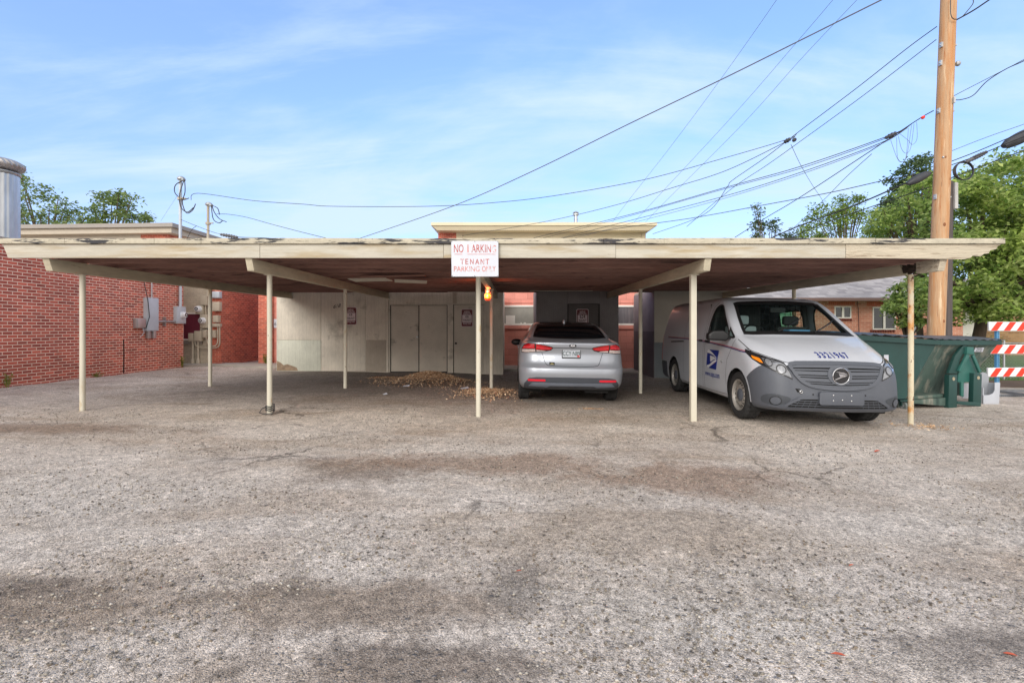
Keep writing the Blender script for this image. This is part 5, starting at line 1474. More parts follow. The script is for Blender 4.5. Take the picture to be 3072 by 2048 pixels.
for k, ch in enumerate('3321967'):
    vskin.text(tx, ch, 0.098, 'n', lambda a, b_, k=k: (0.06 + (k - 3) * 0.063 + a, 0.974 + b_), squeeze=1.0, bold=0.0022, off=0.004)
tx.build('fleet_number', M['blue'], van, recalc=False)
fl = MB(); vskin.panel(fl, ellipse(1.50, 0.80, 0.022, 0.022, 14), 'L', 0.003, 0.003); fl.build('side_button', M['steel'], van, recalc=False)

# nose: grille, emblem, lamps, plate
GR = [(-0.575, 0.845), (-0.30, 0.860), (0.0, 0.864), (0.30, 0.860), (0.575, 0.845), (0.56, 0.77), (0.50, 0.68), (0.42, 0.615), (0.28, 0.575), (0.0, 0.555), (-0.28, 0.575), (-0.42, 0.615), (-0.50, 0.68), (-0.56, 0.77)]
GRs = smooth_poly(GR, 3)
gb = vskin.panel(MB(), GR, 'n', 0.003, 0.004, 0.05).build('grille', M['gap'], van, recalc=False)
ringstrip(vskin, MB(), inset(GRs, -0.026), 'n', 0.040, 0.026, 0.028).build('grille_surround', M['van_grey'], gb, smooth=True, recalc=False)
def slat(zc, h, sag):
    top = []; bot = []
    n = 24
    # half width of the opening at this height
    for t in np.linspace(-1, 1, n):
        zt = zc + h / 2 - sag * (1 - t * t) * 1.0; zb = zc - h / 2 - sag * (1 - t * t)
        def hw(z):
            P = [(0.575, 0.845), (0.56, 0.77), (0.50, 0.68), (0.42, 0.615), (0.28, 0.575), (0.03, 0.556)]
            for (x0, z0), (x1, z1) in zip(P, P[1:]):
                if z1 <= z <= z0: return x1 + (x0 - x1) * (z - z1) / (z0 - z1)
            return 0.57 if z > 0.75 else 0.05
        top.append((t * hw(min(0.845, max(0.56, zt))), zt)); bot.append((t * hw(min(0.845, max(0.56, zb))), zb))
    return top + bot[::-1]
sb = MB()
for zc, h, sag in ((0.828, 0.040, -0.010), (0.786, 0.018, -0.002), (0.748, 0.044, 0.004), (0.708, 0.016, 0.008), (0.668, 0.044, 0.012), (0.630, 0.016, 0.015), (0.600, 0.022, 0.018)):
    vskin.panel(sb, slat(zc, h, sag), 'n', 0.020, 0.016, 0.06)
sb.build('grille_slat', M['van_grey'], gb, smooth=True, recalc=False)
# emblem: raised boss, chrome ring, black disc, winged mark
ez, ey = 0.722, -0.005
vskin.panel(MB(), ellipse(0, ez, 0.155, 0.125, 28), 'n', 0.026, 0.03, 0.06).build('emblem_boss', M['van_grey'], gb, smooth=True, recalc=False)
p0, n0 = vskin.hit('n', 0, ez)
eo = MB().lathe([(0.0, -0.044), (0.095, -0.044), (0.095, -0.02), (0, -0.02)], (p0.x, p0.y, p0.z), 'y', 40).build('emblem', M['bezel'], van, smooth=True)
MB().lathe([(0.098, -0.03), (0.100, -0.046), (0.104, -0.049), (0.109, -0.044), (0.109, -0.02)], (p0.x, p0.y, p0.z), 'y', 48).build('emblem_ring', M['chrome'], eo, smooth=True)
wg = MB()
T3 = lambda u, v: (p0.x + u * 0.092, p0.y - 0.0455, p0.z + v * 0.092)
for poly in ([(-0.80, 0.62), (0.30, 0.50), (0.78, 0.30), (0.85, 0.22), (0.40, 0.30), (-0.1, 0.40)],
             [(-0.35, 0.34), (0.2, 0.26), (0.55, 0.17), (0.42, 0.15), (0.80, 0.14), (0.82, 0.05), (0.3, 0.0), (-0.15, -0.12)],
             [(-0.86, -0.46), (-0.2, -0.16), (0.4, 0.0), (0.72, -0.02), (0.2, -0.16), (-0.4, -0.42), (-0.8, -0.58)]):
    wg.prism(poly, T3, (0, -0.003, 0))
wg.build('emblem_mark', M['chrome'], eo)
HL = [(-0.575, 0.655), (-0.605, 0.75), (-0.645, 0.862), (-0.71, 0.895), (-0.80, 0.94), (-0.88, 0.99), (-0.925, 1.03), (-0.938, 0.985), (-0.925, 0.895), (-0.89, 0.835), (-0.80, 0.768), (-0.68, 0.705)]
def headlight(poly, s_):
    f = (lambda P: P) if s_ < 0 else mirror
    h = vskin.panel(MB(), f(poly), 'n', 0.005, 0.006, 0.04).build('headlight', M['bezel'], van, smooth=True, recalc=False)
    main = [(-0.588, 0.678), (-0.616, 0.76), (-0.655, 0.850), (-0.72, 0.885), (-0.785, 0.918), (-0.85, 0.918), (-0.845, 0.842), (-0.79, 0.782), (-0.68, 0.720)]
    vskin.panel(MB(), f(main), 'n', 0.008, 0.004, 0.03).build('clear_lens', M['lampglass'], h, smooth=True, recalc=False)
    vskin.panel(MB(), f([(-0.868, 0.915), (-0.915, 0.945), (-0.918, 0.905), (-0.885, 0.862), (-0.858, 0.852)]), 'n', 0.009, 0.004, 0.03).build('indicator_lens', M['amber'], h, smooth=True, recalc=False)
    rf_ = MB()
    vskin.panel(rf_, f(ellipse(-0.700, 0.785, 0.042, 0.046, 22)), 'n', 0.0125, 0.004, 0.02)
    vskin.panel(rf_, f(ellipse(-0.808, 0.865, 0.028, 0.042, 18)), 'n', 0.0125, 0.004, 0.02)
    rf_.build('reflector', M['lampbright'], h, smooth=True, recalc=False)
    ri = MB(); ringstrip(vskin, ri, f(ellipse(-0.700, 0.785, 0.056, 0.060, 26)), 'n', 0.010, 0.0135, 0.004); ringstrip(vskin, ri, f(ellipse(-0.808, 0.865, 0.034, 0.050, 20)), 'n', 0.006, 0.0135, 0.004)
    vskin.panel(ri, f([(-0.648, 0.868), (-0.72, 0.90), (-0.78, 0.925), (-0.78, 0.912), (-0.72, 0.888), (-0.655, 0.855), (-0.625, 0.765), (-0.612, 0.77)]), 'n', 0.0105, 0.003, 0.03)
    ri.build('lamp_trim', M['bezel'], h, recalc=False)
headlight(HL, -1); headlight(HL, 1)
# licence-plate blank
pb_ = MB()
p1, n1 = vskin.hit('n', 0, 0.44)
pb_.prism(rrect(-0.285, 0.285, 0.345, 0.515, 0.03), lambda u, v: (u, p1.y - 0.035 + 0.02 * (u / .285) ** 2 * 0, v), (0, 0.05, 0))
po_ = pb_.build('plate_blank', M['van_grey'], van, bevel=0.006)
sc_ = MB()
for u, v in ((-0.11, 0.475), (0.12, 0.475), (-0.11, 0.405), (0.005, 0.415), (0.12, 0.405)): sc_.ball((u, p1.y - 0.035, v), 0.010, 10, 6, (1, .5, 1))
sc_.build('plate_screw', M['steel'], po_, smooth=True)
LG = [(-0.66, 0.300), (-0.52, 0.395), (-0.40, 0.42), (0.40, 0.42), (0.52, 0.395), (0.66, 0.300), (0.40, 0.292), (-0.40, 0.292)]
lg = vskin.panel(MB(), LG, 'n', 0.003, 0.004, 0.05).build('lower_grille', M['gap'], van, recalc=False)
ls = MB()
for zc, a in ((0.388, 0.53), (0.358, 0.57), (0.328, 0.61)): vskin.panel(ls, [(-a, zc - 0.004), (a, zc - 0.004), (a - 0.01, zc + 0.004), (-a + 0.01, zc + 0.004)], 'n', 0.012, 0.01, 0.06)
for k in range(-7, 8):
    if abs(k) > 3: vskin.panel(ls, [(k * 0.078 - 0.002, 0.30), (k * 0.078 + 0.002, 0.30), (k * 0.072 + 0.002, 0.395), (k * 0.072 - 0.002, 0.395)], 'n', 0.006, 0.004, 0.06)
ls.build('grille_slat', M['van_grey'], lg, recalc=False)
ri = MB(); ringstrip(vskin, ri, inset(smooth_poly(LG, 3), -0.028), 'n', 0.035, 0.016, 0.02); ri.build('grille_surround', M['van_grey'], lg, smooth=True, recalc=False)
for s_ in (-1, 1):
    fg = vskin.panel(MB(), ellipse(s_ * 0.775, 0.375, 0.050, 0.050, 24), 'n', 0.013, 0.012, 0.03).build('fog_light_cover', M['van_grey'], van, smooth=True, recalc=False)
    ri = MB(); ringstrip(vskin, ri, ellipse(s_ * 0.775, 0.375, 0.060, 0.060, 26), 'n', 0.007, 0.009, 0.006)
    f = (lambda P: P) if s_ < 0 else mirror
    ri.build('cover_gap', M['black'], fg, recalc=False)
    vskin.panel(MB(), f(smooth_poly([(-0.885, 0.335), (-0.90, 0.40), (-0.87, 0.445), (-0.79, 0.462), (-0.70, 0.445), (-0.615, 0.415), (-0.64, 0.36), (-0.72, 0.325), (-0.80, 0.318)], 3)), 'n', 0.004, 0.004, 0.04).build('fog_light_recess', M['van_grey_shaded'], van, smooth=True, recalc=False)
    rl = MB(); vskin.panel(rl, f([(-0.84, 0.292), (-0.62, 0.270), (-0.62, 0.290), (-0.70, 0.31), (-0.83, 0.316)]), 'n', 0.014, 0.016, 0.04)
    rl.build('bumper_lip', M['van_grey'], van, smooth=True, recalc=False)
hk = MB(); p2, n2 = vskin.hit('n', -0.50, 0.515)
hk.lathe([(0.016, -0.004), (0.022, 0.0), (0.016, 0.004), (0.011, 0.0)], (p2.x + 0.01, p2.y - 0.02, p2.z - 0.01), 'y', 18, closed=True)
hk.tube([p2 + Vector((-0.015, 0.01, 0.012)), p2 + Vector((-0.005, -0.02, 0.0))], 0.008, 8)
hko = hk.build('tow_eye', M['steel'], van, smooth=True)
vskin.panel(MB(), [(-0.555, 0.545), (-0.49, 0.54), (-0.50, 0.50), (-0.53, 0.495)], 'n', 0.002, 0.002).build('tow_eye_hole', M['gap'], hko, recalc=False)
for u in (-0.34, 0.33):
    p3, n3 = vskin.hit('n', u, 0.475); MB().ball(p3, 0.012, 10, 6, (1, .5, 1)).build('bumper_bolt', M['black'], van, smooth=True)
# mirror on the near flank
mr_ = MB()
mr_.prism([(-0.165, -0.075), (0.10, -0.085), (0.155, -0.06), (0.16, 0.02), (0.06, 0.085), (-0.10, 0.075), (-0.17, 0.02)], lambda u, v: (-1.125 + u, 1.17, 1.215 + v), (0.0, 0.14, 0))
mo = mr_.build('mirror', M['black'], van, bevel=0.035, seg=4)
MB().bar((-0.93, 1.25, 1.18), (-1.03, 1.24, 1.20), 0.10, 0.05).build('mirror_arm', M['black'], mo)
# wipers
for x0, x1, z1, a in ((-0.33, 0.13, 1.47, 0), (0.20, 0.62, 1.43, 0)):
    wp = MB()
    pts = []
    for i in range(12):
        t = i / 11; u = x0 + (x1 - x0) * t; v = 1.268 + (z1 - 1.268) * (t ** 1.15)
        p, n = vskin.hit('n', u, v); pts.append(p + n * (0.03 if t < .75 else 0.02))
    wp.tube(pts, [0.012] * 4 + [0.008] * 8, 8)
    pts = []
    for i in range(10):
        t = 0.18 + 0.98 * i / 9; u = x0 + (x1 - x0) * t; v = 1.268 + (z1 - 1.268) * (t ** 1.15) + 0.01
        p, n = vskin.hit('n', u, v); pts.append(p + n * 0.012)
    wp.tube(pts, 0.006, 6)
    wp.build('wiper', M['black'], van, smooth=True)
# cabin seen through the glass
MB().box(-0.78, 0.78, 1.10, 1.50, 0.75, 1.245).build('dashboard', M['cabin'], van, bevel=0.05)
MB().box(-0.84, 0.84, 1.3, 4.9, 0.40, 0.46).build('cab_floor', M['gap'], van)
st = MB(); st.lathe([(0.175, -0.012), (0.19, 0.0), (0.175, 0.012), (0.165, 0.0)], (0, 0, 0), 'y', 32, closed=True)
st.bar((-0.17, 0, 0), (0.17, 0, 0), 0.03, 0.03).bar((0, 0, 0), (0, 0.0, -0.17), 0.03, 0.03).ball((0, 0, 0), .05, 12, 8, (1, .5, 1))
st.xf(Matrix.Translation((-0.42, 1.54, 1.235)) @ Matrix.Rotation(R(-28), 4, 'X')); st.build('steering_wheel', M['black'], van, smooth=True)
for sx_, w_ in ((-0.42, 0.5), (0.42, 0.5)):
    q = MB()
    mm = M['seatgrey'] if sx_ < 0 else M['cabin']
    q.box(sx_ - w_ / 2, sx_ + w_ / 2, 1.62, 2.05, 0.62, 0.78).box(sx_ - w_ / 2, sx_ + w_ / 2, 2.02, 2.16, 0.781, 1.38).box(sx_ - 0.13, sx_ + 0.13, 2.04, 2.14, 1.40, 1.56)
    q.build('seat', mm, van, bevel=0.045)
cg = MB()
for k in range(-8, 9): cg.bar((k * 0.1, 2.34, 0.5), (k * 0.09, 2.34, 1.78), 0.006, 0.006)
for k in range(13): cg.bar((-0.84, 2.337, 0.5 + 0.1 * k), (0.84, 2.337, 0.5 + 0.1 * k), 0.006, 0.006)
cg.build('cargo_cage', M['black'], van)
MB().box(-0.82, 0.05, 2.38, 2.40, 0.5, 1.76).build('cargo_partition', M['cabin'], van)
bxm = mat('blue_parcel', S(92, 150, 196), 0.6, var=0.06)
MB().box(-0.02, 0.30, 1.26, 1.46, 1.248, 1.325).build('dash_tray', bxm, van, bevel=0.01)
MB().box(0.36, 0.68, 1.24, 1.44, 1.248, 1.30).build('dash_tray', bxm, van, bevel=0.01)
hdl = MB(); hdl.box(-0.12, 0.12, 1.66, 1.72, 1.60, 1.68); hdl.box(-0.70, 0.70, 1.82, 1.98, 1.735, 1.765); hdl.build('mirror_and_header', M['cabin'], van, bevel=0.01)
pl_ = MB()
for s_ in (-1, 1): pl_.tube([(s_ * 0.83, 1.17, 1.22), (s_ * 0.75, 1.58, 1.56), (s_ * 0.70, 1.86, 1.74)], 0.03, 8); pl_.tube([(s_ * 0.80, 2.28, 0.7), (s_ * 0.80, 2.28, 1.3), (s_ * 0.73, 2.26, 1.76)], 0.045, 8)
pl_.build('inner_pillar', M['cabin'], van, smooth=True)
# rear quarter lamp and rear marker
vskin.panel(MB(), [(4.98, 0.62), (5.10, 0.62), (5.06, 1.18), (4.97, 1.18)], 'L', 0.004, 0.005).build('tail_light', mat('red_lens', S(150, 24, 28), 0.15, coat=1.0, var=0.1), van, recalc=False)
MB().box(-0.06, 0.06, 4.72, 4.80, 1.875, 1.91).build('roof_marker', M['black'], van)

# ================================================================== SEDAN (rear towards the camera)
M['silver'] = mat('silver_paint', S(164, 169, 178), 0.38, 0.40, var=0.03, vscale=2, coat=0.45, rnd=False)
M['redlens'] = mat('red_lamp_lens', S(186, 22, 30), 0.12, var=0.25, vscale=18, coat=1.0)
M['darkred'] = mat('dark_red_lens', S(110, 16, 22), 0.12, var=0.2, vscale=18, coat=1.0)
M['clearlens'] = mat('clear_lamp_lens', S(196, 180, 176), 0.12, var=0.25, vscale=26, coat=1.0)
M['tint'] = mat('tinted_rear_glass', (0.008, 0.009, 0.011), 0.06, var=0.2, vscale=3, spec=0.35)
M['diffuser'] = mat('sedan_grey_plastic', S(72, 76, 84), 0.5, var=0.05)
car = thing('parked_sedan', 'silver four-door sedan parked nose in under the carport', 'car', (0.945, 8.24, -0.017), (0, R(1.0), 0))
CK = [(0.250, 0.42, 4.3, 0.76, 0.30, 0.22, 0.05, 0.3, 0.3, 0.1),
      (0.265, 0.24, 4.4, 0.82, 0.32, 0.26, 0.06, 0.3, 0.3, 0.1),
      (0.31, 0.14, 4.45, 0.855, 0.34, 0.30, 0.07, 0.35, 0.4, 0.1),
      (0.36, 0.075, 4.5, 0.875, 0.35, 0.32, 0.08, 0.35, 0.4, 0.1),
      (0.46, 0.03, 4.53, 0.886, 0.36, 0.34, 0.09, 0.35, 0.4, 0.1),
      (0.56, 0.005, 4.56, 0.890, 0.36, 0.35, 0.09, 0.35, 0.4, 0.1),
      (0.63, 0.012, 4.52, 0.890, 0.36, 0.35, 0.09, 0.35, 0.4, 0.1),
      (0.66, 0.045, 4.50, 0.889, 0.36, 0.34, 0.09, 0.35, 0.4, 0.1),
      (0.70, 0.085, 4.42, 0.888, 0.36, 0.33, 0.09, 0.35, 0.4, 0.1),
      (0.78, 0.115, 4.25, 0.886, 0.36, 0.33, 0.09, 0.4, 0.5, 0.1),
      (0.86, 0.130, 4.0, 0.882, 0.36, 0.34, 0.09, 0.4, 0.5, 0.1),
      (0.93, 0.115, 3.75, 0.874, 0.36, 0.35, 0.09, 0.4, 0.5, 0.1),
      (1.00, 0.085, 3.5, 0.858, 0.36, 0.38, 0.09, 0.35, 0.4, 0.1),
      (1.045, 0.08, 3.35, 0.838, 0.36, 0.42, 0.09, 0.3, 0.35, 0.1),
      (1.065, 0.13, 3.3, 0.818, 0.34, 0.42, 0.08, 0.28, 0.3, 0.1),
      (1.09, 0.32, 3.22, 0.785, 0.28, 0.38, 0.07, 0.25, 0.3, 0.1),
      (1.12, 0.52, 3.14, 0.752, 0.22, 0.34, 0.07, 0.22, 0.3, 0.1),
      (1.20, 0.70, 2.98, 0.708, 0.18, 0.30, 0.07, 0.2, 0.3, 0.1),
      (1.30, 0.94, 2.76, 0.655, 0.17, 0.30, 0.07, 0.2, 0.3, 0.1),
      (1.365, 1.14, 2.58, 0.610, 0.18, 0.30, 0.07, 0.2, 0.3, 0.1),
      (1.405, 1.36, 2.44, 0.555, 0.2, 0.30, 0.06, 0.2, 0.3, 0.08),
      (1.432, 1.66, 2.25, 0.42, 0.2, 0.22, 0.05, 0.2, 0.2, 0.06)]
cvs, cfs = loft_body(CK, 120, nf=20, nc=16, ns=70)
cskin = Skin(cvs, cfs)
CWR, CWF, CRAD, CARCH = 0.93, 3.63, 0.325, 0.365
for wy in (CWR, CWF):
    cvs, cfs = cut(cvs, cfs, [math.hypot(y - wy, z - CRAD) - CARCH if abs(x) > 0.45 else 1.0 for x, y, z in cvs])
RW = [(-0.615, 1.135), (-0.30, 1.118), (0, 1.113), (0.30, 1.118), (0.615, 1.135), (0.635, 1.16), (0.60, 1.25), (0.555, 1.335), (0.53, 1.355), (0.30, 1.375), (0, 1.381), (-0.30, 1.375), (-0.53, 1.355), (-0.555, 1.335), (-0.60, 1.25), (-0.635, 1.16)]
RP = [(-0.50, 1.22), (0.50, 1.22), (0.46, 2.32), (-0.46, 2.32)]
A_ = np.array(cvs, float); cvs, cfs = cut(cvs, cfs, np.where((A_[:, 1] < 1.9) & (A_[:, 2] > 1.0), sdist(smooth_poly(RW, 3), A_[:, 0], A_[:, 2]), -1.0).tolist())
A_ = np.array(cvs, float); cvs, cfs = cut(cvs, cfs, np.where(A_[:, 2] > 1.385, sdist(RP, A_[:, 0], A_[:, 1]), -1.0).tolist())
RWs = smooth_poly(RW, 3)
def cpick(c, n):
    if c.y < 1.9 and c.z > 1.0 and n.y < -0.1 and pip(RWs, c.x, c.z): return 'rear_window'
    if c.z > 1.385 and pip(RP, c.x, c.y): return 'roof_panel'
    if abs(c.x) > 0.5:
        for wy in (CWR, CWF):
            if math.hypot(c.y - wy, c.z - CRAD) < CARCH: return None
    if c.z < 0.263: return 'underbody'
    return 'body'
cparts = split_body(cvs, cfs, cpick)
cparts['body'].build('body', M['silver'], car, smooth=True)
cparts['rear_window'].build('rear_window', M['tint'], car, smooth=True)
cparts['roof_panel'].build('roof_panel', M['tint'], car, smooth=True)
rs_ = MB(); ringstrip(cskin, rs_, inset(RWs, -0.004), 'n', 0.014, 0.003, 0.004); rs_.build('window_seal', M['black'], car, recalc=False)
cparts['underbody'].build('underbody', M['gap'], car, smooth=True)
for sx in (-1, 1):
    for wy in (CWR, CWF):
        wmb = MB(); well(wmb, sx * 0.85, sx * 0.5, wy, CRAD, CARCH + 0.004); wmb.build('wheel_liner', M['gap'], car, recalc=False)
M['alloy'] = mat('alloy_rim', S(186, 188, 190), 0.3, 0.8, var=0.1)
for sx in (-1, 1):
    for wy in (CWR, CWF): wheel(car, 'wheel', sx * 0.785, wy, CRAD, 0.205, sx, M['alloy'], 'alloy', tread=0.007)
# rear suspension and silencer in the shadow beneath
MB().box(-0.62, 0.62, 0.9, 1.0, 0.20, 0.28).box(0.25, 0.65, 0.35, 0.75, 0.20, 0.26).build('axle_beam', M['gap'], car)
# rear window, roof panel, side glass
SWc = [(1.25, 1.06), (3.0, 1.02), (2.55, 1.33), (2.3, 1.375), (1.75, 1.375), (1.45, 1.32)]
for ax in 'LR':
    cskin.panel(MB(), SWc, ax, 0.004, 0.005, 0.06).build('side_window', M['tint'], car, smooth=True, recalc=False)
sm = MB()
for ax in 'LR':
    cskin.strip(sm, [(1.55, 0.30), (1.35, 0.6), (1.30, 0.9), (1.35, 1.05)], ax, 0.006, 0.002)
    cskin.strip(sm, [(2.40, 0.30), (2.42, 1.03)], ax, 0.006, 0.002)
    cskin.strip(sm, [(0.42, 0.66), (0.50, 0.52), (0.57, 0.42)], ax, 0.005, 0.002)
cskin.strip(sm, smooth_poly([(-0.51, 0.89), (-0.475, 0.78), (-0.44, 0.70), (-0.38, 0.672), (-0.2, 0.664), (0.2, 0.664), (0.38, 0.672), (0.44, 0.70), (0.475, 0.78), (0.51, 0.89)], 4, False), 'n', 0.007, 0.002)
cskin.strip(sm, [(-0.36, 0.966), (0, 0.972), (0.36, 0.966)], 'n', 0.008, 0.002)
sm.build('panel_seam', M['gap'], car, recalc=False)
TL = [(-0.845, 0.872), (-0.845, 0.95), (-0.81, 1.01), (-0.74, 1.038), (-0.62, 1.036), (-0.47, 1.015), (-0.345, 0.985), (-0.318, 0.965), (-0.36, 0.925), (-0.45, 0.905), (-0.62, 0.89), (-0.74, 0.875)]
for s_ in (-1, 1):
    f = (lambda P: P) if s_ < 0 else mirror
    tlm = cskin.panel(MB(), f(TL), 'n', 0.004, 0.006, 0.04).build('taillight', M['bezel'], car, smooth=True, recalc=False)
    q = MB()
    cskin.panel(q, f([(-0.835, 0.945), (-0.80, 1.0), (-0.735, 1.027), (-0.635, 1.025), (-0.625, 0.955), (-0.72, 0.948)]), 'n', 0.008, 0.004, 0.03)
    cskin.panel(q, f([(-0.61, 1.024), (-0.47, 1.003), (-0.35, 0.975), (-0.335, 0.963), (-0.37, 0.938), (-0.46, 0.930), (-0.61, 0.938)]), 'n', 0.008, 0.004, 0.03)
    q.build('red_lens', M['redlens'], tlm, smooth=True, recalc=False)
    q = MB(); cskin.panel(q, f([(-0.835, 0.885), (-0.835, 0.935), (-0.72, 0.938), (-0.625, 0.945), (-0.615, 0.90), (-0.73, 0.886)]), 'n', 0.008, 0.004, 0.03)
    cskin.panel(q, f([(-0.60, 0.93), (-0.47, 0.922), (-0.44, 0.914), (-0.60, 0.902)]), 'n', 0.008, 0.004, 0.03)
    q.build('clear_lens', M['clearlens'], tlm, smooth=True, recalc=False)
    q = MB(); cskin.panel(q, f([(-0.60, 0.985), (-0.48, 0.968), (-0.38, 0.955), (-0.38, 0.949), (-0.48, 0.958), (-0.60, 0.972)]), 'n', 0.0105, 0.003, 0.03)
    cskin.panel(q, f([(-0.815, 0.975), (-0.70, 0.985), (-0.64, 0.985), (-0.64, 0.975), (-0.70, 0.973), (-0.812, 0.962)]), 'n', 0.0105, 0.003, 0.03)
    q.build('light_bar', mat('bright_red_bar', S(236, 70, 84), 0.12, var=0.1, coat=1.0), tlm, smooth=True, recalc=False)
    rf_ = MB(); cskin.panel(rf_, f(rrect(-0.735, -0.445, 0.415, 0.448, 0.015)), 'n', 0.014, 0.012, 0.04); rf_.build('rear_reflector', mat('red_reflector', S(226, 34, 56), 0.25, var=0.1, vscale=40, coat=0.8), car, smooth=True, recalc=False)
DF = [(-0.80, 0.272), (-0.79, 0.37), (-0.72, 0.462), (-0.60, 0.482), (0, 0.487), (0.60, 0.482), (0.72, 0.462), (0.79, 0.37), (0.80, 0.272), (0.4, 0.268), (0, 0.267), (-0.4, 0.268)]
df = cskin.panel(MB(), DF, 'n', 0.007, 0.010, 0.05).build('rear_diffuser', M['diffuser'], car, smooth=True, recalc=False)
cskin.panel(MB(), [(-0.72, 0.335), (-0.66, 0.39), (0.66, 0.39), (0.72, 0.335), (0.42, 0.32), (0.36, 0.345), (-0.36, 0.345), (-0.42, 0.32)], 'n', 0.016, 0.012, 0.05).build('diffuser_trim', mat('bluish_grey_trim', S(112, 118, 130), 0.35, var=0.05), df, smooth=True, recalc=False)
# plate, badge, lettering
pz, px_ = 0.876, -0.018
pp_, pn_ = cskin.hit('n', px_, pz)
py = pp_.y - 0.012
MB().prism(rrect(px_ - 0.158, px_ + 0.158, pz - 0.082, pz + 0.082, 0.012), lambda u, v: (u, py, v), (0, 0.03, 0)).build('plate_frame', M['black'], car)
pf = MB().prism(rrect(px_ - 0.146, px_ + 0.146, pz - 0.062, pz + 0.058, 0.010), lambda u, v: (u, py - 0.002, v), (0, 0.004, 0)).build('licence_plate', mat('plate_pale', S(184, 190, 198), 0.4, var=0.04), car)
q = MB(); text_mb(q, 'CCY\u00b7N89', 0.108, lambda a, b_: (px_ + a, py - 0.0035, pz - 0.002 + b_), squeeze=0.66, bold=0.0012); q.build('lettering', mat('plate_green', S(36, 62, 62), 0.5, var=0), pf)
q = MB().box(px_ + 0.098, px_ + 0.138, py - 0.0032, py - 0.0022, pz - 0.058, pz - 0.022); q.build('sticker', mat('red_sticker', S(196, 70, 70), 0.5, var=0.3, vscale=60), pf)
bp, bn_ = cskin.hit('n', 0, 1.008)
bd = MB().prism(ellipse(0, 1.008, 0.062, 0.030, 28), lambda u, v: (u, bp.y - 0.006, v), (0, 0.012, 0)).build('badge', M['bezel'], car)
q = MB(); text_mb(q, 'KIA', 0.052, lambda a, b_: (a, bp.y - 0.0075, 1.008 + b_), squeeze=0.85, bold=0.003)
q.build('lettering', M['chrome'], bd)
q = MB(); cskin.text(q, 'FORTE', 0.034, 'n', lambda a, b_: (-0.375 + a, 0.805 + b_), squeeze=1.5); q.build('lettering', M['chrome'], car)
q = MB(); cskin.panel(q, [(-0.385, 0.685), (-0.295, 0.682), (-0.295, 0.725), (-0.385, 0.728)], 'n', 0.004, 0.003); sk_ = q.build('sticker', M['black'], car, recalc=False)
q = MB(); cskin.panel(q, [(-0.378, 0.69), (-0.30, 0.688), (-0.32, 0.705), (-0.34, 0.714), (-0.36, 0.703)], 'n', 0.0055, 0.001); q.build('sticker_print', mat('sticker_gold', S(150, 140, 92), 0.6), sk_, recalc=False)
# antenna fin, camera, mirrors, door handles
fp, fn = cskin.hit('t', -0.05, 1.28)
MB().prism([(1.22, fp.z - 0.02), (1.50, fp.z + 0.01), (1.42, fp.z + 0.035), (1.27, fp.z + 0.072), (1.23, fp.z + 0.05)], lambda u, v: (-0.055, u, v), (0.03, 0, 0)).build('antenna_fin', M['silver'], car, bevel=0.008)
for s_ in (-1, 1):
    mo = MB().ball((s_ * 0.93, 2.75, 1.035), 0.10, 22, 12, (1.15, 0.75, 0.72)).xf(Matrix.Translation((0, 0, -0.05))).build('mirror', M['black'], car, smooth=True)
    MB().bar((s_ * 0.80, 2.78, 1.0), (s_ * 0.88, 2.76, 1.02), 0.08, 0.04).build('mirror_arm', M['black'], mo)
    hd = MB(); ax = 'L' if s_ < 0 else 'R'
    for y in (1.55, 2.55): cskin.panel(hd, rrect(y, y + 0.18, 0.90, 0.925, 0.01), ax, 0.03, 0.02, 0.06)
    hd.build('door_handle', M['silver'], car)
# ================================================================== UTILITY GEAR ON THE LEFT
M['box_grey'] = mat('pale_blue_grey_enamel', S(190, 198, 208), 0.45, 0.0, var=0.08, vscale=3, fine=(20, 0.06))
M['box_tan'] = mat('tan_painted_box', S(188, 178, 160), 0.55, var=0.08, vscale=3)
M['meter_white'] = mat('meter_dome', S(226, 228, 232), 0.2, var=0.1, vscale=9, coat=0.6)
WX = -10.2
bp_ = thing('breaker_panel', 'tall pale grey electrical cabinet on the red brick wall', 'electrical box', (WX, 13.72, 1.21), group='electrical boxes on the walls')
MB().box(0, 0.12, 0, 0.42, 0, 0.92).build('cabinet', M['box_grey'], bp_, bevel=0.006)
MB().box(0.122, 0.132, 0.012, 0.408, 0.02, 0.90).build('door', M['box_grey'], bp_, bevel=0.004)
for y in (0.06, 0.26): MB().box(0.01, 0.10, y, y + 0.11, -0.21, -0.003).build('conduit_hub', M['galv'], bp_, bevel=0.02)
MB().tube([(0.05, 0.25, 0.92), (0.05, 0.25, 1.78)], 0.018, 10).build('conduit', M['galv'], bp_, smooth=True)
MB().tube([(0.06, 0.42, 0.27), (0.06, 1.21, 0.27)], 0.032, 12).tube([(0.06, 0.75, 0.27), (0.06, 0.79, 0.27)], 0.042, 12).build('conduit', M['galv'], bp_, smooth=True)
MB().box(0.0, 0.09, 0.75, 0.775, 0.13, 0.40).build('pipe_strap', M['galv'], bp_)
MB().tube([(0.02, -0.12, 1.75), (0.14, -0.02, 0.85), (0.15, 0.03, 0.4), (0.10, -0.02, 0.1), (0.03, -0.08, 0.05)], 0.010, 6).build('loose_cable', M['wire'], bp_, smooth=True)
jb = thing('junction_box', 'small weathered grey box left of the tall cabinet on the brick wall', 'electrical box', (WX, 13.35, 1.29), group='electrical boxes on the walls')
MB().box(0, 0.10, 0, 0.32, 0, 0.26).build('housing', M['galv'], jb, bevel=0.015)
MB().box(0.102, 0.122, 0.01, 0.31, 0.01, 0.25).build('cover', M['galv'], jb, bevel=0.012)
MB().tube([(0.08, 0.25, 0.0), (0.10, 0.27, -0.12), (0.06, 0.24, -0.2), (0.02, 0.23, -0.24)], 0.008, 6).build('cable_tail', M['signwhite'], jb, smooth=True)
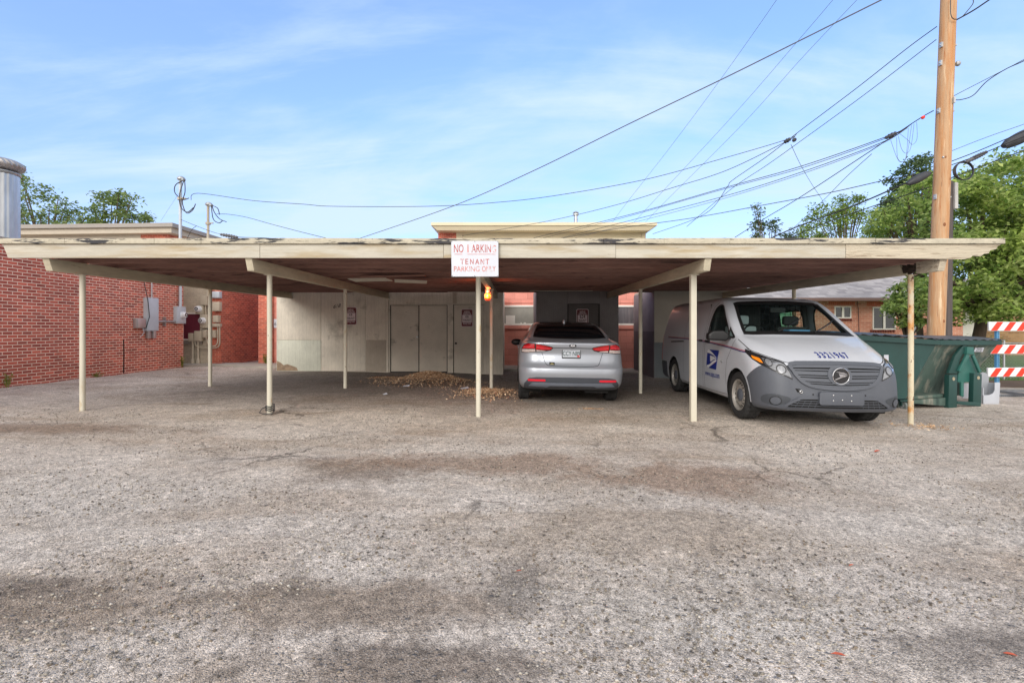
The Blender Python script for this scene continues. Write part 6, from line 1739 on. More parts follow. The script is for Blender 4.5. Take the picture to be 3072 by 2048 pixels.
mb_ = thing('meter_box', 'pale grey meter box with a white glass meter at the brick corner', 'electrical box', (WX, 14.93, 1.43), group='electrical boxes on the walls')
MB().box(0, 0.115, 0, 0.40, 0, 0.51).build('housing', M['box_grey'], mb_, bevel=0.008)
MB().box(0.117, 0.125, 0.02, 0.38, 0.02, 0.49).build('cover', M['box_grey'], mb_, bevel=0.003)
me_ = MB().lathe([(0, 0.12), (0.105, 0.12), (0.105, 0.145), (0.09, 0.15), (0.09, 0.21), (0.075, 0.24), (0, 0.245)], (0, 0.22, 0.26), 'x', 28).build('meter', M['meter_white'], mb_, smooth=True)
MB().lathe([(0.06, 0.243), (0.055, 0.250), (0.035, 0.252), (0.03, 0.244)], (0, 0.22, 0.26), 'x', 24, closed=True).build('dial', M['bezel'], me_, smooth=True)

def mast(loc, z0, z1, r, label, m, loops):
    t = thing('service_mast', label, 'service mast', loc, group='service masts over the low roofs')
    MB().tube([(0, 0, z0), (0, 0, z1)], r, 14).build('pipe', m, t, smooth=True)
    MB().ball((0.03, -0.02, z1 + 0.02), r * 2.2, 16, 10, (1.25, 1.0, 0.75)).tube([(0.02, -0.02, z1 + 0.0), (0.16, -0.06, z1 - 0.03)], r * 1.2, 10).build('weatherhead', M['galv'], t, smooth=True)
    MB().tube([(0, 0, z1 - 0.62), (0, 0, z1 - 0.55)], r * 1.9, 12).bar((0, 0, z1 - 0.58), (0.18, -0.03, z1 - 0.58), 0.05, 0.03).tube([(0, 0, z1 - 2.0), (0, 0, z1 - 1.95)], r * 1.6, 12).build('clamp', M['box_tan'], t, smooth=True)
    for pts in loops: MB().tube([Vector(p) for p in pts], 0.013, 6).build('drip_loop', M['wire'], t, smooth=True)
    return t
def arc(pts, n=6):
    P = [Vector(p) for p in pts]; out = []
    for i in range(len(P) - 1):
        p0, p1, p2, p3 = P[max(0, i - 1)], P[i], P[i + 1], P[min(len(P) - 1, i + 2)]
        for k in range(n):
            t = k / n
            out.append(0.5 * (2 * p1 + (p2 - p0) * t + (2 * p0 - 5 * p1 + 4 * p2 - p3) * t * t + (-p0 + 3 * p1 - 3 * p2 + p3) * t ** 3))
    return out + [P[-1]]
zt = 5.78
mast((-10.12, 15.12, 0), 1.94, zt, 0.042, 'taller service mast, pale pipe with curled black cables, at the brick corner', M['box_grey'],
     [arc([(0.16, -0.06, zt - .03), (-0.10, -0.06, zt - 0.18), (-0.12, -0.06, zt - .42), (0.10, -0.06, zt - .62), (0.30, -.06, zt - 0.58)]),
      arc([(0.17, -0.06, zt - .03), (0.18, -0.06, zt - 0.4), (0.10, -0.06, zt - .7), (0.22, -0.06, zt - 1.02), (0.40, -.06, zt - 0.95), (0.50, -.06, zt - 0.75)]),
      arc([(0.15, -0.06, zt - .03), (0.02, -0.07, zt - 0.5), (0.06, -0.06, zt - .85), (0.25, -0.06, zt - 1.0), (0.44, -.06, zt - 0.86)])])
zt2 = 5.2
mast((-9.76, 15.9, 0), 2.3, zt2, 0.040, 'shorter service mast, brown-grey pipe, above the tan meter wall', M['box_tan'],
     [arc([(0.16, -0.06, zt2 - .03), (0.24, -0.06, zt2 - 0.25), (0.40, -0.06, zt2 - .45), (0.62, -0.06, zt2 - .55)]),
      arc([(0.17, -0.06, zt2 - .03), (0.34, -0.06, zt2 - 0.12), (0.40, -0.06, zt2 - .32)]),
      arc([(0.14, -0.06, zt2 - .03), (0.20, -0.06, zt2 - 0.45), (0.38, -0.06, zt2 - .58), (0.5, -0.06, zt2 - .50)])])
def wbox(name, label, x0, x1, z0, z1, d=0.14, m='box_tan', dial=None, y=16.08, lid=True):
    t = thing(name, label, 'electrical box', ((x0 + x1) / 2, y, z0), group='electrical boxes on the walls')
    w = (x1 - x0) / 2
    MB().box(-w, w, -d, 0, 0, z1 - z0).build('housing', M[m], t, bevel=0.008)
    if lid: MB().box(-w + 0.008, w - 0.008, -d - 0.012, -d - 0.002, 0.01, z1 - z0 - 0.01).build('cover', M[m], t, bevel=0.004)
    if dial:
        dx, dz = dial[0] - (x0 + x1) / 2, dial[1] - z0
        q = MB().lathe([(0, -d - 0.01), (0.10, -d - 0.012), (0.10, -d - 0.04), (0.088, -d - 0.045), (0.088, -d - 0.12), (0.07, -d - 0.15), (0, -d - 0.155)], (dx, 0, dz), 'y', 28).build('meter', M['meter_white'], t, smooth=True)
        MB().lathe([(0.055, -d - 0.153), (0.05, -d - 0.160), (0.03, -d - 0.160), (0.025, -d - 0.153)], (dx, 0, dz), 'y', 20, closed=True).build('dial', M['bezel'], q, smooth=True)
    return t
wbox('utility_box', 'plain tan box topmost left of the post on the meter wall', -10.04, -9.81, 2.02, 2.34)
wbox('meter_box', 'upper tan meter box with a white round meter beside the maroon window', -10.19, -9.95, 1.73, 2.0, dial=(-10.07, 1.90))
wbox('meter_box', 'lower, larger tan meter box with a round meter behind the post', -10.045, -9.80, 1.29, 1.73, dial=(-9.94, 1.53))
wbox('utility_box', 'grey steel box topmost on the brick strip beside the meters', -9.68, -9.42, 2.25, 2.46, m='box_grey')
wbox('utility_box', 'square tan box with a lid below the grey steel box', -9.68, -9.42, 1.83, 2.13)
wbox('utility_box', 'small pale tan box with wires above the tan trough', -9.64, -9.46, 1.47, 1.70)
wbox('wire_trough', 'narrow horizontal tan trough on the brick strip', -9.70, -9.42, 1.33, 1.44, lid=False)
wbox('utility_box', 'tan box just left of the post under the lower meter', -9.97, -9.83, 0.98, 1.24)
wbox('utility_box', 'narrow tan box just right of the post under the trough', -9.68, -9.55, 0.98, 1.23)
ub1 = wbox('utility_box', 'largest low tan box above a conduit on the meter wall', -10.23, -9.99, 0.87, 1.20)
ub2 = wbox('utility_box', 'smallest low tan box, leftmost on the meter wall', -10.42, -10.26, 0.87, 1.13)
for t, dx in ((ub1, -0.04), (ub2, 0.02)):
    zb = zg(-10) + 0.05 - t.location.z
    MB().tube([(dx, -0.07, 0), (dx, -0.07, zb)], 0.033, 12).lathe([(0.033, zb + 0.17), (0.055, zb + 0.13), (0.06, zb)], (dx, -0.07, 0), 'z', 14).build('conduit', M['box_tan'], t, smooth=True)
pc = thing('conduit_run', 'tan conduits curving between the low boxes on the meter wall', 'conduit', (-9.8, 16.0, 0.6))
for pts in ([(-10.24, 0.86), (-10.22, 0.74), (-10.10, 0.67), (-9.80, 0.66), (-9.56, 0.67), (-9.46, 0.76), (-9.45, 1.0), (-9.45, 1.33)],
            [(-9.86, 0.98), (-9.85, 0.85), (-9.78, 0.74), (-9.62, 0.72), (-9.53, 0.80), (-9.51, 1.0), (-9.51, 1.33)],
            [(-9.90, 2.02), (-9.90, 1.73)], [(-10.06, 1.73), (-10.06, 1.20)]):
    MB().tube(arc([(a + 9.8, 0.0, b - 0.6) for a, b in pts], 5), 0.020, 10).build('pipe', M['box_tan'], pc, smooth=True)

# ================================================================== DUMPSTER
M['dgreen'] = mat('dark_green_steel', S(30, 68, 64), 0.5, var=0.15, vscale=2, fine=(25, 0.12), spots=[(S(66, 92, 84), 2.2, 0.62, 0.12, (2, 2, 0.5)), (S(120, 120, 108), 6, 0.74, 0.03)], bump=(6, 0.15))
M['dgreen_dirty'] = mat('dirty_green_steel', S(74, 94, 86), 0.7, var=0.2, vscale=3, fine=(25, 0.15), spots=[(S(134, 132, 120), 1.6, 0.50, 0.15, (3.0, 3.0, 0.6)), (S(44, 62, 58), 2.5, 0.54, 0.15, (3, 3, 0.5))], bump=(8, 0.2))
M['dgreen_light'] = mat('bright_green_steel', S(44, 98, 90), 0.5, var=0.15, vscale=4, spots=[(S(160, 168, 158), 7, 0.70, 0.04)])
M['lid'] = mat('grey_plastic_lid', S(84, 86, 94), 0.42, var=0.15, vscale=3)
Bx, By, dX, dY = 6.0, 8.40, 0.970, 0.243
nX, nY = -dY, dX          # backwards
dm = thing('dumpster', 'dark green steel dumpster with warped grey plastic lids', 'dumpster', (7.2, 8.8, -0.115))
def dmr(o): o.matrix_parent_inverse = Matrix.Translation((-7.2, -8.8, 0.115)); return o
def DP(u, v, b=0.0):
    k = (u - CX) / F
    s = (k * (By + nY * b) - Bx - nX * b) / (dX - k * dY)
    x, y = Bx + dX * s + nX * b, By + dY * s + nY * b
    return Vector((x, y, CAMZ + (CY - v) * y / F))
def back(p, d): return p + Vector((nX, nY, 0)) * d
body = MB()
# side panel: flat to the left of a slanting crease, leaning in below the rim to the right of it
A = [DP(2560, 1018), DP(2808, 1033), DP(2716, 1196), DP(2540, 1196)]
Bq = [DP(2808, 1033), DP(2992, 1034), DP(2915, 1130, 0.40), DP(2880, 1186, 0.45), DP(2724, 1192, 0.30)]
D = 1.25
body.add(A + [back(p, 0.9) for p in A], [(0, 1, 2, 3), (4, 7, 6, 5), (0, 3, 7, 4), (3, 2, 6, 7)])
dmr(body.build('side_panel', M['dgreen'], dm))
b2 = MB()
Q = [A[1], Bq[1], Bq[2], Bq[3], Bq[4], A[2]]
b2.add(Q + [back(A[1], D), back(Bq[1], D), back(Bq[2], D - .35), back(Bq[3], D - .4)], [(0, 1, 2, 4), (2, 3, 4), (0, 4, 5), (1, 7, 8, 2), (2, 8, 9, 3), (7, 6, 9, 8)])
dmr(b2.build('leaning_panel', M['dgreen_dirty'], dm))
rim = MB()
def band(p, q, h, t=0.05, up=0.0):
    a, b = p + Vector((0, 0, up)), q + Vector((0, 0, up)); o = Vector((nX, nY, 0)) * -t; z = Vector((0, 0, h))
    rim.add([a, b, b + o, a + o, a + z, b + z, b + o + z, a + o + z], [(0, 1, 2, 3), (4, 7, 6, 5), (0, 4, 5, 1), (1, 5, 6, 2), (2, 6, 7, 3), (3, 7, 4, 0)])
band(DP(2560, 1020), DP(2812, 1034), 0.085); band(DP(2812.5, 1034), DP(2996, 1034.5), 0.085)
e1 = DP(2996, 1034.5); e0 = DP(2560, 1020)
rim.add([e1, back(e1, D), back(e1, D) + Vector((0, 0, .085)), e1 + Vector((0, 0, .085))], [(0, 1, 2, 3)])
dmr(rim.build('rim', M['dgreen'], dm))
# lids: ribbed, sagging sheets
lid = MB()
def lidsheet(p, q, dep, n, hb, sag, seed):
    rg = random.Random(seed); cols = []
    for i in range(n + 1):
        t = i / n; a = p.lerp(q, t)
        rib = 0.012 if i % 4 in (1, 2) else 0.0
        row = []
        for j in range(9):
            s = j / 8
            w = back(a, -0.07 + (dep + 0.07) * s) + Vector((0, 0, 0.098 + rib * (0.6 + 0.6 * (1 - s)) + hb * math.sin(math.pi * min(1, s * 0.9)) + sag * math.sin(math.pi * t) * (1 - s) + (rg.uniform(-.006, .006) if j < 2 else 0)))
            row.append(w)
        cols.append(row)
    vs = [w for r in cols for w in r]; m = 9
    vs2 = [w - Vector((0, 0, 0.008)) for w in vs]
    N_ = len(vs)
    fs = [(i * m + j, (i + 1) * m + j, (i + 1) * m + j + 1, i * m + j + 1) for i in range(n) for j in range(m - 1)]
    fs2 = [tuple(N_ + k for k in reversed(f)) for f in fs]
    edge = [(i * m, N_ + i * m, N_ + (i + 1) * m, (i + 1) * m) for i in range(n)]
    return MB().add(vs + vs2, fs + fs2 + edge)
dmr(lidsheet(DP(2566, 1021), DP(2800, 1034), D, 28, 0.05, 0.02, 1).build('lid', M['lid'], dm, smooth=True))
dmr(lidsheet(DP(2803, 1034), DP(2998, 1035), D, 32, 0.055, -0.004, 2).build('lid', M['lid'], dm, smooth=True))
# lifting bracket: two plates, an A of angle iron, cross bars
def plate(px, m, b0, b1, name):
    P = [DP(u, v, b0) for u, v in px]; Q = [back(p, b1 - b0) for p in P]; n = len(P)
    return dmr(MB().add(P + Q, [tuple(range(n)), tuple(range(2 * n - 1, n - 1, -1))] + [(i, n + i, n + (i + 1) % n, (i + 1) % n) for i in range(n)]).build(name, m, dm, bevel=0.004))
plate([(2848, 1124), (2872, 1124), (2871, 1224), (2845, 1224)], M['dgreen'], -0.05, 0.03, 'bracket_leg')
plate([(2922, 1119), (2946, 1121), (2943, 1219), (2919, 1216)], M['dgreen'], -0.05, 0.03, 'bracket_leg')
plate([(2872, 1203), (2943, 1207), (2943, 1219), (2872, 1212)], M['dgreen'], -0.055, 0.0, 'bracket_bar')
plate([(2902, 1040), (2921, 1041), (2924, 1064), (2901, 1062)], M['dgreen_light'], -0.06, 0.20, 'bracket_cap')
plate([(2901, 1062), (2910, 1066), (2884, 1116), (2876, 1112)], M['dgreen_light'], -0.055, -0.02, 'bracket_strut')
plate([(2917, 1066), (2924, 1064), (2945, 1114), (2939, 1118)], M['dgreen_light'], -0.055, -0.02, 'bracket_strut')
plate([(2904, 1070), (2918, 1070), (2938, 1120), (2922, 1146), (2874, 1146), (2876, 1116)], M['dgreen_light'], 0.02, 0.04, 'bracket_plate')
plate([(2884, 1146), (2892, 1146), (2892, 1190), (2884, 1188)], M['dgreen_light'], -0.03, 0.0, 'bracket_bar')
plate([(2846, 1120), (2866, 1066), (2890, 1036), (2902, 1036), (2880, 1078), (2872, 1120)], M['dgreen'], -0.02, 0.03, 'gusset')
plate([(2740, 1189), (2838, 1181), (2838, 1190), (2740, 1197)], M['dgreen_dirty'], 0.05, 0.30, 'base_lip')
plate([(2742, 1200), (2846, 1192), (2846, 1218), (2742, 1210)], M['dgreen_dirty'], 0.0, 0.5, 'base_channel')
for u, v in ((2861.5, 1136), (2936, 1133)):
    p = DP(u, v, -0.055); q = back(p, 0.01)
    dmr(MB().tube([p, q], 0.031, 20).build('bolt_plate', mat('dirty_zinc_' + str(int(u)), S(178, 166, 140), 0.5, 0.4, var=0.3, vscale=30), dm, smooth=True))
cast = MB(); c = DP(2709, 1217, 0.10)
cw = dmr(MB().tube([c + Vector((-.025, -.006, 0)), c + Vector((.025, .006, 0))], 0.078, 22).build('caster', mat('grey_caster_tyre', S(104, 112, 110), 0.6, var=0.15), dm, smooth=True))
dmr(MB().tube([c + Vector((-.030, -.007, 0)), c + Vector((.030, .007, 0))], 0.034, 16).build('caster_hub', M['galv'], cw)).matrix_parent_inverse = Matrix.Identity(4)
dmr(MB().box(c.x - .10, c.x + .10, c.y - .07, c.y + .07, c.z + 0.085, c.z + 0.115).bar(c + Vector((-.04, 0, 0)), c + Vector((-.04, 0, .1)), .012, .06).bar(c + Vector((.04, 0, 0)), c + Vector((.04, 0, .1)), .012, .06).build('caster_fork', M['dgreen'], dm))
lp = [DP(u, v, -0.004 + 0.04) for u, v in ((2925, 1043), (2954, 1042), (2949, 1055), (2921, 1055))]
def onB(u, v):      # the leaning panel, a little proud
    t = (v - 1034) / (1186 - 1034); return DP(u, v, 0.45 * t - 0.012)
lab = MB().add([onB(2926, 1043), onB(2953, 1042), onB(2948, 1055), onB(2921, 1055)], [(3, 2, 1, 0)])
lo_ = dmr(lab.build('size_label', M['signwhite'], dm))
q = MB(); text_mb(q, '2YD', 1.0, lambda a, b_: back(onB(2937 + a * 13.0 + b_ * 3, 1048.8 - b_ * 13.5), -0.004), squeeze=0.72)
qq = q.build('lettering', M['gap'], lo_)
dmr(MB().prism([(0, 0), (1, 0), (1, 1), (0, 1)], lambda a, b_: DP(2652 + 14 * a, 1064 + 22 * (1 - b_), -0.004), back(Vector(), 0.003)).build('notice_sticker', M['signwhite'], dm))
# pale board standing inside the bracket and grey bin at the far corner
tb_ = tag(MB().prism([(0, 0), (1, 0), (1, 1), (0, 1)], lambda a, b_: DP(2888 + 34 * a, 1149 + 45 * (1 - b_), 0.26), back(Vector(), 0.02)).build('scrap_board', M['signwhite']), 'pale board standing behind the open dumpster bracket', 'board')
gbn = thing('plastic_bin', 'light grey plastic bin with a scooped front at the far end of the dumpster', 'bin', (8.80, 9.32, zg(9)))
M['binplastic'] = mat('light_grey_plastic', S(176, 180, 188), 0.5, var=0.06)
M['bininner'] = mat('mid_grey_plastic', S(150, 154, 160), 0.55, var=0.06)
MB().prism([(-0.16, 0), (0.13, 0), (0.15, 0.40), (0.05, 0.40), (0.05, 0.26), (0.02, 0.20), (-0.05, 0.17), (-0.16, 0.165)], lambda u, v: (u, -0.10, v), (0, 0.02, 0)).build('front_panel', M['binplastic'], gbn, bevel=0.006)
MB().prism([(-0.14, 0), (0.11, 0), (0.13, 0.46)] + [(0.03 + 0.10 * math.cos(R(a)), 0.46 + 0.11 * math.sin(R(a))) for a in range(15, 181, 15)] + [(-0.14, 0.40)], lambda u, v: (u, 0.10, v), (0, 0.02, 0)).build('back_panel', M['bininner'], gbn, bevel=0.006)
MB().box(-0.15, -0.135, -0.079, 0.099, 0.0, 0.30).box(0.115, 0.13, -0.079, 0.099, 0.0, 0.38).build('side_panel', M['binplastic'], gbn)

# ================================================================== BARRICADE
M['bar_white'] = mat('reflective_white', S(226, 228, 230), 0.4, var=0.05, vscale=6)
M['bar_red'] = mat('reflective_red_orange', S(234, 56, 34), 0.4, var=0.06, vscale=8)
M['bar_blue'] = mat('blue_post_paint', S(84, 146, 190), 0.5, var=0.12, vscale=5, spots=[(S(150, 160, 164), 9, 0.66, 0.05)])
bc = thing('road_barricade', 'red and white striped three-rail barricade on a blue perforated post', 'barricade', (10.0, 10.5, zg(10)))
bz = zg(10)
def rail(z0, x0, tilt):
    h = 0.19; x1 = 12.4
    r_ = MB()
    Zf = lambda x: z0 - bz + tilt * (x - x0)
    v = [(x0 - 10, -0.02, Zf(x0)), (x1 - 10, -0.02, Zf(x1)), (x1 - 10, 0.02, Zf(x1)), (x0 - 10, 0.02, Zf(x0))]
    r_.add([Vector(p) for p in v] + [Vector(p) + Vector((0, 0, h)) for p in v], [(0, 3, 2, 1), (4, 5, 6, 7), (0, 1, 5, 4), (1, 2, 6, 5), (2, 3, 7, 6), (3, 0, 4, 7)])
    ro_ = r_.build('rail', M['bar_white'], bc, bevel=0.006)
    st = MB(); k = 0
    x = x0 + 0.03
    while x < x1 - 0.35:
        sh = 0.13; w = 0.135
        st.add([(x - 10, -0.0235, Zf(x) + 0.006), (x + w - 10, -0.0235, Zf(x) + 0.006), (x + w + sh - 10, -0.0235, Zf(x) + h - 0.006), (x + sh - 10, -0.0235, Zf(x) + h - 0.006)], [(0, 1, 2, 3)])
        x += 0.27; k += 1
    st.build('stripe', M['bar_red'], ro_, recalc=False)
    return ro_
rail(1.23, 9.94, -0.004); rail(0.75, 9.94, 0.0); rail(0.265, 9.92, 0.012)
for px_ in (0.17, 1.9):
    po_ = MB().box(px_ - 0.028, px_ + 0.028, 0.025, 0.08, 0.06, 1.50).build('post', M['bar_blue'], bc)
    hl = MB()
    for k in range(44): hl.lathe([(0.0, 0.0235), (0.011, 0.0238), (0.011, 0.0248), (0.0, 0.0248)], (px_, 0, 0.10 + k * 0.031), 'y', 8)
    hl.build('post_hole', M['gap'], po_)
M['foot_steel'] = mat('grey_perforated_steel', S(128, 132, 138), 0.5, 0.4, var=0.2, vscale=9)
ft = MB().box(-0.1, 2.4, -0.30, -0.25, 0.0, 0.05).box(0.15, 2.4, 0.40, 0.45, 0.0, 0.05).box(0.14, 0.20, -0.6, 0.9, 0.052, 0.10)
fo_ = ft.build('foot', M['foot_steel'], bc)
hl = MB()
for k in range(60): hl.box(-0.08 + k * 0.04, -0.06 + k * 0.04, -0.303, -0.3005, 0.015, 0.035)
hl.build('foot_hole', M['gap'], fo_)

# ================================================================== POLES
M['pole_new'] = mat('fresh_pine_pole', S(190, 154, 118), 0.75, var=0.12, vscale=4, stretch=(3, 3, 0.25), fine=(9, 0.12),
                    spots=[(S(186, 130, 80), 2.6, 0.46, 0.22, (5, 5, 0.4)), (S(160, 98, 52), 7.0, 0.55, 0.12, (5, 5, 0.2)), (S(96, 66, 44), 14, 0.64, 0.04, (4, 4, 0.12)), (S(216, 190, 156), 3.2, 0.58, 0.10, (4, 4, 0.3))], bump=(8, 0.35))
M['pole_old'] = mat('old_grey_pole', S(92, 84, 82), 0.85, var=0.2, vscale=4, stretch=(5, 5, 0.2), fine=(14, 0.3), bump=(12, 0.5))
M['knot'] = mat('pole_knot', S(140, 92, 60), 0.8, var=0.3, vscale=20)
np_ = thing('utility_pole', 'tall fresh pine utility pole behind the dumpster', 'utility pole', (8.79, 10.5, zg(9) - 0.05))
lean = Vector((0.038, 0, 1)).normalized()
pts = [lean * h for h in np.linspace(0, 10.5, 24)]
MB().tube(pts, [0.157 - 0.0022 * h for h in np.linspace(0, 10.5, 24)], 28).build('shaft', M['pole_new'], np_, smooth=True)
for h, a, s in ((4.55, -1.2, 0.03), (3.6, -1.75, 0.04), (3.1, -1.5, 0.035), (5.0, -1.9, 0.028), (1.6, -1.4, 0.035)):
    c = lean * h + Vector((math.cos(a), math.sin(a), 0)) * (0.155 - 0.0022 * h); MB().ball(c, s * 0.8, 10, 6, (1, .22, 1.3)).build('knot', M['knot'], np_, smooth=True)
hw = MB()
for h in (7.38, 7.0, 4.2, 6.0):
    c = lean * h; hw.bar(c + Vector((-0.18, -0.03, 0)), c + Vector((0.18, -0.03, 0)), 0.025, 0.025); hw.box(c.x - 0.165, c.x - 0.125, c.y - 0.06, c.y + .0, c.z - .05, c.z + .05)
hw.ball(lean * 7.0 + Vector((0.20, -0.05, -0.02)), 0.055, 10, 6).box(0.262, 0.30, -0.19, -0.15, 6.1, 6.22)
hw.ball(lean * 5.0 + Vector((-0.09, -0.12, 0)), 0.022, 8, 5)
hw.build('bolt_hardware', M['galv'], np_)
op = thing('utility_pole', 'weathered grey stub of an old utility pole behind the fresh one', 'utility pole', (9.44, 11.0, zg(9) - 0.05))
MB().tube([(0, 0, 0), (0.03, 0, 2.2), (0.06, 0, 4.66)], [0.128, 0.120, 0.112], 20).build('shaft', M['pole_old'], op, smooth=True)
MB().box(0.13, 0.20, -0.13, 0.02, 4.05, 4.62).build('cable_guard', mat('pale_guard', S(190, 188, 186), 0.6, var=0.1), op, bevel=0.01)
MB().tube([(0.128, -.04, 0.1), (0.140, -.04, 3.9)], 0.014, 6).build('ground_wire', M['wiregrey'], op, smooth=True)

# ================================================================== LAWN, FENCE, PLANTS
M['lawn'] = mat('lawn_soil', S(92, 122, 62), 0.9, var=0.25, vscale=1.2, fine=(30, 0.3), rnd=False)
M['mulch'] = mat('bare_mulch', S(112, 92, 78), 0.95, var=0.25, vscale=3, fine=(30, 0.3), rnd=False, bump=(30, 0.5))
tag(MB().box(9.4, 60, 11.9, 13.4, -0.2, -0.108).build('mulch_strip', M['mulch']), kind='structure')
tag(MB().box(9.0, 60, 13.404, 25.9, -0.2, -0.105).build('lawn', M['lawn']), kind='structure')
M['grassblade'] = island_mat('grass_blades', [S(84, 130, 52), S(120, 156, 72), S(70, 112, 48), S(146, 164, 92)], 0.7, 0.25)
rg = np.random.RandomState(8); gm_ = MB()
for k in range(9000):
    y = 13.4 + 9 * rg.rand() ** 1.5; x = 9.6 + 12 * rg.rand(); h = 0.03 + 0.06 * rg.rand(); a = rg.rand() * 6.28; w = 0.008
    dx_, dy_ = math.cos(a) * w, math.sin(a) * w; lx, ly = rg.randn(2) * 0.02
    gm_.add([(x - dx_, y - dy_, -0.108), (x + dx_, y + dy_, -0.108), (x + lx, y + ly, -0.108 + h)], [(0, 1, 2)])
tag(gm_.build('grass', M['grassblade'], recalc=False), kind='stuff')
fn_ = thing('chain_link_fence', 'low chain-link fence at the edge of the lawn', 'fence', (11, 13.6, -0.12))
fm = MB(); H_ = 1.0
for k in range(-12, 78):
    x = -2.4 + k * 0.085
    for s_ in (1, -1):
        a, b_ = (x, 0), (x + s_ * H_, H_)
        pts = [(a[0], a[1]), (b_[0], b_[1])]
        x0, x1 = max(-1.9, min(pts[0][0], pts[1][0])), min(4.5, max(pts[0][0], pts[1][0]))
        if x1 - x0 < 0.02: continue
        z = lambda xx: abs(xx - x) * 1.0
        fm.bar((x0, 0.006 * s_, z(x0)), (x1, 0.006 * s_, z(x1)), 0.0045, 0.0045)
fm.build('mesh', M['galv'], fn_, recalc=False)
for x in (-1.9, 0.2, 2.3, 4.5): MB().tube([(x, 0, 0), (x, 0, 1.08)], 0.026, 10).build('post', M['galv'], fn_, smooth=True)
MB().tube([(-1.9, 0, 1.0), (4.5, 0, 1.0)], 0.018, 8).build('top_rail', M['galv'], fn_, smooth=True)

def leaf_obj(name, pos, size, matl, parent=None, seed=0, flat=0.5, ratio=0.55, jitter=0.35):
    """many separate leaves, each a small folded blade"""
    rg = np.random.RandomState(seed); n = len(pos); pos = np.asarray(pos)
    nrm = rg.randn(n, 3); nrm[:, 2] = np.abs(nrm[:, 2]) + flat * 2; nrm /= np.linalg.norm(nrm, axis=1, keepdims=True)
    t = np.cross(nrm, rg.randn(n, 3)); t /= np.linalg.norm(t, axis=1, keepdims=True)
    b = np.cross(nrm, t)
    s = size * (1 - jitter + 2 * jitter * rg.rand(n, 1)) * 0.5
    V = np.stack([pos - t * s, pos - b * s * ratio + nrm * s * 0.12 + t * s * 0.15, pos + t * s - nrm * s * 0.25, pos + b * s * ratio + nrm * s * 0.12 + t * s * 0.15], 1).reshape(-1, 3)
    me = bpy.data.meshes.new(name)
    me.vertices.add(4 * n); me.vertices.foreach_set('co', V.ravel())
    me.loops.add(4 * n); me.loops.foreach_set('vertex_index', np.arange(4 * n, dtype=np.int32))
    me.polygons.add(n); me.polygons.foreach_set('loop_start', np.arange(0, 4 * n, 4, dtype=np.int32))
    me.materials.append(matl); me.update(); me.validate()
    o = bpy.data.objects.new(name, me); COL.objects.link(o)
    if parent: o.parent = parent
    return o

M['weed'] = island_mat('weed_leaves', [S(126, 142, 66), S(160, 164, 88), S(96, 122, 58), S(186, 178, 110)], 0.7, 0.25)
def weed(x, y, h, w, n, label, seed):
    rg = np.random.RandomState(seed); t = thing('weed', label, 'weed', (x, y, zg(x)), group='weeds at the wall feet')
    st = MB(); P = []
    for k in range(7):
        a = rg.rand() * 6.28; r = w * rg.rand(); hh = h * (0.5 + 0.5 * rg.rand())
        tip = Vector((r * math.cos(a), r * math.sin(a) * 0.5, hh))
        st.tube([(0.02 * math.cos(a), 0.01 * math.sin(a), 0), tip * 0.5 + Vector((0, 0, hh * .1)), tip], [0.005, 0.004, 0.002], 5)
        for j in range(n // 7):
            q = tip * (0.25 + 0.8 * rg.rand()); P.append((q.x + rg.randn() * 0.02, q.y + rg.randn() * .02, q.z + rg.randn() * 0.015))
    st.build('stem', M['weed'], t); leaf_obj('leaves', P, 0.05, M['weed'], t, seed)
weed(-10.1, 9.95, 0.30, 0.10, 70, 'tall thin weed at the left picture edge by the brick wall', 1)
weed(-10.05, 15.1, 0.35, 0.16, 120, 'bushy weed at the corner of the red brick wall', 2)
weed(-7.95, 16.0, 0.42, 0.17, 140, 'yellow-green weed before the brick pier by the grey shed', 3)
weed(-10.12, 12.1, 0.13, 0.16, 60, 'low weed patch along the foot of the red brick wall', 4)
weed(5.35, 7.6, 0.22, 0.16, 60, 'thin green weed beside the van front wheel and rusty post', 5)
weed(9.6, 10.3, 0.12, 0.22, 80, 'low green weed at the barricade foot', 6)

# fallen leaves lying on the lot
M['redleaf'] = mat('red_fallen_leaf', S(176, 84, 58), 0.6, var=0.2, vscale=30)
def fallen(x, y, L_, a, label):
    z = zg(x) + 0.012; c = Vector((x, y, z)); d = Vector((math.cos(a), math.sin(a), 0.1)) * L_ / 2; e = Vector((-math.sin(a), math.cos(a), 0)) * L_ * 0.17
    up = Vector((0, 0, L_ * 0.10))
    vs = [c - d, c - d * .3 - e + up, c + d * .4 - e * .8 + up, c + d, c + d * .4 + e * .8 + up, c - d * .3 + e + up, c]
    tag(MB().add(vs, [(0, 1, 6), (1, 2, 6), (2, 3, 6), (3, 4, 6), (4, 5, 6), (5, 0, 6)]).build('fallen_leaf', M['redleaf'], recalc=False), label, 'leaf', 'fallen leaves on the lot')
fallen(1.28, 1.98, 0.055, -0.45, 'largest red leaf, flat on the near gravel at lower right')
fallen(3.95, 5.45, 0.10, 0.3, 'curled brown-red leaf on the gravel in front of the van')
fallen(0.0 + 0.02, 2.62, 0.03, 0.1, 'small pale red leaf on the near gravel at the picture centre')
fallen(1.98, 2.0, 0.05, -0.6, 'red leaf cut by the right edge of the picture')
fallen(1.85, 2.75, 0.035, 0.2, 'small red leaf on pale gravel towards the right side')

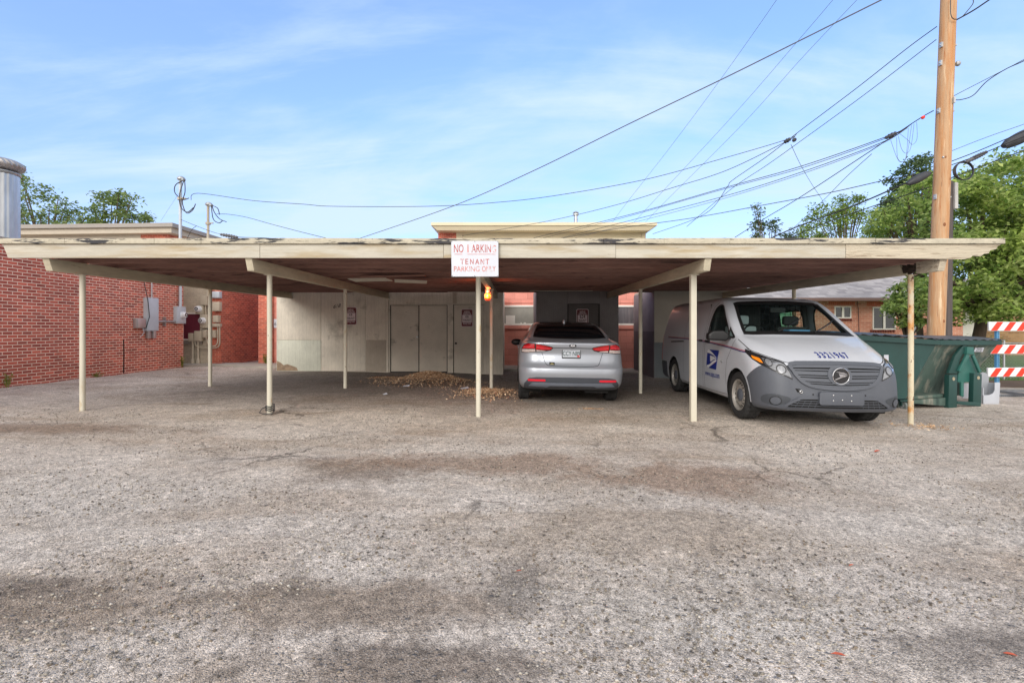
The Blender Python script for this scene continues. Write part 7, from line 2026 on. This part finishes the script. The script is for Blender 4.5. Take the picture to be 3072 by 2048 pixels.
# loose stones on the near ground
M['stones'] = island_mat('loose_gravel', [S(160, 152, 140), S(100, 94, 86), S(190, 182, 168), S(134, 120, 104), S(80, 76, 72), S(206, 198, 186)], 0.9, spec=0.2)
def stones(n, seed):
    rg = np.random.RandomState(seed)
    y = 1.55 + 6.4 * rg.rand(n) ** 1.5; x = (rg.rand(n) * 2 - 1) * (1.08 * y + 0.2)
    cl = np.sin(x * 2.1 + 1.3 * np.sin(y * 1.7)) + np.sin(y * 2.9 + x * 0.8) + rg.randn(n) * 0.8
    keep = cl > -0.6; x, y = x[keep], y[keep]; n = len(x)
    r = 0.0025 + 0.007 * rg.rand(n) ** 3.2
    z = np.clip(-0.0175 * x, -0.115, 0.10) + r * 0.25 + 0.001
    base = np.array([[1, 0, 0], [0, 1, 0], [-1, 0, 0], [0, -1, 0], [0, 0, 0.75], [0.7, 0.7, 0.35], [-0.7, 0.7, 0.3], [-0.7, -0.7, 0.35], [0.7, -0.7, 0.3], [0, 0, -0.6]])
    V = base[None] * r[:, None, None] * (0.75 + 0.5 * rg.rand(n, 10, 3))
    a = rg.rand(n) * 6.28; ca, sa = np.cos(a), np.sin(a)
    X = V[..., 0] * ca[:, None] - V[..., 1] * sa[:, None]; Y = V[..., 0] * sa[:, None] * 0.8 + V[..., 1] * ca[:, None]
    V = np.stack([X + x[:, None], Y + y[:, None], V[..., 2] + z[:, None]], -1).reshape(-1, 3)
    fb = np.array([[0, 5, 4], [5, 1, 4], [1, 6, 4], [6, 2, 4], [2, 7, 4], [7, 3, 4], [3, 8, 4], [8, 0, 4], [0, 8, 9], [8, 3, 9], [3, 7, 9], [7, 2, 9], [2, 6, 9], [6, 1, 9], [1, 5, 9], [5, 0, 9]])
    Fc = (fb[None] + (np.arange(n) * 10)[:, None, None]).reshape(-1)
    me = bpy.data.meshes.new('gravel'); m = n * 16
    me.vertices.add(len(V)); me.vertices.foreach_set('co', V.ravel())
    me.loops.add(m * 3); me.loops.foreach_set('vertex_index', Fc.astype(np.int32))
    me.polygons.add(m); me.polygons.foreach_set('loop_start', np.arange(0, m * 3, 3, dtype=np.int32))
    me.polygons.foreach_set('use_smooth', [True] * m)
    me.materials.append(M['stones']); me.update()
    o = bpy.data.objects.new('gravel', me); COL.objects.link(o); tag(o, kind='stuff')
stones(50000, 5)
# ================================================================== TREES
def tree(name, label, base, outline, Yr, nclump, nleaf, rad, size, matl, seed, barkm, trunk_r=0.14, limbs=26, flat=0.5, group=None, holes=()):
    """crown: leaf clumps spread through a measured crown outline and a real depth; limbs reach the clumps"""
    rg = np.random.RandomState(seed)
    us = [p[0] for p in outline]; vs = [p[1] for p in outline]
    t = thing(name, label, 'tree', base, group=group)
    C = []
    while len(C) < nclump:
        u = rg.uniform(min(us), max(us)); v = rg.uniform(min(vs), max(vs))
        if not pip(outline, u, v): continue
        if any(math.hypot((u - a) / r1, (v - b) / r2) < 1 for a, b, r1, r2 in holes) and rg.rand() < 0.85: continue
        C.append(U(u, v, rg.uniform(*Yr)))
    P = []
    for c in C:
        n = int(nleaf * (0.6 + 0.8 * rg.rand())); r = rad * (0.6 + 0.7 * rg.rand())
        d = rg.randn(n, 3); d /= np.linalg.norm(d, axis=1, keepdims=True)
        q = d * (r * rg.rand(n, 1) ** 0.55) * np.array([1.15, 1.15, 0.62])
        q[:, 2] -= 0.25 * (q[:, 0] ** 2 + q[:, 1] ** 2) / max(r, .01)
        P.append(q + np.array(c) - np.array(base))
    P = np.concatenate(P)
    leaf_obj('crown', P, size, matl, t, seed, flat)
    tm = MB()
    bz = Vector(base); top = sum(C, Vector()) / len(C) - bz
    fork = Vector((top.x * 0.25, top.y * 0.25, max(0.8, top.z * 0.42)))
    tm.tube([(0, 0, -0.1), fork * 0.5 + Vector((0.05, 0, 0)), fork], [trunk_r * 1.25, trunk_r, trunk_r * 0.85], 12)
    for c in C[:limbs]:
        e = c - bz; m = fork.lerp(e, 0.5) + Vector((0, 0, 0.12 * (e - fork).length))
        tm.tube(arc([fork, m, e], 4), [trunk_r * 0.5 * (1 - 0.1 * k) + 0.008 for k in range(9)], 6)
    tm.build('trunk', barkm, t, smooth=True)
    return t
M['bark'] = mat('grey_brown_bark', S(92, 78, 66), 0.9, var=0.3, vscale=8, stretch=(2, 2, .4), bump=(14, 0.6))
M['leaf_bright'] = island_mat('bright_green_leaves', [S(142, 168, 84), S(168, 190, 108), S(116, 148, 72), S(192, 206, 134), S(84, 112, 60)], 0.5, 0.42)
M['leaf_mid'] = island_mat('mid_green_leaves', [S(116, 140, 84), S(142, 162, 102), S(98, 122, 74), S(160, 174, 122)], 0.6, 0.3)
M['leaf_dark'] = island_mat('dusky_green_leaves', [S(84, 108, 74), S(104, 126, 88), S(70, 92, 66), S(124, 142, 104)], 0.6, 0.25)
M['leaf_lime'] = island_mat('lime_green_leaves', [S(130, 156, 68), S(154, 176, 88), S(108, 136, 60), S(96, 118, 62)], 0.6, 0.3)

big = [(2858, 560), (2900, 520), (2945, 505), (2980, 478), (3030, 470), (3072, 455), (3300, 440), (3420, 700), (3300, 960), (3072, 945), (3010, 925), (2960, 955), (2900, 920), (2862, 955), (2800, 960), (2745, 900), (2780, 820), (2790, 700), (2810, 600)]
tree('leafy_tree', 'large bright green broad-leaved tree overhanging the barricade', (13.6, 15.0, -0.1), big, (12.6, 16.6), 290, 150, 0.50, 0.135, M['leaf_bright'], 21, M['bark'], 0.17, 40, 0.35, 'trees around the lot')
mid = [(2600, 715), (2625, 650), (2660, 600), (2700, 560), (2750, 535), (2800, 525), (2840, 540), (2840, 725), (2780, 745), (2680, 735)]
tree('leafy_tree', 'yellow-green tree with gaps of sky just left of the fresh pole', (13.75, 17.0, -0.1), mid, (15.5, 18.0), 84, 72, 0.40, 0.12, M['leaf_bright'], 22, M['bark'], 0.10, 20, 0.35, 'trees around the lot', holes=[(2745, 655, 34, 40)])
low = [(2655, 960), (2660, 890), (2690, 850), (2740, 840), (2790, 830), (2800, 900), (2780, 980), (2720, 975), (2690, 930)]
tree('young_tree', 'low leafy sapling before the salmon brick house, behind the rusty post', (11.9, 15.2, -0.1), low, (14.4, 15.8), 44, 75, 0.28, 0.115, M['leaf_bright'], 23, M['bark'], 0.05, 16, 0.35, 'trees around the lot')
dk = [(2665, 600), (2670, 520), (2700, 500), (2730, 480), (2780, 470), (2800, 500), (2800, 600), (2740, 620), (2720, 700), (2640, 720), (2640, 650)]
tree('leafy_tree', 'dusky grey-green tree rising highest behind the fresh pole', (28.7, 36.5, -0.1), dk, (36, 38), 60, 100, 0.82, 0.25, M['leaf_dark'], 24, M['bark'], 0.14, 20, 0.4, 'trees around the lot')
sp1 = [(2400, 710), (2420, 660), (2450, 615), (2500, 600), (2560, 585), (2590, 590), (2600, 630), (2640, 670), (2650, 715), (2400, 720)]
tree('sparse_tree', 'airy lime-green tree above the right part of the carport roof', (24.6, 37.0, -0.1), sp1, (36, 39), 64, 70, 0.72, 0.20, M['leaf_lime'], 25, M['bark'], 0.10, 30, 0.4, 'trees around the lot')
sp2 = [(2215, 715), (2245, 690), (2262, 650), (2255, 625), (2290, 612), (2318, 650), (2340, 680), (2375, 690), (2400, 720)]
tree('sparse_tree', 'small spindly dark-leaved tree by the wires over the carport roof', (18.6, 37.0, -0.1), sp2, (36.5, 38), 26, 40, 0.50, 0.21, M['leaf_dark'], 26, M['bark'], 0.08, 22, 0.4, 'trees around the lot')
t1 = [(20, 700), (30, 545), (62, 515), (85, 560), (120, 555), (150, 545), (172, 570), (178, 600), (210, 605), (245, 625), (270, 650), (280, 690), (160, 700)]
tree('leafy_tree', 'ragged tree beside the galvanised roof vent', (-37.5, 40, -0.1), t1, (38, 42), 70, 48, 0.80, 0.26, M['leaf_mid'], 27, M['bark'], 0.16, 26, 0.4, 'trees around the lot', holes=[(112, 640, 10, 30), (75, 600, 10, 25)])
t2 = [(270, 700), (282, 650), (275, 600), (290, 562), (330, 572), (385, 570), (398, 600), (380, 640), (360, 660), (352, 700)]
tree('leafy_tree', 'taller fan-shaped tree above the taupe roof', (-32.4, 40, -0.1), t2, (39, 41), 40, 56, 0.72, 0.26, M['leaf_mid'], 28, M['bark'], 0.14, 20, 0.4, 'trees around the lot')
t3 = [(382, 655), (410, 640), (445, 630), (455, 650), (440, 672), (455, 690), (388, 690)]
tree('leafy_tree', 'small tree tip at the corner of the taupe roof', (-30.2, 40.5, -0.1), t3, (39.5, 41), 12, 60, 0.52, 0.24, M['leaf_mid'], 29, M['bark'], 0.08, 8, 0.4, 'trees around the lot')
def shrub(label, c, rx, rz, n, seed, m='leaf_dark'):
    rg = np.random.RandomState(seed); d = rg.randn(n, 3); d /= np.linalg.norm(d, axis=1, keepdims=True)
    P = d * rg.rand(n, 1) ** 0.4 * np.array([rx, rx * 0.6, rz]) + np.array([0, 0, rz])
    P[:, 2] = np.abs(P[:, 2]) * (0.8 + 0.4 * rg.rand(n))
    t = thing('shrub', label, 'shrub', c, group='shrubs before the far houses')
    leaf_obj('foliage', P, 0.10, M[m], t, seed)
    MB().tube([(0, 0, 0), (0.03, 0, rz * 1.2)], [0.03, 0.012], 6).build('stem', M['bark'], t)
shrub('dark low shrub behind the chain-link fence beside the blue post', (14.2, 18.5, -0.11), 1.3, 0.42, 1500, 41)
shrub('dark low shrub behind the fence at the right edge', (16.8, 18.8, -0.11), 1.4, 0.45, 1500, 42)
shrub('green shrub under the white door of the tan house', (20.2, 24.0, -0.11), 1.0, 0.65, 1200, 43, 'leaf_mid')
shrub('green shrub at the house wall between the striped rails', (19.3, 20.6, -0.11), 1.2, 0.55, 1300, 44, 'leaf_mid')

# ================================================================== WIRES
def wire(label, pts, r=0.010, m='wire', name='overhead_wire', cat='wire'):
    P = [U(u, v, Y) for u, v, Y in pts]
    if pts[-1][0] >= 3160 or pts[-1][1] <= -50: P.append(P[-1] + (P[-1] - P[-2]) * 9)      # the span runs on to poles out of sight
    if pts[0][1] <= -50: P.insert(0, P[0] + (P[0] - P[1]) * 7)
    c = P[0]
    o = MB().tube([p - c for p in arc(P, 7)], r * 0.68, 6, True).build(name, M[m], smooth=True)
    o.location = c
    return tag(o, label, cat, 'overhead wires')
def lerpY(px, y0, y1):
    """depth along a straight span from its ends (inverse depth is linear in the picture)"""
    L_ = [0.0]
    for a, b in zip(px, px[1:]): L_.append(L_[-1] + math.hypot(b[0] - a[0], b[1] - a[1]))
    return [(p[0], p[1], 1 / (1 / y0 + (1 / y1 - 1 / y0) * l / L_[-1])) for p, l in zip(px, L_)]
W = [
 ('thickest cable crossing the sky from upper right down to the middle', [(2760, -55), (2645, 0), (2400, 122), (2160, 241), (1893, 369), (1595, 515), (1357, 619), (1077, 716)], 8.5, 20, 0.017, 'wiregrey'),
 ('thin wire falling steeply, leftmost of the three fine sky wires', [(2420, -140), (2330, 0), (2160, 241), (2012, 440), (1863, 631), (1815, 700)], 12, 24, 0.008, 'wiregrey'),
 ('thin wire falling steeply, middle of the three fine sky wires', [(2600, -120), (2499, 0), (2400, 116), (2190, 357), (1952, 613), (1860, 712)], 12, 24, 0.008, 'wiregrey'),
 ('thin wire falling steeply, nearest the pole of the three fine sky wires', [(2680, -115), (2571, 0), (2400, 181), (2220, 381), (1976, 625), (1895, 712)], 12, 24, 0.008, 'wiregrey'),
 ('upper black cable from the pole to the splice, then on down to the cream roof', [(2811, 80), (2722, 145), (2567, 267), (2397, 395), (2300, 470), (2196, 542), (2181, 562), (2113, 643), (1958, 702)], 10.5, 20, 0.013, 'wire'),
 ('lower wire from the pole running beside the upper black cable', [(2809, 119), (2591, 286), (2400, 425), (2300, 496), (2190, 570), (2060, 680)], 10.5, 18, 0.011, 'wire'),
 ('long twisted service drop from the splice to the taller service mast', [(2390, 402), (2357, 420), (2167, 476), (1934, 539), (1672, 586), (1494, 607), (1286, 619), (1000, 619), (914, 613), (760, 602), (594, 580), (573, 600)], 13.5, 15.1, 0.012, 'wire'),
 ('sagging service drop from the splice to the cream siding', [(2385, 410), (2351, 429), (2178, 512), (2012, 565), (1833, 619), (1625, 667), (1387, 707)], 13.5, 21.8, 0.013, 'wire'),
 ('topmost strand of the phone-cable bundle over the cream roof', [(2735, 372), (2668, 407), (2400, 500), (2178, 562), (1893, 643), (1601, 714)], 10.7, 20, 0.013, 'wire'),
 ('second strand of the phone-cable bundle over the cream roof', [(2730, 376), (2660, 414), (2400, 506), (2166, 569), (1863, 655), (1630, 714)], 10.7, 20, 0.010, 'wire'),
 ('third strand of the phone-cable bundle over the cream roof', [(2725, 380), (2640, 430), (2400, 518), (2172, 589), (1893, 661), (1684, 714)], 10.7, 20, 0.012, 'wire'),
 ('lowest strand of the phone-cable bundle over the cream roof', [(2722, 384), (2630, 438), (2400, 524), (2150, 602), (1900, 668), (1726, 714)], 10.7, 20, 0.009, 'wiregrey'),
 ('straight strand from the pole through the terminal to the carport roof', [(2801, 332), (2751, 361), (2615, 451), (2397, 594), (2300, 652), (2205, 712)], 10.5, 16, 0.014, 'wire'),
 ('dark cable from the pole almost level to the cream roof', [(2784, 518), (2668, 538), (2494, 577), (2297, 614), (2071, 655), (1863, 684), (1690, 714)], 10.7, 20, 0.014, 'wire'),
 ('heaviest black trunk cable slanting to the carport roof from the sleeve', [(2787, 520), (2712, 552), (2566, 615), (2397, 678), (2310, 716)], 10.6, 14.5, 0.024, 'wire'),
 ('lower trunk cable just under the heaviest one', [(2787, 562), (2639, 612), (2500, 660), (2397, 702), (2370, 716)], 10.6, 14.5, 0.015, 'wire'),
 ('short drop wire hanging from the splice down to the trees', [(2373, 434), (2404, 499), (2440, 560), (2467, 601), (2482, 640)], 13.5, 22, 0.010, 'wiregrey'),
 ('thin branch wire from the bundle down to the lime tree', [(2615, 462), (2540, 530), (2470, 601), (2387, 678), (2350, 712)], 11.5, 20, 0.010, 'wire'),
 ('upper wire right of the pole rising out of the picture', [(2858, 290), (2900, 268), (3017, 208), (3072, 179), (3160, 130)], 10.5, 9.0, 0.008, 'wire'),
 ('sagging cable right of the pole joining the upper wire', [(2858, 300), (2885, 299), (2920, 286), (2960, 245), (3017, 208), (3072, 183), (3160, 136)], 10.5, 9.0, 0.012, 'wire'),
 ('single thin wire right of the pole above the cable sleeves', [(2850, 455), (2960, 412), (3072, 373), (3160, 340)], 10.5, 9.2, 0.008, 'wiregrey'),
 ('upper strand of the thick bundle right of the pole', [(2852, 485), (2930, 455), (3017, 418), (3072, 394), (3160, 352)], 10.6, 9.2, 0.013, 'wire'),
 ('lower strand of the thick bundle right of the pole', [(2852, 496), (2930, 468), (3017, 432), (3072, 410), (3160, 370)], 10.6, 9.2, 0.013, 'wire'),
 ('lowest cable right of the pole passing the hanging coil', [(2852, 534), (2930, 505), (3000, 478), (3072, 451), (3160, 415)], 10.6, 9.2, 0.015, 'wire'),
 ('cable at the very top leaving the pole to the right', [(2866, 62), (2920, 32), (2971, -2), (3060, -60)], 10.5, 9.6, 0.020, 'wire'),
 ('short looping lead near the top of the fresh pole', [(2852, -10), (2852, 40), (2862, 58), (2884, 52), (2905, 30), (2920, 8), (2915, -12)], 10.3, 10.3, 0.012, 'wire'),
 ('service drop from the shorter mast to behind the carport roof', [(650, 642), (686, 643), (740, 652), (816, 673), (900, 695), (985, 716)], 15.8, 13.0, 0.011, 'wire'),
 ('phone wire from the taller mast with a ribbed splice', [(543, 659), (600, 682), (655, 701), (720, 711), (800, 714), (840, 718)], 15.1, 14.2, 0.010, 'wire'),
 ('fine guy wire from the taller mast to the taupe roof', [(538, 578), (510, 620), (482, 664)], 15.1, 20.0, 0.005, 'wiregrey'),
 ('short grey wire leg from the phone wire down to the roof', [(590, 677), (575, 690), (562, 714)], 15.0, 15.0, 0.010, 'wire'),
]
for lab, px_, y0, y1, r, m in W:
    wire(lab, lerpY(px_, y0, y1), r, m)
for k, (a, b_, d) in enumerate([((2690, 412), (2735, 375), 92), ((2695, 408), (2742, 372), 70), ((2672, 420), (2725, 385), 84), ((2700, 402), (2750, 366), 50)]):
    mx = ((a[0] + b_[0]) / 2 + 6 * (k - 1), (a[1] + b_[1]) / 2 + d)
    wire('thin drop loop hanging under the phone terminal by the pole', [(a[0], a[1], 10.7), (mx[0] - 14, mx[1] - 14, 10.7), (mx[0], mx[1], 10.7), (mx[0] + 14, mx[1] - 18, 10.7), (b_[0], b_[1], 10.7)], 0.0055, 'wiregrey')
def sleeve(label, a, b_, Y, r0, r1, m, name='cable_sleeve', ribs=0):
    p, q = U(*a, Y), U(*b_, Y); n = 9 if not ribs else ribs * 2 + 1
    pts = [p.lerp(q, i / (n - 1)) - p for i in range(n)]
    rs = [(r0 + (r1 - r0) * math.sin(math.pi * i / (n - 1)) ** 0.5) * ((1.25 if i % 2 else 0.8) if ribs else 1) for i in range(n)]
    o = MB().tube(pts, rs, 12).build(name, M[m], smooth=True); o.location = p
    tag(o, label, 'cable sleeve')
M['sleeve_black'] = mat('black_rubber_sleeve', S(52, 54, 60), 0.55, var=0.3, vscale=6, bump=(7, 0.5))
sleeve('fat black rubber sleeve on the trunk cable left of the pole', (2722, 552), (2790, 518), 10.45, 0.03, 0.085, 'sleeve_black')
sleeve('fat grey sleeve on the bundle at the right edge', (3010, 438), (3120, 385), 9.9, 0.05, 0.12, 'sleeve_black')
sleeve('ribbed grey splice case on the bundle right of the pole', (2898, 486), (2962, 455), 10.3, 0.02, 0.040, 'wiregrey', 'splice_case', 9)
sleeve('ribbed splice on the phone wire between the masts', (660, 703), (714, 712), 14.6, 0.02, 0.045, 'wiregrey', 'splice_case', 7)
sleeve('dark phone terminal on the strand left of the pole', (2655, 415), (2690, 398), 10.65, 0.02, 0.04, 'sleeve_black', 'phone_terminal', 4)
sleeve('small dark clamp where the sky cables meet', (2352, 428), (2372, 416), 13.4, 0.02, 0.05, 'sleeve_black', 'wire_clamp', 3)
sleeve('small round insulator beside the wire clamp', (2378, 424), (2388, 416), 13.4, 0.02, 0.05, 'sleeve_black', 'insulator')
sleeve('orange tag on the strand beside the pole', (2765, 355), (2773, 350), 10.6, 0.02, 0.035, 'bar_red', 'wire_marker')
cl = MB(); cc = U(2894, 512, 10.4)
for k in range(3):
    cl.tube([Vector(((0.19 + 0.008 * k) * math.cos(2 * math.pi * i / 36), 0.02 * k, (0.19 - 0.006 * k) * math.sin(2 * math.pi * i / 36))) for i in range(37)], 0.011, 6)
co_ = cl.build('cable_coil', M['wire'], smooth=True); co_.location = cc; tag(co_, 'round coil of spare black cable hanging right of the pole', 'cable coil')
